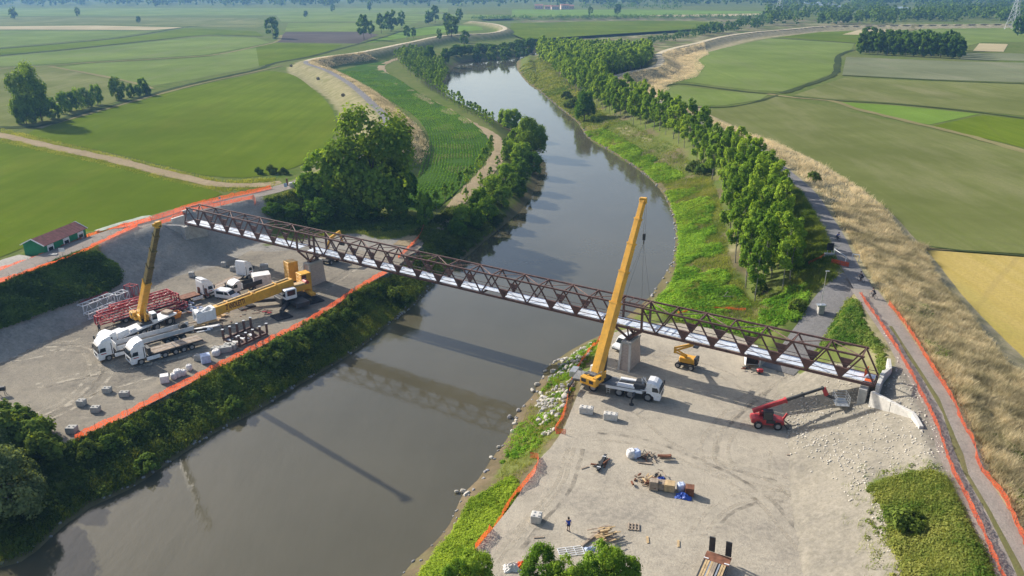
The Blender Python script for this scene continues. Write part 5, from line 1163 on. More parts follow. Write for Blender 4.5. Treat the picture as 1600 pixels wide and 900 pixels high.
# red sections on the low loader
for k, (y, z, x0, x1, h, lab) in enumerate([(-.55, 1.02, -6.9, -21.5, 1.5, 'long red lattice section on the near side of the low-loader'), (.75, 1.02, -7.2, -20.5, 1.6, 'long red lattice section on the far side of the low-loader'), (.3, 2.72, -8.0, -18.5, 0.6, 'flat red section lying on top of the loaded lattice')]):
    c_, s_ = math.cos(T3rz), math.sin(T3rz); o = empty('lattice_section', (T3loc[0] + c_*x0 - s_*y, T3loc[1] + s_*x0 + c_*y, z), T3rz, lab, 'crane section', GL_)
    lattice(o, (0, 0, 0), (x1 - x0, 0, 0), 1.15, h, 9, 'lattice_red', ch=0.17, dg=0.08)
o = lattice_thing((237, 502), (290, 478), 0.3, 1.1, 0.9, 7, 'lattice_red', 'low red lattice section on the ground before the low-loader', GL_)

def rotated(rz, ox, oy):
    c_, s_ = math.cos(rz), math.sin(rz)
    return lambda x, y, z: Vector((ox + c_*x - s_*y, oy + s_*x + c_*y, z))
def boom_parts(root, a, b_, secs):
    """telescopic boom from a to b: sections (t0, t1, width, height, material)"""
    a = Vector(a); b_ = Vector(b_)
    for t0, t1, w_, h_, mt in secs:
        p_, q_ = a.lerp(b_, t0), a.lerp(b_, t1)
        MB().bar(p_, q_, w_, h_).build('boom_section', mt, root, bevel=0.05)
        MB().bar(q_ - (q_-p_).normalized()*.22, q_ + (q_-p_).normalized()*.02, w_ + .12, h_ + .12).build('boom_collar', mt, root)
def carrier(root, L, axles, deck='white_paint', frame='dark_steel', wr=0.68, cabc=True, xs=None):
    """mobile crane undercarriage, front at x=0"""
    MB().box((-L/2 - .6, 0, 1.25), (L - 1.2, 1.5, 0.6)).build('carrier_frame', frame, root, bevel=.04)
    MB().box((-L/2 - 1.0, 0, 1.6), (L - 2.4, 2.7, 0.12)).build('carrier_deck', deck, root)
    for s_ in (-1, 1): MB().box((-L/2 - 1.0, s_*1.3, 1.48), (L - 2.4, 0.1, 0.16)).build('fender_rail', deck, root)
    xs = xs or [-1.55 - k*(L - 3.4)/(axles - 1) for k in range(axles)]
    for x in xs:
        for s_ in (-1, 1): wheel(root, x, s_*1.08, wr, 0.5)
    if cabc: cab(root, 0.0, False, 'white_paint', 1.3, False, 2.0)
    for s_ in (-1, 1): MB().box((-L*.55, s_*1.36, 0.95), (0.06, 0.06, 1.3)).box((-L*.55 - .45, s_*1.36, 0.95), (0.06, 0.06, 1.3)).box((-L*.55 - .22, s_*1.36, 0.5), (.45, .05, .05)).box((-L*.55 - .22, s_*1.36, 0.9), (.45, .05, .05)).box((-L*.55 - .22, s_*1.36, 1.3), (.45, .05, .05)).build('ladder', 'galvanised', root)
def outriggers(root, xs, reach, matb='dark_steel', pad=0.35, sides=(-1, 1)):
    for x in xs:
        for s_ in sides:
            MB().bar((x, s_*1.0, 1.05), (x, s_*reach, 1.0), 0.32, 0.36).build('outrigger_beam', matb, root)
            MB().tube((x, s_*reach, 0.1), (x, s_*reach, 1.3), 0.12).tube((x, s_*reach, 0.02), (x, s_*reach, 0.14), pad, n=12).build('outrigger_jack', matb, root)
def superstructure(root, F_, cabside=1, sc_=1.0):
    """yellow upper works round the turntable; F_ maps (forward, left, up) to root coordinates"""
    def bx(mb, x, y, z, dx, dy, dz):
        vs = [F_(x + i*dx/2, y + j*dy/2, z + k*dz/2) for k in (-1, 1) for j in (-1, 1) for i in (-1, 1)]
        return mb.add(vs, [(0, 2, 3, 1), (4, 5, 7, 6), (0, 1, 5, 4), (2, 6, 7, 3), (0, 4, 6, 2), (1, 3, 7, 5)])
    bx(MB(), 0, 0, 1.86, 2.2, 2.2, 0.4).build('turntable', 'dark_steel', root)
    mb = MB(); bx(mb, -1.4, .62, 2.55, 3.2, .25, 1.1); bx(mb, -1.4, -.62, 2.55, 3.2, .25, 1.1); bx(mb, -2.2, 0, 2.35, 2.4, 2.4, .5); mb.build('upper_frame', 'yellow_paint', root, bevel=.04)
    mb = MB(); bx(mb, -2.4, -.95, 2.9, 1.5, .7, .8); mb.build('engine_hood', 'yellow_paint', root, bevel=.05)
    mb = MB(); bx(mb, -3.0, 0, 2.5, .9, 2.7, 1.1); mb.build('counterweight', 'yellow_paint', root, bevel=.06)
    mb = MB(); bx(mb, -2.0, .95, 2.85, 1.1, .6, .5); mb.build('winch', 'dark_steel', root)
    mb = MB(); bx(mb, -2.4, -1.32, 2.95, .9, .04, .45); bx(mb, -3.47, .7, 2.6, .04, .8, .5); bx(mb, -3.47, -.6, 2.6, .04, .7, .5); mb.build('vent_grille', 'dark_steel', root)
    mb = MB()
    for px_, py_ in ((-3.3, -1.2), (-3.3, 1.2), (-1.7, -1.2)): mb.bar(F_(px_, py_, 3.1), F_(px_, py_, 3.95), .05)
    mb.bar(F_(-3.3, -1.2, 3.9), F_(-3.3, 1.2, 3.9), .05).bar(F_(-3.3, -1.2, 3.9), F_(-1.7, -1.2, 3.9), .05); mb.build('hand_rail', 'galvanised', root)
    MB().tube(F_(-2.0, .5, 3.1), F_(-2.0, -.5, 3.1), .38, n=12).build('winch_drum', 'rope', root)
    y = 1.35*cabside
    mb = MB(); bx(mb, .55, y, 2.65, 1.7, .95, 1.6); mb.build('operator_cab', 'white_paint', root, bevel=.1)
    mb = MB(); bx(mb, .62, y + .48*cabside, 2.95, 1.2, .04, .8); mb.build('side_window', 'cab_glass', root)
    mb = MB(); bx(mb, 1.41, y, 2.9, .04, .8, 1.0); mb.build('front_window', 'cab_glass', root)
# crane with the dark slender boom
loc, rz, L = between((161, 549), (250, 509)); L = 14.5
CA = empty('mobile_crane', loc, rz, 'white carrier crane with steep slender boom, yellow at its foot and dark above', 'crane')
carrier(CA, L, 5); MB().box((-3.4, .55, 2.05), (2.2, 1.3, .8)).box((-3.5, -.7, 1.95), (2.0, 1.0, .6)).box((-5.4, .3, 1.85), (1.4, 1.6, .35)).build('engine_housing', 'white_paint', CA, bevel=.08)
MB().box((-13.4, 0, 1.9), (1.3, 1.7, .45)).build('tool_chest', 'wood_deck', CA, bevel=.03)
outriggers(CA, (-5.0, -13.2), 1.75)
CA.matrix_world = Matrix.Translation(loc) @ Matrix.Rotation(rz, 4, 'Z')
tipw = Vector((-52.0, 112.5, 22.8)); tip = Matrix.Rotation(-rz, 4, 'Z') @ (tipw - Vector(loc))
F_ = rotated(math.atan2(tip.y, tip.x + 8.6), -8.6, 0); superstructure(CA, F_, 1)
pv = F_(-1.5, 0, 2.9)
boom_parts(CA, pv, tip, [(0, .40, 1.05, 1.25, 'yellow_paint'), (.40, .58, .92, 1.05, 'boom_olive'), (.58, .75, .82, .92, 'boom_olive'), (.75, .9, .72, .8, 'boom_olive'), (.9, 1.0, .62, .7, 'boom_olive')])
MB().tube(F_(.6, 0, 2.2), Vector(pv).lerp(tip, .2) - Vector((0, 0, .5)), .2).build('luffing_cylinder', 'yellow_paint', CA)
MB().box(tip, (.9, .5, .9)).box(tip + Vector((.5, 0, .1)), (.8, .3, .4)).build('boom_head', 'yellow_paint', CA)
# crane lifting at the right pier
loc, rz, L = between((1033, 625), (915, 603)); L = 13.2
CC = empty('mobile_crane', loc, rz, 'yellow crane on white carrier with its tall boom raised over the right bridge pier', 'crane')
carrier(CC, L, 4, 'deck_grey', xs=[-1.7, -4.3, -5.9, -9.8])
MB().box((-2.2, 0, 1.68), (1.2, 2.6, .1)).build('front_deck', 'white_paint', CC)
for s_ in (-1, 1): MB().box((-5.2, s_*1.37, 1.35), (5.4, .05, .42)).build('side_panel', 'white_paint', CC)
for k in range(5): MB().tube((-6.3, -.5 + .25*k, 1.72), (-2.9, -.4 + .2*k, 1.95), .035, n=5).build('hose', 'rubber', CC)
MB().box((-3.1, 0, 1.95), (1.6, 2.4, .6)).build('engine_housing', 'dark_steel', CC, bevel=.06)
MB().box((-5.0, -.9, 1.8), (2.6, .8, .35)).box((-5.0, 1.0, 1.8), (2.6, .6, .3)).build('deck_locker', 'white_paint', CC, bevel=.05)
mb = MB(); [mb.bar((-2.6 + .35*math.cos(k), .5*math.sin(k*2.2), 2.2), (-2.6 + .5*math.cos(k*1.7), .8*math.sin(k*1.3), 2.75), .08) for k in range(7)]; mb.build('deck_gear', 'galvanised', CC)
outriggers(CC, (-3.6, -13.0), 3.0)
MB().box((-13.6, 1.6, 1.2), (1.0, 2.0, .9)).build('outrigger_box', 'galvanised', CC, bevel=.04)
tx, ty = P(998, 474, 10.7); tipw = Vector((tx - .35, ty - .5, 26.8)); tip = Matrix.Rotation(-rz, 4, 'Z') @ (tipw - Vector(loc))
F_ = rotated(math.atan2(tip.y, tip.x + 9.0), -9.0, 0); superstructure(CC, F_, 1)
pv = F_(-1.3, 0, 2.8)
boom_parts(CC, pv, tip, [(0, .42, 1.25, 1.45, 'yellow_paint'), (.42, .60, 1.05, 1.2, 'yellow_paint'), (.60, .76, .92, 1.05, 'yellow_paint'), (.76, .9, .8, .9, 'yellow_paint'), (.9, 1.0, .7, .78, 'yellow_paint')])
MB().tube(F_(.8, 0, 2.2), Vector(pv).lerp(tip, .22) + F_(.7, 0, 0) - F_(0, 0, 0), .24).build('luffing_cylinder', 'dark_steel', CC)
MB().box(tip, (1.0, .7, .9)).build('boom_head', 'yellow_paint', CC, bevel=.05)
hk = tipw + Vector((.5, .35, 0)); zh = 21.0; inv = Matrix.Rotation(-rz, 4, 'Z')
tl_ = lambda v: inv @ (Vector(v) - Vector(loc))
for dx in (-.12, .12): MB().tube(tl_(hk + Vector((dx, 0, 0))), tl_((hk.x + dx, hk.y, zh + .8)), .022, n=4).build('hoist_rope', 'rope', CC)
MB().box(tl_((hk.x, hk.y, zh + .25)), (.42, .3, 1.0)).tube(tl_((hk.x, hk.y, zh - .3)), tl_((hk.x, hk.y, zh - .8)), .11).build('hook_block', 'dark_steel', CC, bevel=.04)
for yy in (0.0, BW):
    for xx in (103.1, 107.1): MB().tube(tl_((hk.x, hk.y, zh - .7)), tl_(bw(xx, yy, TH + .1)), .02, n=4).build('sling', 'rope', CC)
# heavy crane with its boom laid down
a = Vector((*P(334, 486, 2.3), 2.3)); b_ = Vector((*P(447, 443, 3.9), 3.9)); hd = (b_ - a).normalized(); rzb = math.atan2(hd.y, hd.x)
CB = empty('heavy_crane', (b_.x, b_.y, 0), rzb, 'heavy yellow crane with its lettered boom lowered level over a dark outrigger base', 'crane')
BLn = math.dist(a[:2], b_[:2]); q = lambda x, y, z: (x, y, z)
MB().bar((-BLn, 0, 2.3), (-BLn*.42, 0, 3.05), 1.4, 1.6).build('boom_section', 'yellow_paint', CB, bevel=.08)
MB().bar((-BLn*.44, 0, 3.05), (1.2, 0, 3.85), 1.5, 1.75).build('boom_section', 'yellow_paint', CB, bevel=.08)
MB().bar((-BLn*.95, .2, 3.22), (.5, .2, 4.78), .35, .16).build('boom_walkway', 'wood_new', CB)
for t_ in (.16, .5, .83): MB().bar((-BLn*t_ - .12, 0, 3.85 - 1.6*t_), (-BLn*t_ + .12, 0, 3.85 - 1.6*t_), 1.62, 1.9).build('boom_collar', 'yellow_paint', CB)
mb = MB().box((-BLn - .25, 0, 2.2), (.5, 1.9, 2.1)).box((-BLn - 1.9, .75, 2.2), (3.0, .25, 1.8)).box((-BLn - 1.9, -.75, 2.0), (3.0, .25, 1.8)); mb.build('boom_head', 'white_paint', CB, bevel=.05)
MB().bar((-BLn - 3.2, -.7, 2.6), (-BLn - .6, .7, 3.1), .3).bar((-BLn - 3.2, .7, 1.4), (-BLn - .6, -.7, 2.8), .3).build('head_brace', 'white_paint', CB)
for z in (1.5, 2.7): MB().tube((-BLn - 2.8, -.7, z), (-BLn - 2.8, .7, z), .55, n=14).build('sheave', 'white_grey', CB)
slope_ = (3.05 - 2.3)/(BLn*.58)
text_part('boom_lettering', 'ZANOLETTI', 1.4, CB, (-BLn*.86, -.725, 1.98 + .14*BLn*slope_), (1, 0, slope_), (0, 0, 1), 'letter_dark', .015, 1.0, BLn*.26/7.6)
MB().box((2.4, 0, 2.5), (4.2, 1.6, 1.0)).box((3.9, 0, 1.5), (1.0, 5.6, .5)).build('upper_frame', 'yellow_paint', CB, bevel=.06)
MB().box((2.6, .1, 3.15), (2.6, 1.4, .35)).build('winch_deck', 'wood_new', CB, bevel=.05); MB().tube((3.9, -.6, 3.2), (3.9, .6, 3.2), .45, n=14).build('winch', 'red_paint', CB)
MB().box((-.6, -2.3, 2.75), (2.3, 1.3, 1.9)).build('operator_cab', 'white_paint', CB, bevel=.14)
MB().box((-.6, -2.965, 3.05), (1.6, .04, 1.0)).build('side_window', 'cab_glass', CB); MB().box((-1.76, -2.3, 2.95), (.04, 1.1, 1.2)).build('front_window', 'cab_glass', CB)
MB().box((.6, 0, 1.1), (5.2, 3.0, 1.1)).box((.6, -3.2, 1.0), (2.6, 3.6, .9)).build('carrier_frame', 'dark_steel', CB, bevel=.06)
MB().box((.6, 0, 1.78), (3.4, 3.4, .3)).build('turntable', 'dark_steel', CB)
for nm, (px, py) in {'a': (440, 495), 'b': (490, 470), 'c': (383, 479), 'd': (432, 452)}.items():
    gpx = P(px, py, 0); l_ = Matrix.Rotation(-rzb, 4, 'Z') @ Vector((gpx[0] - b_.x, gpx[1] - b_.y, 0))
    o_ = Vector((.6, 0, 1.0)); MB().bar(o_ + (l_ - o_).normalized()*1.2, (l_.x, l_.y, .95), .75, .7, .55, .5).build('outrigger_beam', 'dark_steel', CB)
    MB().tube((l_.x, l_.y, .2), (l_.x, l_.y, 1.4), .22).build('outrigger_jack', 'dark_steel', CB); MB().box((l_.x, l_.y, .12), (3.0, 3.0, .22)).build('outrigger_mat', 'rubber', CB, bevel=.03)
for (px, py), nw in (((457, 440), 0), ((477, 459), 1)):
    g_ = P(px, py, 0); l_ = Matrix.Rotation(-rzb, 4, 'Z') @ Vector((g_[0] - b_.x, g_[1] - b_.y, 0))
    for k in range(12): MB().box((l_.x, l_.y, .55 + k*.335), (2.1 + .02*(k % 2), 2.1, .315), taper=.99).build('counterweight_slab', 'yellow_paint', CB, bevel=.04)
    for y0, cc in ((-1.075, 'letter_dark'),):
        MB().box((l_.x - .45, l_.y - 1.058, 2.4), (.9, .035, 3.6)).build('letter_strip', 'letter_dark' if nw else 'yellow_paint', CB)
    if nw: text_part('weight_lettering', 'ZANOLETTI', .50, CB, (l_.x - .72, l_.y - 1.09, .75), (0, 0, 1), (-1, 0, 0), 'letter_white', .01, 1.05); text_part('weight_lettering', 'ZANOLETTI', .50, CB, (l_.x - .18, l_.y - 1.09, .75), (0, 0, 1), (-1, 0, 0), 'letter_white', .01, 1.05)
    MB().box((l_.x, l_.y, .2), (2.4, 2.4, .38)).build('counterweight_base', 'dark_steel', CB)
# red telehandler
loc, rz, L = between((1224, 667), (1180, 664)); TH_ = empty('telehandler', loc, rz, 'red telehandler reaching its long boom and man basket towards the bridge end', 'telehandler')
MB().prism([(-.1, .7), (-.1, 1.1), (-1.2, 1.4), (-3.9, 1.5), (-4.4, 1.3), (-4.4, .75), (-3.7, .55), (-.8, .55)], -.85, .85).build('chassis', 'red_paint', TH_, bevel=.06)
MB().box((-2.6, .5, 1.7), (1.4, .7, .5)).build('engine_hood', 'red_paint', TH_, bevel=.08); MB().box((-1.9, -.88, 1.1), (1.2, .05, .5)).build('side_panel', 'dark_steel', TH_)
MB().box((-2.3, -.5, 1.95), (1.2, .8, 1.2)).build('cab', 'cab_glass', TH_, bevel=.05)
mb = MB(); [mb.bar((-2.3 + i*.61, -.5 + j*.41, 1.3), (-2.3 + i*.57, -.5 + j*.39, 2.58), .07) for i in (-1, 1) for j in (-1, 1)]; mb.box((-2.3, -.5, 2.58), (1.25, .86, .07)).build('cab_frame', 'dark_steel', TH_)
for x in (-.95, -3.5):
    for s_ in (-1, 1): wheel(TH_, x, s_*.9, .55, .4)
gp = P(1287, 606, 5.6); l_ = Matrix.Rotation(-rz, 4, 'Z') @ Vector((gp[0] - loc[0], gp[1] - loc[1], 0)); tipT = Vector((l_.x, l_.y, 5.6)); st_ = Vector((-4.2, .25, 2.0))
boom_parts(TH_, st_, tipT, [(0, .48, .5, .55, 'red_paint'), (.46, .72, .38, .42, 'dark_steel'), (.72, 1.0, .3, .34, 'dark_steel')])
MB().bar(tipT, tipT + Vector((.5, -.2, -1.0)), .4, .5).build('boom_head', 'red_paint', TH_)
bp = P(1315, 620, 5.0); l_ = Matrix.Rotation(-rz, 4, 'Z') @ Vector((bp[0] - loc[0], bp[1] - loc[1], 0)); bz = 4.2
MB().bar(tipT + Vector((.5, -.2, -1.0)), (l_.x - .8, l_.y, bz + .5), .28).build('basket_arm', 'dark_steel', TH_)
mb = MB().box((l_.x, l_.y, bz), (1.7, 2.2, .08))
for i in (-1, 1):
    for j in (-1, 0, 1): mb.bar((l_.x + i*.83, l_.y + j*1.08, bz), (l_.x + i*.83, l_.y + j*1.08, bz + 1.2), .05)
    for z in (.4, .8, 1.2): mb.bar((l_.x + i*.83, l_.y - 1.08, bz + z), (l_.x + i*.83, l_.y + 1.08, bz + z), .05).bar((l_.x - .83, l_.y + i*1.08, bz + z), (l_.x + .83, l_.y + i*1.08, bz + z), .05)
mb.build('basket', 'galvanised', TH_)
for s_ in (-1, 1): MB().bar((-.1, s_*.8, .8), (.5, s_*1.0, .15), .16).build('stabiliser', 'dark_steel', TH_)
MB().bar((-.1, .3, 1.0), (.35, .3, 1.9), .25).build('lamp_post', 'red_paint', TH_)
# yellow boom lift
loc, rz, L = between((1086, 576), (1060, 570)); BLF = empty('boom_lift', loc, rz, 'yellow articulated boom lift with folded arm standing under the right span', 'boom lift')
MB().box((-1.4, 0, .65), (2.6, 1.7, .4)).build('chassis', 'dark_steel', BLF, bevel=.05)
for x in (-.35, -2.45):
    for s_ in (-1, 1): wheel(BLF, x, s_*1.05, .48, .34)
MB().box((-1.2, 0, 1.35), (2.5, 1.6, .9)).build('turret', 'yellow_paint', BLF, bevel=.12); MB().box((.1, 0, 1.5), (.5, 1.5, 1.0)).build('engine_cover', 'dark_steel', BLF, bevel=.08)
gp = Matrix.Rotation(-rz, 4, 'Z') @ (Vector((*P(1055, 545, 4.0), 4.0)) - Vector(loc)); gp2 = Matrix.Rotation(-rz, 4, 'Z') @ (Vector((*P(1084, 537, 5.3), 5.3)) - Vector(loc))
for d_ in (0, .45): MB().bar((-1.4, -.2, 1.7 + d_*.6), gp + Vector((0, 0, d_ - .5)), .22, .26).build('lower_arm', 'yellow_paint', BLF)
MB().bar(gp + Vector((0, 0, -.7)), gp + Vector((0, 0, .3)), .3).build('knuckle', 'yellow_paint', BLF)
for d_ in (0, -.5): MB().bar(gp + Vector((0, 0, .2 + d_)), gp2 + Vector((0, 0, d_*.5)), .22, .26).build('upper_arm', 'yellow_paint', BLF)
MB().box(gp2 + Vector((.5, 0, -.3)), (.8, 1.5, .08)).bar(gp2 + Vector((.1, -.7, .6)), gp2 + Vector((.1, .7, .6)), .05).bar(gp2 + Vector((.9, -.7, .6)), gp2 + Vector((.9, .7, .6)), .05).bar(gp2 + Vector((.9, -.7, -.3)), gp2 + Vector((.9, -.7, .6)), .05).bar(gp2 + Vector((.9, .7, -.3)), gp2 + Vector((.9, .7, .6)), .05).build('basket', 'dark_steel', BLF)
# yellow excavator behind the left pier
loc, rz, L = between((509, 414), (524, 407)); EX = empty('wheeled_excavator', loc, rz, 'yellow wheeled excavator seen through the truss beside the left pier', 'excavator')
MB().box((-1.6, 0, .8), (3.4, 1.6, .5)).build('chassis', 'dark_steel', EX, bevel=.05)
for x in (-.5, -2.8):
    for s_ in (-1, 1): wheel(EX, x, s_*1.0, .52, .4)
MB().box((-2.2, 0, 1.75), (2.6, 2.3, 1.1)).build('upper_body', 'yellow_paint', EX, bevel=.15); MB().box((-.8, .6, 2.2), (1.3, 1.0, 1.7)).build('cab', 'cab_glass', EX, bevel=.08)
MB().bar((-.6, -.3, 2.0), (-2.8, -.6, 5.0), .5, .6, .4, .45).bar((-2.8, -.6, 5.0), (-7.0, -1.2, 5.4), .45, .7, .3, .35).build('boom', 'yellow_paint', EX); MB().bar((-6.9, -1.2, 5.4), (-7.6, -1.2, 2.8), .3, .4).build('stick', 'yellow_paint', EX); MB().prism([(-8.2, 2.8), (-7.2, 2.9), (-7.0, 2.2), (-7.7, 1.9)], -1.6, -.8).build('bucket', 'dark_steel', EX)
# low loader at the bottom edge
ra, rb_ = P(1124, 866, .9), P(1095, 935, .9); rz = math.atan2(ra[1]-rb_[1], ra[0]-rb_[0]); LT = empty('low_trailer', (ra[0], ra[1], 0), rz, 'worn wooden low-loader trailer with two dark ramps raised, cut by the bottom edge', 'trailer')
MB().box((-.7, 0, .82), (1.4, 2.55, .16)).build('rear_platform', 'rusty', LT); MB().box((-5.6, 0, .72), (8.4, 2.5, .3)).build('frame', 'dark_steel', LT)
for y in (-.95, -.7, -.1, .12, .34, .7, .95): MB().box((-5.6, y, .905), (8.3, .2, .06)).build('plank', 'wood_new' if abs(y) > .3 else 'wood_deck', LT)
for y in (-.42, .5): MB().box((-5.6, y, .885), (8.3, .14, .05)).build('rail', 'galvanised', LT)
for y in (-.85, .85): MB().box((.15, y, 1.75), (.14, .62, 2.0), Matrix.Rotation(R(-8), 3, 'Y')).build('ramp', 'dark_steel', LT, bevel=.02)
for x in (-2.6, -3.8, -5.0):
    for s_ in (-1, 1): wheel(LT, x, s_*1.0, .42, .4)
for s_ in (-1, 1): MB().box((-1.2, s_*1.05, .93), (.12, .5, .06)).build('lashing_ring', 'white_paint', LT)

# ------------------------------------------------------------------ site things
def at(u, v, z=None):
    if z is None: return Vector(G(u, v))
    return Vector((*P(u, v, z), z))
# orange safety nets
m, t, b = new_mat('net_mesh'); tc = geo_pos(t); out = t.nodes['Material Output']
b.inputs['Base Color'].default_value = (0.80, 0.13, 0.03, 1); b.inputs['Roughness'].default_value = 0.8
t.links.new(ramp(t, noise(t, tc, .8, 4), [(0.3, (0.50, 0.075, 0.03)), (0.7, (0.70, 0.15, 0.05))]), b.inputs['Base Color'])
tp = _n(t, 'ShaderNodeBsdfTransparent'); mx = _n(t, 'ShaderNodeMixShader'); trl = _n(t, 'ShaderNodeBsdfTranslucent'); trl.inputs[0].default_value = (0.75, 0.13, 0.04, 1); m2 = _n(t, 'ShaderNodeMixShader'); m2.inputs[0].default_value = .5; t.links.new(b.outputs[0], m2.inputs[1]); t.links.new(trl.outputs[0], m2.inputs[2])
ch = _n(t, 'ShaderNodeTexVoronoi'); ch.inputs['Scale'].default_value = 9.0; t.links.new(tc, ch.inputs['Vector'])
t.links.new(mrange(t, ch.outputs['Distance'], 0.40, 0.50, 0.0, 1.0), mx.inputs[0]); t.links.new(tp.outputs[0], mx.inputs[1]); t.links.new(m2.outputs[0], mx.inputs[2]); t.links.new(mx.outputs[0], out.inputs[0])
MATS['net_mesh'] = m
M('post_steel', (0.12, 0.10, 0.09), 0.6)
def net_fence(px, z, label, hgt=1.0, sag=0.18, lean=0.0, step=2.6):
    pts = [G(*p_) if len(p_) == 2 else (*P(*p_), p_[2]) for p_ in px]
    ln = smooth([(p_[0], p_[1]) for p_ in pts], step); zz = H(ln[:, 0], ln[:, 1])
    o = empty('safety_net', (ln[0, 0], ln[0, 1], zz[0]), 0, label, 'safety net')
    fine = smooth([(a_, b_) for a_, b_ in ln], 0.65); zf = H(fine[:, 0], fine[:, 1]); n = len(fine); d = np.gradient(fine, axis=0); d /= np.linalg.norm(d, axis=1)[:, None] + 1e-9; nx = np.stack([-d[:, 1], d[:, 0]], 1)
    ph = np.concatenate([[0], np.cumsum(np.linalg.norm(np.diff(fine, axis=0), axis=1))]); V = []
    top = hgt - sag*np.abs(np.sin(ph*math.pi/step)) + rng.normal(0, .05, n) - .3*np.clip(vnoise(fine[:, 0], fine[:, 1], 9, 5), 0, 1)
    for k in range(4):
        f_ = k/3; off = nx*(lean*f_ + rng.normal(0, .05, n) + .25*(1-f_)*vnoise(fine[:, 0], fine[:, 1], 3, 9))[:, None]
        V.append(np.column_stack([fine + off - np.array([ln[0, 0], ln[0, 1]]), zf + .04 + top*f_ - zz[0]]))
    V = np.concatenate(V); i = np.arange(n-1); Fq = np.concatenate([np.stack([k*n+i, k*n+i+1, (k+1)*n+i+1, (k+1)*n+i], 1) for k in range(3)])
    np_mesh('netting', V, Fq, 'net_mesh', parent=o)
    for k in range(len(ln)):
        x, y, z_ = ln[k, 0]-ln[0, 0], ln[k, 1]-ln[0, 1], zz[k]-zz[0]; MB().tube((x, y, z_-.1), (x + lean, y, z_ + hgt + .12), .025, n=5).build('post', 'post_steel', o)
    return o
net_fence([(605, 427), (580, 441), (555, 456.5), (520, 481), (480, 505), (440, 525.5), (400, 545.5), (370, 561), (330, 581), (290, 603), (250, 623), (200, 650), (150, 673), (118, 690)], 0, 'long orange net along the top of the left bank beside the gravel yard', 1.1)
net_fence([(-70, 447), (0, 426), (45, 412), (72, 401), (110, 386), (155, 367), (195, 356), (236, 346)], ZC, 'orange net on the far side of the levee track by the green shed', 1.0)
net_fence([(-60, 470), (0, 444), (20, 437), (60, 423), (100, 409), (150, 386), (190, 366), (214, 355)], ZC, 'red-orange net on the yard side of the left levee track', 1.0, lean=-.5)
net_fence([(236, 346), (270, 336), (300, 325), (330, 318), (365, 309), (400, 302), (425, 296)], ZC, 'orange net along the levee track above the left bridge end', 1.0, lean=.5)
net_fence([(250, 352), (270, 344), (300, 332), (350, 322), (395, 313), (398, 322)], ZC, 'orange net sagging around the back of the left bridge end', .9, lean=.4)
net_fence([(1336, 455), (1352, 476), (1369, 500), (1388, 528), (1405, 556), (1424, 590), (1440, 622), (1455, 650), (1468, 682), (1485, 732), (1506, 776), (1525, 815), (1547, 862), (1562, 900), (1580, 940)], ZC, 'orange net on the bridge side of the right levee track', .85)
net_fence([(1389, 478), (1403, 496), (1417, 515), (1430, 535), (1442, 555), (1465, 592), (1484, 622), (1507, 672), (1521, 698), (1532, 738), (1565, 777), (1585, 820), (1604, 860), (1640, 930)], ZC, 'orange net on the field side of the right levee track', .85)
net_fence([(946, 532), (930, 542), (918, 555), (906, 572), (896, 590), (890, 612), (884, 638), (878, 656), (870, 670), (869, 679), (884, 680)], 0, 'orange net above the boulders beside the raised crane', 1.0)
net_fence([(828, 717), (840, 716), (838, 735), (825, 752), (808, 775), (790, 800), (766, 832), (742, 862)], 0, 'orange net curving down to the creepers on the near right bank', 1.0)
net_fence([(664, 352), (655, 372), (640, 388), (622, 404)], 0, 'orange net crossing the end of the field path behind the bridge', .9)
net_fence([(1058, 492), (1090, 485), (1130, 484), (1165, 486)], 0, 'orange net behind the right span in the grass', .6)
net_fence([(1262, 416), (1285, 405), (1298, 400)], ZC, 'short orange net at the top of the poplar slope', .8)

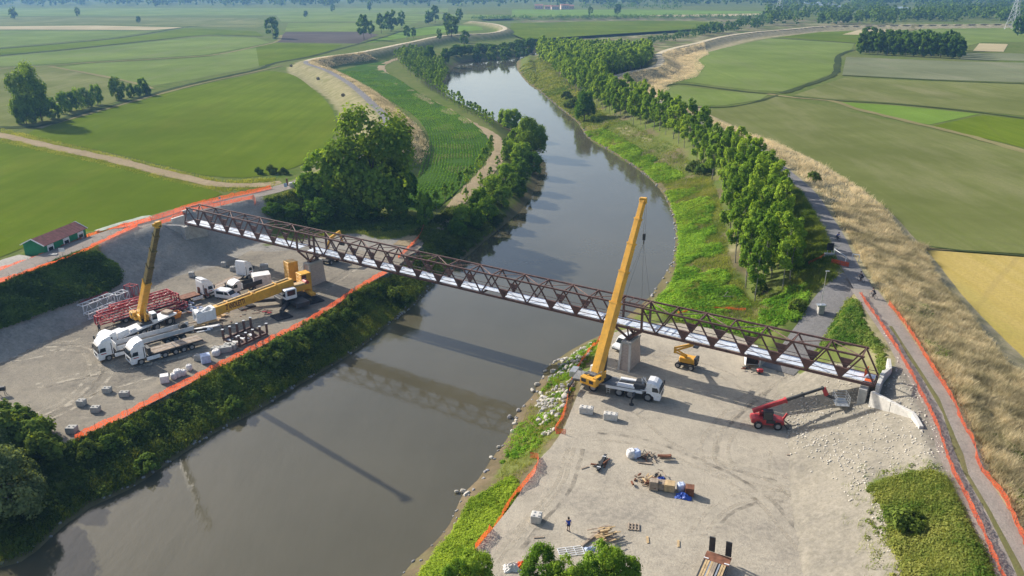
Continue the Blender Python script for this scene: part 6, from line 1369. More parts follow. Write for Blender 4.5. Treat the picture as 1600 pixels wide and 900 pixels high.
# concrete ballast blocks
def block(u, v, d, label, grp, mat='concrete', rz=None, lugs=0, name='ballast_block'):
    d = tuple(k * (.84 if not lugs else .95) for k in d)
    p_ = at(u, v, 0.0); o = empty(name, p_, random.uniform(-.4, .4) if rz is None else rz, label, 'concrete block', grp)
    MB().box((0, 0, d[2]/2), d).build('body', mat, o, bevel=.05)
    n = max(2, int(d[0]/.55))
    for k in range(n):
        for j in ((-.25, .25) if lugs else (0,)): MB().tube(((k + .5)/n*d[0] - d[0]/2, j*d[1], d[2]), ((k + .5)/n*d[0] - d[0]/2, j*d[1], d[2] + .09), .13, .1, n=8).build('lug', mat, o)
    return o
GB = 'concrete blocks lying in the yards'
for u, v, d, lab in [(113, 675, (1.5, 1.3, 1.0), 'pale concrete block nearest the yard corner at lower left'), (150, 643, (1.4, 1.1, .95), 'pale block lying front right of the four in mid yard'), (128, 633, (1.3, 1.2, 1.0), 'greyish block lying left of the four in mid yard'), (168, 613, (1.35, 1.1, .95), 'pale block lying at the back of the four in mid yard'), (195, 619, (1.6, 1.0, .9), 'flat wide block lying right of the four in mid yard'),
                      (300, 432, (1.3, 1.3, 1.2), 'concrete block at the foot of the gravel slope left of the lorry'), (350, 416, (1.2, 1.2, 1.1), 'concrete block at the slope foot behind the plank deck'), (364, 423, (1.2, 1.2, 1.1), 'yellowish block touching the dark white-roofed cab'), (413, 420, (2.0, 1.6, 1.2), 'wide grey block right of the dark white-roofed cab'),
                      (226, 459, (1.4, 1.2, 1.1), 'concrete block behind the yellow boom foot'), (484, 420, (1.3, 1.3, 1.6), 'grey block standing between pier and yellow slabs'),
                      (341, 548, (2.4, 1.3, .7), 'low concrete slab left of the rack with posts'), (352, 549, (2.6, 1.4, 1.1), 'long double block beside the brown post rack'), (360, 545, (2.4, 1.4, 1.1), 'end block touching the brown post rack'),
                      (311, 562, (1.5, 1.2, 1.0), 'grey block left of the wrapped cube by the net'), (84, 405, (1.9, 1.3, 1.1), 'pale block pile on the apron by the green shed')]:
    o = block(u, v, d, lab, GB)
    if v == 405: o.location = at(84, 404, 6.3)
for u, v, d, lab in [(916, 645, (2.0, 1.0, 1.0), 'white studded block left of two near the crane outrigger'), (954, 655, (2.0, 1.0, 1.0), 'white studded block right of two near the crane outrigger'), (838, 814, (1.2, 1.2, 1.0), 'white cube block alone near the curving net')]:
    block(u, v, d, lab, 'white studded blocks in the right yard', 'concrete_pale', R(-14), 1)
# bags and wrapped goods
def bag(u, v, s_, h_, label, grp, mat='bag_white', z=0.0):
    p_ = at(u, v, z); o = empty('bulk_bag', p_, random.random()*3, label, 'bag', grp)
    n = 14; vs = []; s_ *= .85; h_ *= .85
    rings = [(0, .44), (.12, .52), (.5, .54), (.85, .5), (1.0, .4), (.97, .25)]
    for z_, r_ in rings:
        for k in range(n):
            a_ = 2*math.pi*k/n; q_ = r_*(1 + .12*abs(math.sin(2*a_)) + random.uniform(-.03, .03)); vs.append((math.cos(a_)*q_*s_, math.sin(a_)*q_*s_, z_*h_ + random.uniform(-.02, .02)))
    fs = [(i*n + k, i*n + (k+1) % n, (i+1)*n + (k+1) % n, (i+1)*n + k) for i in range(len(rings)-1) for k in range(n)] + [tuple(range(n-1, -1, -1)), tuple((len(rings)-1)*n + k for k in range(n))]
    MB().add(vs, fs).build('sack', mat, o, smoothf=True)
    for k in range(4):
        a_ = math.pi/4 + k*math.pi/2; MB().bar((math.cos(a_)*.4*s_, math.sin(a_)*.4*s_, h_*.95), (math.cos(a_)*.3*s_, math.sin(a_)*.3*s_, h_*1.18), .08, .03).build('loop', mat, o)
    return o
GW = 'white bags and wrapped goods by the left net'
bag(272, 592, 1.0, 1.1, 'white bag left of the heap beside the net', GW); bag(278, 588, 1.3, 1.3, 'tallest white bag amid the heap beside the net', GW); bag(286, 586, 1.1, 1.0, 'white bag right of the tall one beside the net', GW); bag(296, 578, 1.0, 1.05, 'white bag alone right of the heap beside the net', GW); bag(338, 555, 1.35, 1.1, 'pinkish white bag before the long double block', GW)
bag(986, 714, 1.25, 1.25, 'white bulk bag left of the pair in the right yard', 'bulk bags of the right yard'); bag(994, 714, 1.2, 1.2, 'bluish bulk bag right of the pair in the right yard', 'bulk bags of the right yard', 'bag_blue')
bag(1064, 766, 1.1, 1.1, 'grey-blue bag at the right end of the crate row', 'bulk bags of the right yard', 'bag_blue')
def crate(u, v, d, label, mat, z=0.0, rz=0.1, cat='crate', name='crate', planks=3, grp=None):
    p_ = at(u, v, z); o = empty(name, p_, rz, label, cat, grp)
    MB().box((0, 0, d[2]/2 + .06), (d[0], d[1], d[2] - .06)).build('body', mat, o, bevel=.03)
    mb = MB(); [mb.box((0, (k - (planks-1)/2)*d[1]/planks*1.05, .03), (d[0]*1.02, .12, .06)) for k in range(planks)]; mb.build('skid', 'wood_deck', o)
    for k in range(planks): MB().box(((k - (planks-1)/2)*d[0]/planks*1.02, 0, d[2] + .02), (d[0]/planks*.9, d[1]*1.01, .04)).build('lid_board', mat, o)
    return o
crate(258, 597, (1.2, 1.2, 1.15), 'white wrapped cube at the left end of the heap by the net', 'bag_white', rz=.4, cat='wrapped pallet', name='wrapped_pallet')
crate(322, 566, (1.4, 1.4, 1.3), 'blue-grey wrapped cube by the net below the flatbed', 'bag_blue', rz=.5, cat='wrapped pallet', name='wrapped_pallet')
crate(410, 447, (3.3, 2.6, 2.6), 'large white wrapped box behind the long yellow boom', 'bag_white', rz=.45, cat='wrapped box', name='wrapped_box')
for u, v, d, lab, mt in [(1031, 763, (1.0, 1.0, .9), 'pinkish crate left of the middle of the crate row', 'wood_deck'), (1046, 766, (1.2, 1.1, 1.0), 'tan crate in the middle of the crate row', 'wood_new'), (1077, 773, (1.0, 1.0, 1.1), 'rust-brown open crate at the right of the crate row', 'rusty'), (1021, 764, (1.0, .9, 1.2), 'brown tall bundle crate at the left of the crate row', 'wood_deck')]:
    crate(u, v, d, lab, mt, rz=-.25, grp='crates in a row in the right yard')
# scattered timber, steel and scrap
def debris(name, u, v, label, cat, mat, n, size, spread, z=0.0, kind='board', flat=True, rz0=None, stack=.09):
    """a heap that lies together: each piece its own part"""
    p_ = at(u, v, z); o = empty(name, p_, 0, label, cat)
    for k in range(n):
        a_ = (random.random()*math.pi if rz0 is None else rz0 + random.uniform(-.12, .12)); x, y = random.gauss(0, spread), random.gauss(0, spread)
        L_ = size[0]*random.uniform(.6, 1.1); mt = mat if isinstance(mat, str) else random.choice(mat)
        zz = size[2]/2 + .01 + (k * stack * random.uniform(.3, 1) if not flat else (k % 3)*size[2])
        rot = Matrix.Rotation(a_, 3, 'Z') @ Matrix.Rotation(random.uniform(-.1, .1) if not flat else 0, 3, 'Y')
        MB().box((x, y, zz), (L_, size[1]*random.uniform(.7, 1.2), size[2]), rot).build(kind, mt, o)
    return o
debris('steel_beams', 938, 726, 'long dark steel beam lying with short offcuts in the right yard', 'steel beam', ['dark_steel', 'rusty'], 5, (1.4, .18, .15), .5)
o = empty('steel_girder', at(940, 726, 0), R(68), 'single long dark girder with white end tape in the right yard', 'girder')
MB().box((0, 0, .3), (3.6, .12, .3)).box((0, 0, .16), (3.6, .36, .05)).box((0, 0, .46), (3.6, .36, .05)).build('web', 'dark_steel', o); MB().box((-1.3, 0, .49), (.12, .5, .03)).build('tape', 'white_paint', o); MB().box((1.2, 0, .49), (.12, .5, .03)).build('tape', 'white_paint', o)
debris('scrap_heap', 1010, 715, 'tangled dark scrap heap right of the bulk bags', 'scrap', ['dark_steel', 'rusty', 'wood_deck'], 22, (1.1, .1, .08), .55, flat=False, kind='piece', stack=.03)
debris('board_offcut', 1010, 722, 'pale splintered board in front of the scrap heap', 'board', 'wood_deck', 2, (2.0, .35, .06), .2, rz0=-.3)
debris('steel_stack', 1038, 717, 'three short rusty steel channels stacked on timber', 'steel stack', ['rusty', 'wood_deck'], 5, (1.5, .3, .2), .2, rz0=-.05, flat=False, stack=.16)
debris('pallet_heap', 1012, 757, 'jumble of brown crate timber at the left of the crate row', 'timber heap', ['wood_deck', 'wood_new', 'rusty'], 30, (.9, .18, .08), .42, flat=False, stack=.045)
debris('timber_trail', 1000, 749, 'small trail of wood scraps leading to the crate row', 'timber', ['wood_deck', 'rusty'], 8, (.7, .2, .2), .5)
debris('cable_coil', 1030, 745, 'brown coil of cable and sticks behind the crate row', 'coil', ['wood_deck', 'dark_steel'], 12, (.8, .1, .1), .35, flat=False, stack=.06)
def tarp(u, v, label, mat, s_=(1.2, .8), h_=.45, rz=.2):
    p_ = at(u, v, 0); n = 12; vs = []
    for j in range(n):
        for i in range(n):
            x, y = (i/(n-1) - .5)*s_[0]*2, (j/(n-1) - .5)*s_[1]*2; e = min(i, j, n-1-i, n-1-j)/(n/2)
            vs.append((x + random.uniform(-.08, .08), y + random.uniform(-.08, .08), .02 + min(1, e*1.6)*h_*(.45 + .9*random.random())))
    fs = [(j*n+i, j*n+i+1, (j+1)*n+i+1, (j+1)*n+i) for j in range(n-1) for i in range(n-1)]
    return tag(MB().add(vs, fs).build('tarpaulin', mat, None, p_, rz), label, 'tarpaulin')
tarp(1068, 777, 'crumpled bright blue tarpaulin in front of the crate row', 'blue_tarp', (.95, .5), .5, -.3); tarp(1034, 750, 'small light blue sheet behind the crate row', 'blue_tarp', (.5, .4), .35)
tarp(922, 858, 'grey plastic sheet under the pallet heap edge', 'bag_blue', (.6, .3), .25); tarp(305, 482, 'light blue sheet lying left of the white boom head', 'bag_blue', (1.2, .8), .35); tarp(800, 888, 'crumpled white sheet by the foreground trees', 'bag_white', (.9, .6), .5)
o = tarp(818, 884, 'crumpled orange netting heap by the foreground trees', 'net_orange', (.8, .5), .5)
o = empty('pallet', at(990, 824, 0), -.15, 'single empty wooden pallet lying flat near the man in blue', 'pallet')
for k in range(3): MB().box((0, (k-1)*.5, .05), (1.25, .12, .1)).build('bearer', 'wood_deck', o)
for k in range(4): MB().box(((k-1.5)*.36, 0, .125), (.14, 1.15, .04)).build('slat', 'wood_deck', o)
debris('pallet_heap', 946, 840, 'heap of light broken pallets beside the foreground trees', 'timber heap', ['wood_new', 'wood_new', 'wood_deck'], 38, (1.2, .16, .06), .5, flat=False, stack=.035, rz0=.35)
o = empty('timber_beam', at(923, 843, 0), R(48), 'dark timber beam beside the light pallet heap', 'beam'); MB().box((0, 0, .12), (3.2, .3, .22)).build('beam', 'wood_deck', o, bevel=.02)
for u, v, rz, lab in ((1012, 844, 1.5, 'short light plank right of the pallet heap'), (1060, 850, 1.4, 'short light plank near the raised ramps'), (914, 731, .5, 'thin dark plank left of the steel girder'), (1236, 711, 0, 'small pale board bundle at the foot of the gravel mound'), (842, 840, .1, 'small dark offcut on the ground below the white cube')):
    o = empty('plank', at(u, v, 0), rz, lab, 'plank'); MB().box((0, 0, .05), (1.1, .22, .09)).build('board', 'wood_new' if 'light' in lab else 'wood_deck', o)
o = empty('fence_panel', at(892, 862, 0), .18, 'flat white grid panel lying on the ground by the foreground trees', 'grid panel')
for k in range(5): MB().bar((-1.4, (k-2)*.32, .08), (1.4, (k-2)*.32, .08), .06).build('bar', 'white_paint', o)
for k in range(4): MB().bar((-1.3 + k*.87, -.68, .05), (-1.3 + k*.87, .68, .05), .06).build('cross_bar', 'white_paint', o)
o = empty('white_angle', at(1371, 868, 0.3), .9, 'bent white angle strip at the edge of the weeds', 'metal strip'); MB().bar((0, 0, .06), (1.0, .2, .06), .12, .08).bar((1.0, .2, .06), (1.1, -.5, .06), .12, .08).build('strip', 'white_paint', o)
# red tool set beside the open van
debris('tool_heap', 1165, 577, 'dark tool heap on the ground left of the open van', 'tools', ['dark_steel', 'rusty'], 8, (.6, .2, .15), .3, flat=False)
o = empty('compressor', at(1187, 583, 0), .2, 'small red machine with hoses behind the open van', 'machine'); MB().box((0, 0, .45), (.9, .6, .5)).build('body', 'red_paint', o, bevel=.06); MB().tube((-.3, -.35, .2), (-.3, .35, .2), .2).build('wheels', 'rubber', o); MB().bar((-.5, 0, .5), (-1.4, .1, .2), .1).build('hose', 'dark_steel', o)
# left yard clutter
o = empty('skip', at(271, 497, 0), T3rz, 'small orange skip before the red low-loader', 'skip')
MB().add([(-1.0, -.6, 0), (1.0, -.6, 0), (1.0, .6, 0), (-1.0, .6, 0), (-1.35, -.8, 1.0), (1.35, -.8, 1.0), (1.35, .8, 1.0), (-1.35, .8, 1.0), (-1.25, -.7, 1.0), (1.25, -.7, 1.0), (1.25, .7, 1.0), (-1.25, .7, 1.0), (-.95, -.55, .1), (.95, -.55, .1), (.95, .55, .1), (-.95, .55, .1)],
         [(3, 2, 1, 0), (0, 1, 5, 4), (1, 2, 6, 5), (2, 3, 7, 6), (3, 0, 4, 7), (4, 5, 9, 8), (5, 6, 10, 9), (6, 7, 11, 10), (7, 4, 8, 11), (8, 9, 13, 12), (9, 10, 14, 13), (10, 11, 15, 14), (11, 8, 12, 15), (12, 13, 14, 15)]).build('tub', 'orange_skip', o); MB().bar((-1.36, 0, 1.02), (1.36, 0, 1.02), .08).build('lifting_bar', 'dark_steel', o)
debris('material_heap', 290, 485, 'dark jumble of rigging gear left of the white boom head', 'rigging', ['dark_steel', 'rusty', 'wood_deck', 'bag_blue', 'white_grey'], 34, (1.6, .25, .2), 1.6, flat=False, kind='piece', stack=.02)
debris('timber_stack', 322, 505, 'light timber packing under the white boom head', 'timber heap', ['wood_new', 'wood_deck'], 12, (2.4, .35, .2), .7, rz0=.35, flat=False, stack=.05)
debris('timber_stack', 340, 497, 'pale timber packing right of the white boom head', 'timber heap', ['wood_new', 'wood_deck', 'white_grey'], 10, (2.0, .35, .2), .8, rz0=.2, flat=False, stack=.05)
debris('sheet_stack', 308, 514, 'white flat sheets on the ground at the tail of the drop-side trailer', 'sheets', ['bag_white', 'white_paint'], 6, (3.6, 1.2, .05), 1.0, rz0=.4)
debris('chain_set', 411, 486, 'dark chains and hooks laid on the ground by the big dark mat', 'chains', ['dark_steel', 'rusty'], 10, (1.6, .08, .07), .9)
debris('red_gear', 416, 490, 'small red rigging gear on the ground near the dark mat', 'rigging', ['red_paint'], 4, (.7, .3, .15), .3)
debris('chain_set', 366, 489, 'dotted dark chain lying below the lettered boom', 'chains', ['dark_steel', 'rusty'], 14, (.6, .12, .08), 1.9)
o = empty('planks_bundle', at(232, 519, 1.7), 0, 'unused', 'x'); bpy.data.objects.remove(o)
o = empty('barbecue_stand', at(3, 617, 0), .3, 'dark metal stand with tank cut by the left edge', 'stand'); MB().tube((-.6, 0, 1.0), (.6, 0, 1.0), .35, n=12).build('tank', 'dark_steel', o)
for x in (-.5, .5):
    for y in (-.3, .3): MB().bar((x, y, 0), (x*.9, y*.7, .9), .06).build('leg', 'dark_steel', o)
# brown transport rack with upright posts
ra, rb_ = at(352, 528, 0), at(409, 522, 0); pA, pB, pC = at(350, 533, 0), at(375, 543, 0), at(393, 514, 0); ex = pB - pA; ey = pC - pA
o = empty('post_rack', pA, 0, 'dark brown steel rack with two rows of upright posts by the net', 'rack')
for f_ in (0, 1): MB().bar(ex*f_ + Vector((0, 0, .3)), ex*f_ + ey + Vector((0, 0, .3)), .3, .4).build('side_beam', 'weathering_steel', o)
for k in range(5):
    e = ey*(k/4)
    MB().bar(e + Vector((0, 0, .25)), ex + e + Vector((0, 0, .25)), .28, .34).build('cross_beam', 'weathering_steel', o)
    for f_ in (0, 1):
        MB().bar(ex*f_ + e + Vector((0, 0, .4)), ex*f_ + e + Vector((0, 0, 2.1)), .32).build('post', 'weathering_steel', o); MB().box(ex*f_ + e + Vector((0, 0, 2.13)), (.42, .42, .06)).build('post_cap', 'galvanised', o)
debris('plate_heap', 377, 533, 'light steel offcuts lying inside the brown post rack', 'steel plates', ['white_grey', 'wood_deck', 'bag_white'], 12, (1.2, .5, .12), .9, flat=False, stack=.03)
debris('timber_stack', 352, 540, 'weathered timber pile left of the brown post rack', 'timber heap', ['wood_deck'], 7, (1.8, .3, .15), .5, flat=False)

# green shed
M('shed_green', (0.015, 0.20, 0.085), 0.6, 0, 0.12, 1.0, 0.3); M('roof_red', (0.24, 0.085, 0.075), 0.7, 0, 0.2, 1.5, 0.3)
sa, sb = Vector((*P(72, 401, 6.2), 6.2)), Vector((*P(136, 373, 6.2), 6.2)); sd = (sb - sa); Ls = sd.length; rz = math.atan2(sd.y, sd.x)
o = empty('shed', sa, rz, 'long green metal shed with a dull red ribbed roof beside the levee track', 'shed')
Ws, hw_, hr = 4.6, 2.3, 3.4
MB().add([(0, 0, -.6), (Ls, 0, -.6), (Ls, Ws, -.6), (0, Ws, -.6), (0, 0, hw_), (Ls, 0, hw_), (Ls, Ws, hw_), (0, Ws, hw_), (0, Ws/2, hr), (Ls, Ws/2, hr)], [(0, 1, 5, 4), (2, 3, 7, 6), (1, 2, 6, 9, 5), (3, 0, 4, 8, 7), (4, 5, 9, 8), (6, 7, 8, 9)]).build('wall', 'shed_green', o)
nr_ = 14
for s_ in (0, 1):
    y0, y1 = (-.35, Ws/2) if s_ == 0 else (Ws + .35, Ws/2)
    zlow = hw_ - .35*(hr - hw_)/(Ws/2)
    for k in range(nr_):
        a_, c_ = -.3 + (Ls + .6)*k/nr_, -.3 + (Ls + .6)*(k+1)/nr_ - .06
        MB().add([(a_, y0, zlow + .05), (c_, y0, zlow + .05), (c_, y1, hr + .05), (a_, y1, hr + .05), (a_, y0, zlow + .1), (c_, y0, zlow + .1), (c_, y1, hr + .1), (a_, y1, hr + .1)], [(3, 2, 1, 0), (4, 5, 6, 7), (0, 1, 5, 4), (1, 2, 6, 5), (2, 3, 7, 6), (3, 0, 4, 7)]).build('roof_panel', 'roof_red', o)
for x in (-.34, Ls + .34): MB().bar((x, -.36, zlow + .08), (x, Ws/2, hr + .08), .1, .2).bar((x, Ws + .36, zlow + .08), (x, Ws/2, hr + .08), .1, .2).build('verge_trim', 'white_paint', o)
for x in (1.6, 6.0, 10.2):
    if x < Ls - 1:
        d_ = MB().box((x, -.03, 1.05), (1.7, .08, 1.9)).build('door', 'white_paint', o); MB().box((x, -.075, 1.15), (1.2, .03, .7)).build('pane', 'cab_glass', d_)
# silt fence / geotextile strip
M('geotextile', (0.34, 0.38, 0.32), 0.9, 0, 0.2, .6, .1)
gl_ = smooth([(*P(u, v, 6.9), 6.75) for u, v in ((152, 362), (180, 353), (205, 346), (230, 339), (236, 343))], 1.0)
o = ribbon('geotextile_strip', gl_, .9, 'geotextile', .35, 5, .3); tag(o, 'pale grey-green geotextile strip between track and field', 'geotextile')
# wheel ruts pressed into the gravel
m, t, b = new_mat('rut_gravel'); p = geo_pos(t); out = t.nodes['Material Output']
t.links.new(mixc(t, noise(t, p, 3.0, 4, .7), (0.50, 0.45, 0.355), (0.36, 0.32, 0.255)), b.inputs['Base Color']); b.inputs['Roughness'].default_value = .97; b.inputs['Specular IOR Level'].default_value = .1
tp = _n(t, 'ShaderNodeBsdfTransparent'); mx = _n(t, 'ShaderNodeMixShader'); t.links.new(mrange(t, noise(t, p, .5, 4, .65), .40, .6, 0, .8), mx.inputs[0]); t.links.new(tp.outputs[0], mx.inputs[1]); t.links.new(b.outputs[0], mx.inputs[2]); t.links.new(mx.outputs[0], out.inputs[0]); MATS['rut'] = m
m, t, b = new_mat('rut_dark'); p = geo_pos(t); out = t.nodes['Material Output']
t.links.new(mixc(t, noise(t, p, 3.0, 4, .7), (0.17, 0.155, 0.13), (0.12, 0.11, 0.095)), b.inputs['Base Color']); b.inputs['Roughness'].default_value = .97; b.inputs['Specular IOR Level'].default_value = .1
tp = _n(t, 'ShaderNodeBsdfTransparent'); mx = _n(t, 'ShaderNodeMixShader'); t.links.new(mrange(t, noise(t, p, .45, 4, .65), .45, .7, 0, .6), mx.inputs[0]); t.links.new(tp.outputs[0], mx.inputs[1]); t.links.new(b.outputs[0], mx.inputs[2]); t.links.new(mx.outputs[0], out.inputs[0]); MATS['rut_dark'] = m
RUTS = [[(1160, 560), (1120, 600), (1080, 650), (1060, 700), (1090, 745), (1180, 770), (1260, 790), (1330, 850), (1360, 920)], [(1230, 580), (1150, 640), (1110, 690), (1120, 730), (1200, 755), (1270, 780), (1340, 860)], [(1130, 830), (1160, 810), (1210, 800), (1250, 810), (1290, 850), (1310, 910)], [(1110, 845), (1150, 800), (1220, 785), (1280, 805), (1330, 870)],
        [(1000, 640), (1060, 690), (1140, 720), (1230, 760), (1300, 830)], [(930, 690), (1000, 700), (1080, 730), (1170, 780), (1240, 860)], [(960, 560), (1040, 560), (1120, 580), (1190, 620)], [(1180, 700), (1175, 730), (1190, 760), (1230, 800)], [(780, 880), (830, 820), (880, 760), (900, 700)],
        [(0, 600), (60, 570), (120, 560), (180, 585), (240, 600)], [(0, 560), (70, 545), (130, 545), (150, 580), (110, 625), (60, 650)], [(20, 530), (90, 520), (150, 530)], [(60, 610), (120, 595), (200, 580), (290, 560), (350, 545)], [(80, 640), (150, 610), (230, 588), (320, 560)], [(330, 520), (420, 500), (500, 460), (560, 420)], [(420, 440), (500, 410), (560, 400), (600, 400)], [(0, 575), (80, 560), (140, 530)]]
k = 0
for px in RUTS:
    ln = smooth(PL(px, 0), .9); d = np.gradient(ln, axis=0); d /= np.linalg.norm(d, axis=1)[:, None]; nx = np.stack([-d[:, 1], d[:, 0]], 1)
    for s_ in (-.95, .95, random.uniform(.2, .6), random.uniform(1.6, 2.4)):
        k += 1; structure(ribbon('wheel_rut', ln + nx*s_, .28, 'rut' if k % 3 else 'rut_dark', .012 + .004*(k % 9), 2, .6, z=0.0))
# signs, lamp post, cabinets
def sign(u, v, z, h_, label, board=(.9, .6), mat='white_grey', rz=0.0, hz=None):
    p_ = at(u, v, z) if z is not None else at(u, v); o = empty('sign_post', p_, rz, label, 'sign')
    MB().tube((0, 0, -.2), (0, 0, h_), .045, n=6).build('pole', 'galvanised', o); MB().box((0, -.06, h_ - board[1]/2), (board[0], .04, board[1])).build('board', mat, o); return o
sign(100, 408, 6.6, 2.6, 'white-backed sign on a pole before the green shed', (1.0, .7), 'white_paint', .3)
sign(345, 323, 7.0, 2.4, 'thin sign pole on the levee track above the bridge end', (.5, .5), 'galvanised', .2)
sign(447, 297, 7.0, 1.8, 'pale sign board standing at the end of the levee track', (.8, 1.0), 'bag_blue', .1)
o = empty('gate_post', at(449, 290, 7.0), 0, 'brown wooden post at the end of the levee track', 'post'); MB().box((0, 0, .9), (.4, .3, 1.9)).build('post', 'rusty', o)
o = empty('cabinet', at(457, 292, 7.0), .3, 'grey cabinet beside the brown post on the levee', 'cabinet'); MB().box((0, 0, .55), (1.5, .8, 1.1)).build('body', 'galvanised', o, bevel=.05)
p_ = at(1281, 492, 3.2); o = empty('lamp_post', p_, 0, 'slim pale lamp post on a concrete block beside the ramp road', 'lamp post')
p_.z = H1(p_.x, p_.y); o.location = p_
MB().box((0, 0, .7), (1.0, 1.0, 1.4)).build('base_block', 'concrete', o, bevel=.05); MB().box((0, 0, 1.55), (1.5, .9, .2)).build('cabinet', 'galvanised', o); MB().tube((0, .1, 1.4), (.1, .1, 7.6), .07, .04).build('pole', 'galvanised', o); MB().box((.25, .1, 7.6), (.6, .25, .12)).build('lamp_head', 'galvanised', o)
o = empty('notice_board', at(1295, 402), -.2, 'dark notice board on a pale base at the top of the ramp', 'notice board'); MB().box((0, 0, 2.0), (1.2, .12, 1.4)).build('board', 'rubber', o); MB().box((0, 0, .35), (1.8, .8, .7)).build('base', 'concrete', o, bevel=.04); MB().bar((-.4, 0, .6), (-.4, 0, 1.4), .1).bar((.4, 0, .6), (.4, 0, 1.4), .1).build('leg', 'galvanised', o)
ga, gb = at(1303, 397, 7.0), at(1321, 409, 7.0); o = empty('barrier', ga, math.atan2((gb-ga).y, (gb-ga).x), 'thin white barrier bar across the levee road', 'barrier'); Lb = (gb-ga).length
MB().bar((0, 0, 1.0), (Lb, 0, 1.0), .09).build('bar', 'white_paint', o); MB().box((0, 0, .55), (.2, .2, 1.2)).build('post', 'white_paint', o); MB().box((Lb, 0, .5), (.12, .12, 1.0)).build('rest', 'white_paint', o)
o = empty('barrier_netting', at(1312, 415, 7.0), -.7, 'orange netting hung across half the levee road', 'safety net'); MB().box((0, 0, .55), (3.2, .05, .9)).build('netting', 'net_mesh', o); [MB().tube((x, 0, 0), (x, 0, 1.1), .03).build('post', 'post_steel', o) for x in (-1.5, 0, 1.5)]
o = empty('hoop_gate', at(1336, 409), -.5, 'white hoop barrier at the edge of the dry grass', 'barrier'); MB().bar((-.6, 0, 0), (-.6, 0, 1.3), .12).bar((.6, 0, 0), (.6, 0, 1.3), .12).bar((-.66, 0, 1.3), (.66, 0, 1.3), .12).build('hoop', 'white_paint', o)
# hay bales
M('hay', (0.25, 0.21, 0.14), 0.95, 0, 0.3, 2.0, 0.1)
for u, v, lab in ((567, 178, 'round hay bale nearest the curve of the levee road'), (536, 151, 'round hay bale second along the mown strip'), (497, 125, 'round hay bale third along the mown strip'), (455, 105, 'farthest round hay bale on the mown strip')):
    p_ = at(u, v); o = empty('hay_bale', p_, random.uniform(-.3, .3) + 1.2, lab, 'hay bale', 'hay bales on the mown strip'); MB().tube((-.65, 0, .78), (.65, 0, .78), .8, n=16).build('roll', 'hay', o, bevel=.06); MB().tube((-.2, 0, .78), (.2, 0, .78), .81, n=16, cap=False).build('wrap', 'bark', o)

# people
M('skin', (0.45, 0.28, 0.20), 0.6); M('shirt_blue', (0.02, 0.07, 0.45), 0.8); M('cloth_dark', (0.03, 0.03, 0.04), 0.85); M('cloth_navy', (0.03, 0.04, 0.09), 0.85); M('hair_dark', (0.03, 0.022, 0.018), 0.8)
def skin_body(name, verts, edges, radii, mat, root, lv=1):
    me = bpy.data.meshes.new(name); me.from_pydata(verts, edges, []); o = bpy.data.objects.new(name, me); col.objects.link(o)
    sk = o.modifiers.new('skin', 'SKIN')
    for k, r_ in enumerate(radii): me.skin_vertices[0].data[k].radius = (r_, r_)
    me.skin_vertices[0].data[0].use_root = True
    ss = o.modifiers.new('sub', 'SUBSURF'); ss.levels = lv; ss.render_levels = lv; bpy.context.view_layer.update()
    m2 = bpy.data.meshes.new_from_object(o.evaluated_get(bpy.context.evaluated_depsgraph_get())); bpy.data.objects.remove(o); m2.materials.clear(); m2.materials.append(MATS[mat])
    q = bpy.data.objects.new(name, m2); col.objects.link(q); q.parent = root; return q
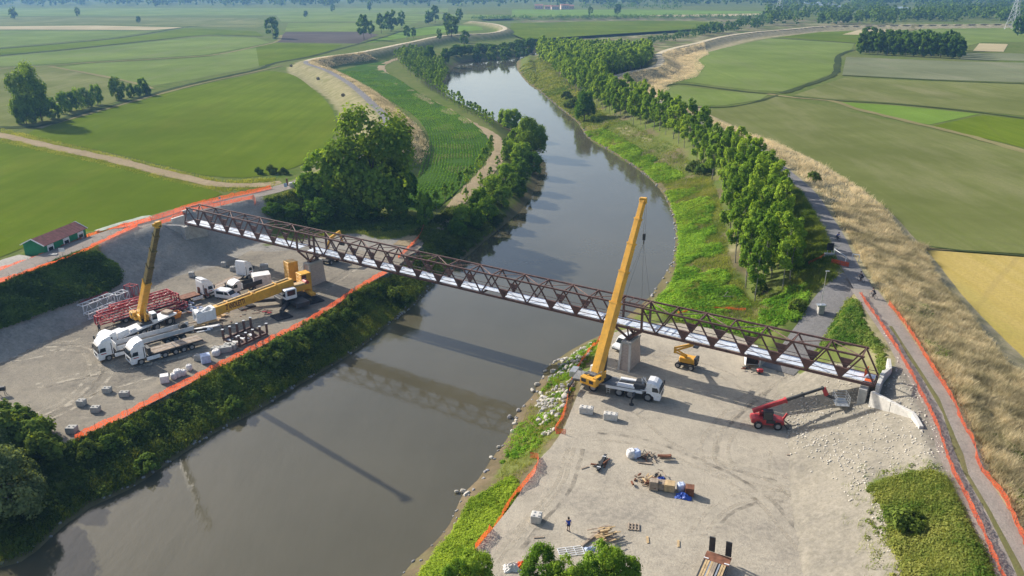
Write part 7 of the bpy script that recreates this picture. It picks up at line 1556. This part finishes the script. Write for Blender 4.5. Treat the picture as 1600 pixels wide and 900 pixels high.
def person(loc, rz, label, shirt, legs, ride=False, shorts=False, bent=0.0):
    o = empty('person', loc, rz, label, 'person')
    hipz = .92; f = 0.55 if ride else 0.0
    if ride: LK, RK = (.32, .12, .62), (.40, -.12, .85); LF, RF = (.18, .12, .22), (.22, -.12, .5); SH = (.35, 0, 1.42); HD = (.48, 0, 1.68); HZ = .98; EL = (.52, .24, 1.15); HN = (.78, .22, 1.02)
    else: LK, RK = (.10, .1, .50), (.0, -.1, .49); LF, RF = (.06, .1, .08), (-.14, -.1, .08); SH = (.02, 0, 1.42); HD = (.05, 0, 1.66); HZ = .92; EL = (.0, .30, 1.14); HN = (.12, .30, .90)
    V = [(0, 0, HZ), (SH[0]*.5, 0, (HZ+SH[2])/2), SH, (SH[0]*1.06, 0, SH[2] + .10), HD, (HD[0] + .01, 0, HD[2] + .1),
         (0, .1, HZ - .05), LK, LF, (LF[0] + .18, LF[1], LF[2] - .03), (0, -.1, HZ - .05), RK, RF, (RF[0] + .18, RF[1], RF[2] - .03),
         (SH[0], .19, SH[2]), EL, HN, (HN[0] + .1, HN[1], HN[2] - .05), (SH[0], -.19, SH[2]), (EL[0], -EL[1], EL[2]), (HN[0], -HN[1], HN[2]), (HN[0] + .1, -HN[1], HN[2] - .05)]
    E_ = [(0, 1), (1, 2), (2, 3), (3, 4), (4, 5), (0, 6), (6, 7), (7, 8), (8, 9), (0, 10), (10, 11), (11, 12), (12, 13), (2, 14), (14, 15), (15, 16), (16, 17), (2, 18), (18, 19), (19, 20), (20, 21)]
    rr = [.14, .14, .13, .055, .10, .075, .09, .06, .042, .035, .09, .06, .042, .035, .065, .045, .032, .03, .065, .045, .032, .03]
    skin_body('body', V, E_, rr, 'skin', o)
    vi = [1, 0, 2, 14, 15, 18, 19]; vs = [V[i] for i in vi]; vs[4] = tuple(np.array(V[14])*.45 + np.array(V[15])*.55); vs[6] = tuple(np.array(V[18])*.45 + np.array(V[19])*.55)
    skin_body('shirt', vs, [(0, 1), (0, 2), (2, 3), (3, 4), (2, 5), (5, 6)], [.165, .16, .15, .085, .065, .085, .065], shirt, o)
    kl = .75 if shorts else 1.0
    e1 = tuple(np.array(V[6])*(1-kl) + np.array(V[7])*kl); e2 = tuple(np.array(V[10])*(1-kl) + np.array(V[11])*kl)
    vs = [V[0], V[6], e1, V[10], e2]; ed = [(0, 1), (1, 2), (0, 3), (3, 4)]; r2 = [.155, .108, .085, .108, .085]
    if not shorts: vs += [V[8], V[12]]; ed += [(2, 5), (4, 6)]; r2 += [.062, .062]
    skin_body('shorts' if shorts else 'trousers', vs, ed, r2, legs, o)
    skin_body('hair', [(HD[0] - .03, 0, HD[2] + .05), (HD[0] - .02, 0, HD[2] + .125), (HD[0] - .06, 0, HD[2])], [(0, 1), (0, 2)], [.112, .07, .08], 'hair_dark', o)
    for s_ in (-1, 1): MB().box((HD[0] + .095, s_*.035, HD[2] + .03), (.012, .025, .012)).build('eye', 'rubber', o); MB().box(((LF if s_ > 0 else RF)[0] + .1, s_*.1, (LF if s_ > 0 else RF)[2] - .03), (.27, .095, .09)).build('shoe', 'cloth_dark', o, bevel=.02)
    MB().prism([(HD[0] + .09, HD[2] + .02), (HD[0] + .125, HD[2] - .015), (HD[0] + .09, HD[2] - .02)], -.014, .014).build('nose', 'skin', o); MB().box((HD[0] + .092, 0, HD[2] - .05), (.012, .045, .01)).build('mouth', 'red_paint', o)
    return o
person(at(888, 830, 0), R(95), 'person in a blue shirt and dark shorts standing in the right yard', 'shirt_blue', 'cloth_navy', shorts=True)
person(at(156, 519, 0), R(-20), 'person in dark clothing standing behind the white crane cab', 'cloth_dark', 'cloth_dark')
person(at(349, 519, 0), R(40), 'person in dark clothing standing behind the brown post rack', 'cloth_dark', 'cloth_dark')
def bicycle(loc, rz, label):
    o = empty('bicycle', loc, rz, label, 'bicycle', 'bicycles ridden on the levee')
    for x in (-.5, .55):
        n = 20; mb = MB()
        for k in range(n):
            a_, c_ = 2*math.pi*k/n, 2*math.pi*(k+1)/n; mb.bar((x + .33*math.cos(a_), 0, .34 + .33*math.sin(a_)), (x + .33*math.cos(c_), 0, .34 + .33*math.sin(c_)), .035)
        wv = mb.build('wheel', 'rubber', o); MB().tube((x, -.04, .34), (x, .04, .34), .05).build('hub', 'galvanised', wv)
    MB().bar((-.5, 0, .34), (-.05, 0, .32), .035).bar((-.05, 0, .32), (-.2, 0, .85), .035).bar((-.05, 0, .32), (.42, 0, .82), .04).bar((-.18, 0, .8), (.42, 0, .85), .035).bar((.42, 0, .9), (.55, 0, .34), .035).bar((-.5, 0, .34), (-.18, 0, .78), .03).build('frame', 'cloth_dark', o)
    MB().box((-.22, 0, .9), (.26, .13, .06)).build('saddle', 'rubber', o); MB().bar((.42, -.26, .98), (.42, .26, .98), .03).bar((.42, 0, .85), (.42, 0, .98), .03).build('handlebar', 'rubber', o)
    return o
for u, v, lab, shirt, rz in ((1364, 466, 'nearest', 'cloth_dark', R(113)), (1345, 440, 'middle', 'cloth_dark', R(113)), (1308, 376, 'farthest', 'shirt_blue', R(-75))):
    p_ = at(u, v, 7.07); bicycle(p_, rz, {'nearest': 'bicycle ridden where the orange nets begin', 'middle': 'bicycle ridden beside the dry grass at the road fork', 'farthest': 'bicycle ridden along the shaded road beyond the barrier'}[lab])
    person(p_ + Vector((math.cos(rz)*-.22, math.sin(rz)*-.22, 0)), rz, {'nearest': 'person in black riding a bicycle where the orange nets begin', 'middle': 'person in black riding a bicycle at the road fork', 'farthest': 'person in bright blue riding a bicycle beyond the barrier'}[lab], shirt, 'cloth_dark', ride=True)

# riprap boulders on the right bank
M('boulder_pale', (0.50, 0.465, 0.40), 0.9, 0, 0.2, 1.2, 0.2, dirt=(0.33, 0.30, 0.25)); M('boulder_grey', (0.30, 0.29, 0.29), 0.9, 0, 0.25, 1.2, 0.2)
def rock_mesh(mat):
    bm = bmesh.new(); bmesh.ops.create_icosphere(bm, subdivisions=2, radius=.5)
    for v_ in bm.verts:
        c_ = v_.co; k = 1 + .5*float(vnoise(np.array([c_.x*3 + random.random()*9]), np.array([c_.y*3 + c_.z*2]), .8, 1)[0]); v_.co = c_*k
        for ax in range(3): v_.co[ax] = max(-.42, min(.42, v_.co[ax]))
    me = bpy.data.meshes.new('boulder'); bm.to_mesh(me); bm.free(); me.materials.append(MATS[mat]); return me
rocks = [rock_mesh('boulder_pale') for _ in range(5)] + [rock_mesh('boulder_grey') for _ in range(2)]
rp = scatter(215, PL([(880, 545), (925, 528), (930, 545), (905, 585), (890, 620), (880, 660), (860, 690), (845, 680), (838, 630), (845, 595)], -1.5), lambda q: (~INW(q)) & (D2W(q) > .2) & (D2W(q) < 7.2) & (vnoise(q[:, 0], q[:, 1], 3.0, 14) > -.16))
rp2 = np.array([P(u + random.uniform(-4, 4), v + random.uniform(-3, 3), ZW) for u, v in ((800, 650), (803, 660), (806, 666), (812, 645), (800, 675), (777, 702), (765, 716), (722, 768), (715, 772), (726, 775), (822, 634), (836, 612), (843, 602), (846, 590), (852, 580), (860, 572), (872, 562), (868, 565))])
for k, (x, y) in enumerate(np.concatenate([rp, rp2])):
    big = k >= len(rp); o = bpy.data.objects.new('boulder', random.choice(rocks)); col.objects.link(o); s_ = random.uniform(.38, 1.0); z_ = ZW + .1 if big else H1(x, y)
    o.location = (x, y, z_ + .12*s_); o.rotation_euler = (random.uniform(-.5, .5), random.uniform(-.5, .5), random.random()*6); o.scale = (s_*1.25, s_*.85, s_*.75)
    tag(o, 'boulder lying at the water edge of the right bank' if big else 'pale riprap boulder on the right bank below the orange net', 'boulder', 'boulders at the water edge' if big else 'riprap boulders of the right bank')
def stones(name, label, pts, smin, smax, mat):
    V, F_ = [], []; o_ = 0; base = rocks[0]; bv = np.array([v_.co[:] for v_ in base.vertices]); bf = np.array([p_.vertices[:] for p_ in base.polygons]); z = H(pts[:, 0], pts[:, 1])
    for k, (x, y) in enumerate(pts):
        s_ = rng.uniform(smin, smax); a_ = rng.random()*6.28; c_, s2 = math.cos(a_), math.sin(a_); q_ = bv*s_*np.array([1.2, .85, .7]); q_ = np.column_stack([q_[:, 0]*c_ - q_[:, 1]*s2 + x, q_[:, 0]*s2 + q_[:, 1]*c_ + y, q_[:, 2] + z[k] + .1*s_]); V.append(q_); F_.append(bf + o_); o_ += len(bv)
    return tag(np_mesh(name, np.concatenate(V), np.concatenate(F_), mat), label, 'stones', kind='stuff')
wl = np.array([p_ for p_ in WATER if p_[1] < 175 and p_[0] < 8 and p_[0] > -75]); wl = wl[:max(10, int(len(wl)))]
sp1 = wl[rng.integers(0, len(wl), 620)] + rng.normal(0, .55, (620, 2)); sp1 = sp1[~INW(sp1)]
stones('bank_stones', 'small stones lining the foot of the left bank', sp1, .2, .55, 'boulder_grey')
sp2 = WATER[(WATER[:, 1] > 150) & (WATER[:, 0] > 15)]; sp2 = sp2[rng.integers(0, len(sp2), 500)] + rng.normal(0, .7, (500, 2)); stones('bank_stones', 'stones lining the waterline of the right bend', sp2[~INW(sp2)], .3, .8, 'boulder_grey')
gs = scatter(900, glr[::1], lambda q: ~INY(q)); stones('loose_stones', 'loose stones and clods on the gravel slope by the right abutment', gs, .08, .3, 'boulder_pale')
toe = smooth(PL([(1262, 640), (1245, 670), (1255, 700), (1290, 735), (1320, 765), (1345, 800), (1372, 850), (1388, 910)], 0), .3); gs = toe[rng.integers(0, len(toe), 520)] + rng.normal(0, 1.0, (520, 2)) * (.4 + 1.4*rng.random((520, 1))); stones('loose_stones', 'rubble and clods strewn along the foot of the gravel mound', gs, .07, .34, 'boulder_pale')
gs = scatter(260, YARD_R); stones('loose_stones', 'small stones strewn over the right gravel yard', gs, .05, .14, 'boulder_pale')
# fallen branch and pylons
o = empty('fallen_branch', at(1118, 466), 0, 'bare pale fallen branch in the creepers behind the right span', 'branch'); MB().bar((0, 0, .3), (3.2, -1.2, .9), .12, .1, .04, .04).bar((1.4, -.5, .55), (2.4, .6, 1.2), .06).bar((2.0, -.8, .7), (3.0, -.2, .3), .05).build('limb', 'bark_pale', o)
M('pylon_steel', (0.42, 0.45, 0.48), 0.5, 0.3, 0.1)
def pylon(u, v, hgt, label):
    p_ = at(u, v, 3.0); o = empty('pylon', p_, .4, label, 'pylon', 'electricity pylons')
    def wz(z): return 5.2*(1 - z/hgt)**1.25 + .6
    zs = [0, .16, .30, .42, .53, .63, .72, .8, .88, .95, 1.0]
    for sx, sy in ((-1, -1), (1, -1), (1, 1), (-1, 1)):
        mb = MB(); [mb.bar((sx*wz(zs[k]*hgt), sy*wz(zs[k]*hgt), zs[k]*hgt), (sx*wz(zs[k+1]*hgt), sy*wz(zs[k+1]*hgt), zs[k+1]*hgt), .3) for k in range(10)]; mb.build('leg', 'pylon_steel', o)
    for f_ in range(4):
        mb = MB()
        for k in range(10):
            c0 = [(-1, -1), (1, -1), (1, 1), (-1, 1)][f_]; c1 = [(-1, -1), (1, -1), (1, 1), (-1, 1)][(f_+1) % 4]; a_, c_ = wz(zs[k]*hgt), wz(zs[k+1]*hgt)
            mb.bar((c0[0]*a_, c0[1]*a_, zs[k]*hgt), (c1[0]*c_, c1[1]*c_, zs[k+1]*hgt), .16).bar((c1[0]*a_, c1[1]*a_, zs[k]*hgt), (c0[0]*c_, c0[1]*c_, zs[k+1]*hgt), .16)
        mb.build('bracing', 'pylon_steel', o)
    for z in (.68, .8, .92):
        mb = MB().bar((-7.5, 0, z*hgt), (7.5, 0, z*hgt), .35, .4).bar((-7.5, 0, z*hgt), (-.8, 0, z*hgt + 2), .2).bar((7.5, 0, z*hgt), (.8, 0, z*hgt + 2), .2); mb.build('cross_arm', 'pylon_steel', o)
pylon(1581, 46, 46, 'large lattice pylon at the upper right edge beside the dark tree'); pylon(1217, 20, 38, 'faint lattice pylon above the wood at upper right')
# farm on the horizon
M('plaster', (0.55, 0.42, 0.34), 0.9); M('roof_tile', (0.36, 0.17, 0.11), 0.9)
for k, (u, v, L_, W_, h_) in enumerate([(842, 14, 18, 10, 7), (856, 14.5, 14, 10, 6), (867, 15, 16, 9, 6), (882, 14.5, 17, 11, 8), (893, 14, 10, 9, 6)]):
    o = empty('farm_house', at(u, v, 3.0), random.uniform(-.2, .2), ['hazy farm building leftmost of the distant cluster', 'hazy farm building second from left in the distant cluster', 'hazy farm building in the middle of the distant cluster', 'tallest hazy farm building of the distant cluster', 'hazy farm building rightmost of the distant cluster'][k], 'building', 'distant farm buildings')
    MB().box((0, 0, h_/2), (L_, W_, h_)).build('wall', 'plaster', o)
    MB().add([(-L_/2 - .4, -W_/2 - .5, h_), (L_/2 + .4, -W_/2 - .5, h_), (L_/2 + .4, W_/2 + .5, h_), (-L_/2 - .4, W_/2 + .5, h_), (-L_/2 - .4, 0, h_ + 2.6), (L_/2 + .4, 0, h_ + 2.6)], [(3, 2, 1, 0), (0, 1, 5, 4), (2, 3, 4, 5), (1, 2, 5), (3, 0, 4)]).build('roof', 'roof_tile', o)
    for x in (-.28, .05, .32): MB().box((x*L_, -W_/2 - .02, h_*.55), (1.2, .08, 1.8)).build('window', 'cab_glass', o)

# ------------------------------------------------------------------ summer haze
m, t, b = new_mat('haze'); t.nodes.remove(b); pv_ = _n(t, 'ShaderNodeVolumePrincipled'); pv_.inputs['Color'].default_value = (0.26, 0.54, 1.0, 1); pv_.inputs['Density'].default_value = 0.00013; pv_.inputs['Anisotropy'].default_value = 0.3
t.links.new(pv_.outputs[0], t.nodes['Material Output'].inputs['Volume']); MATS['haze'] = m
hz = MB().box((0, 0, 28), (20000, 20000, 76)).build('haze', 'haze'); tag(hz, kind='stuff')
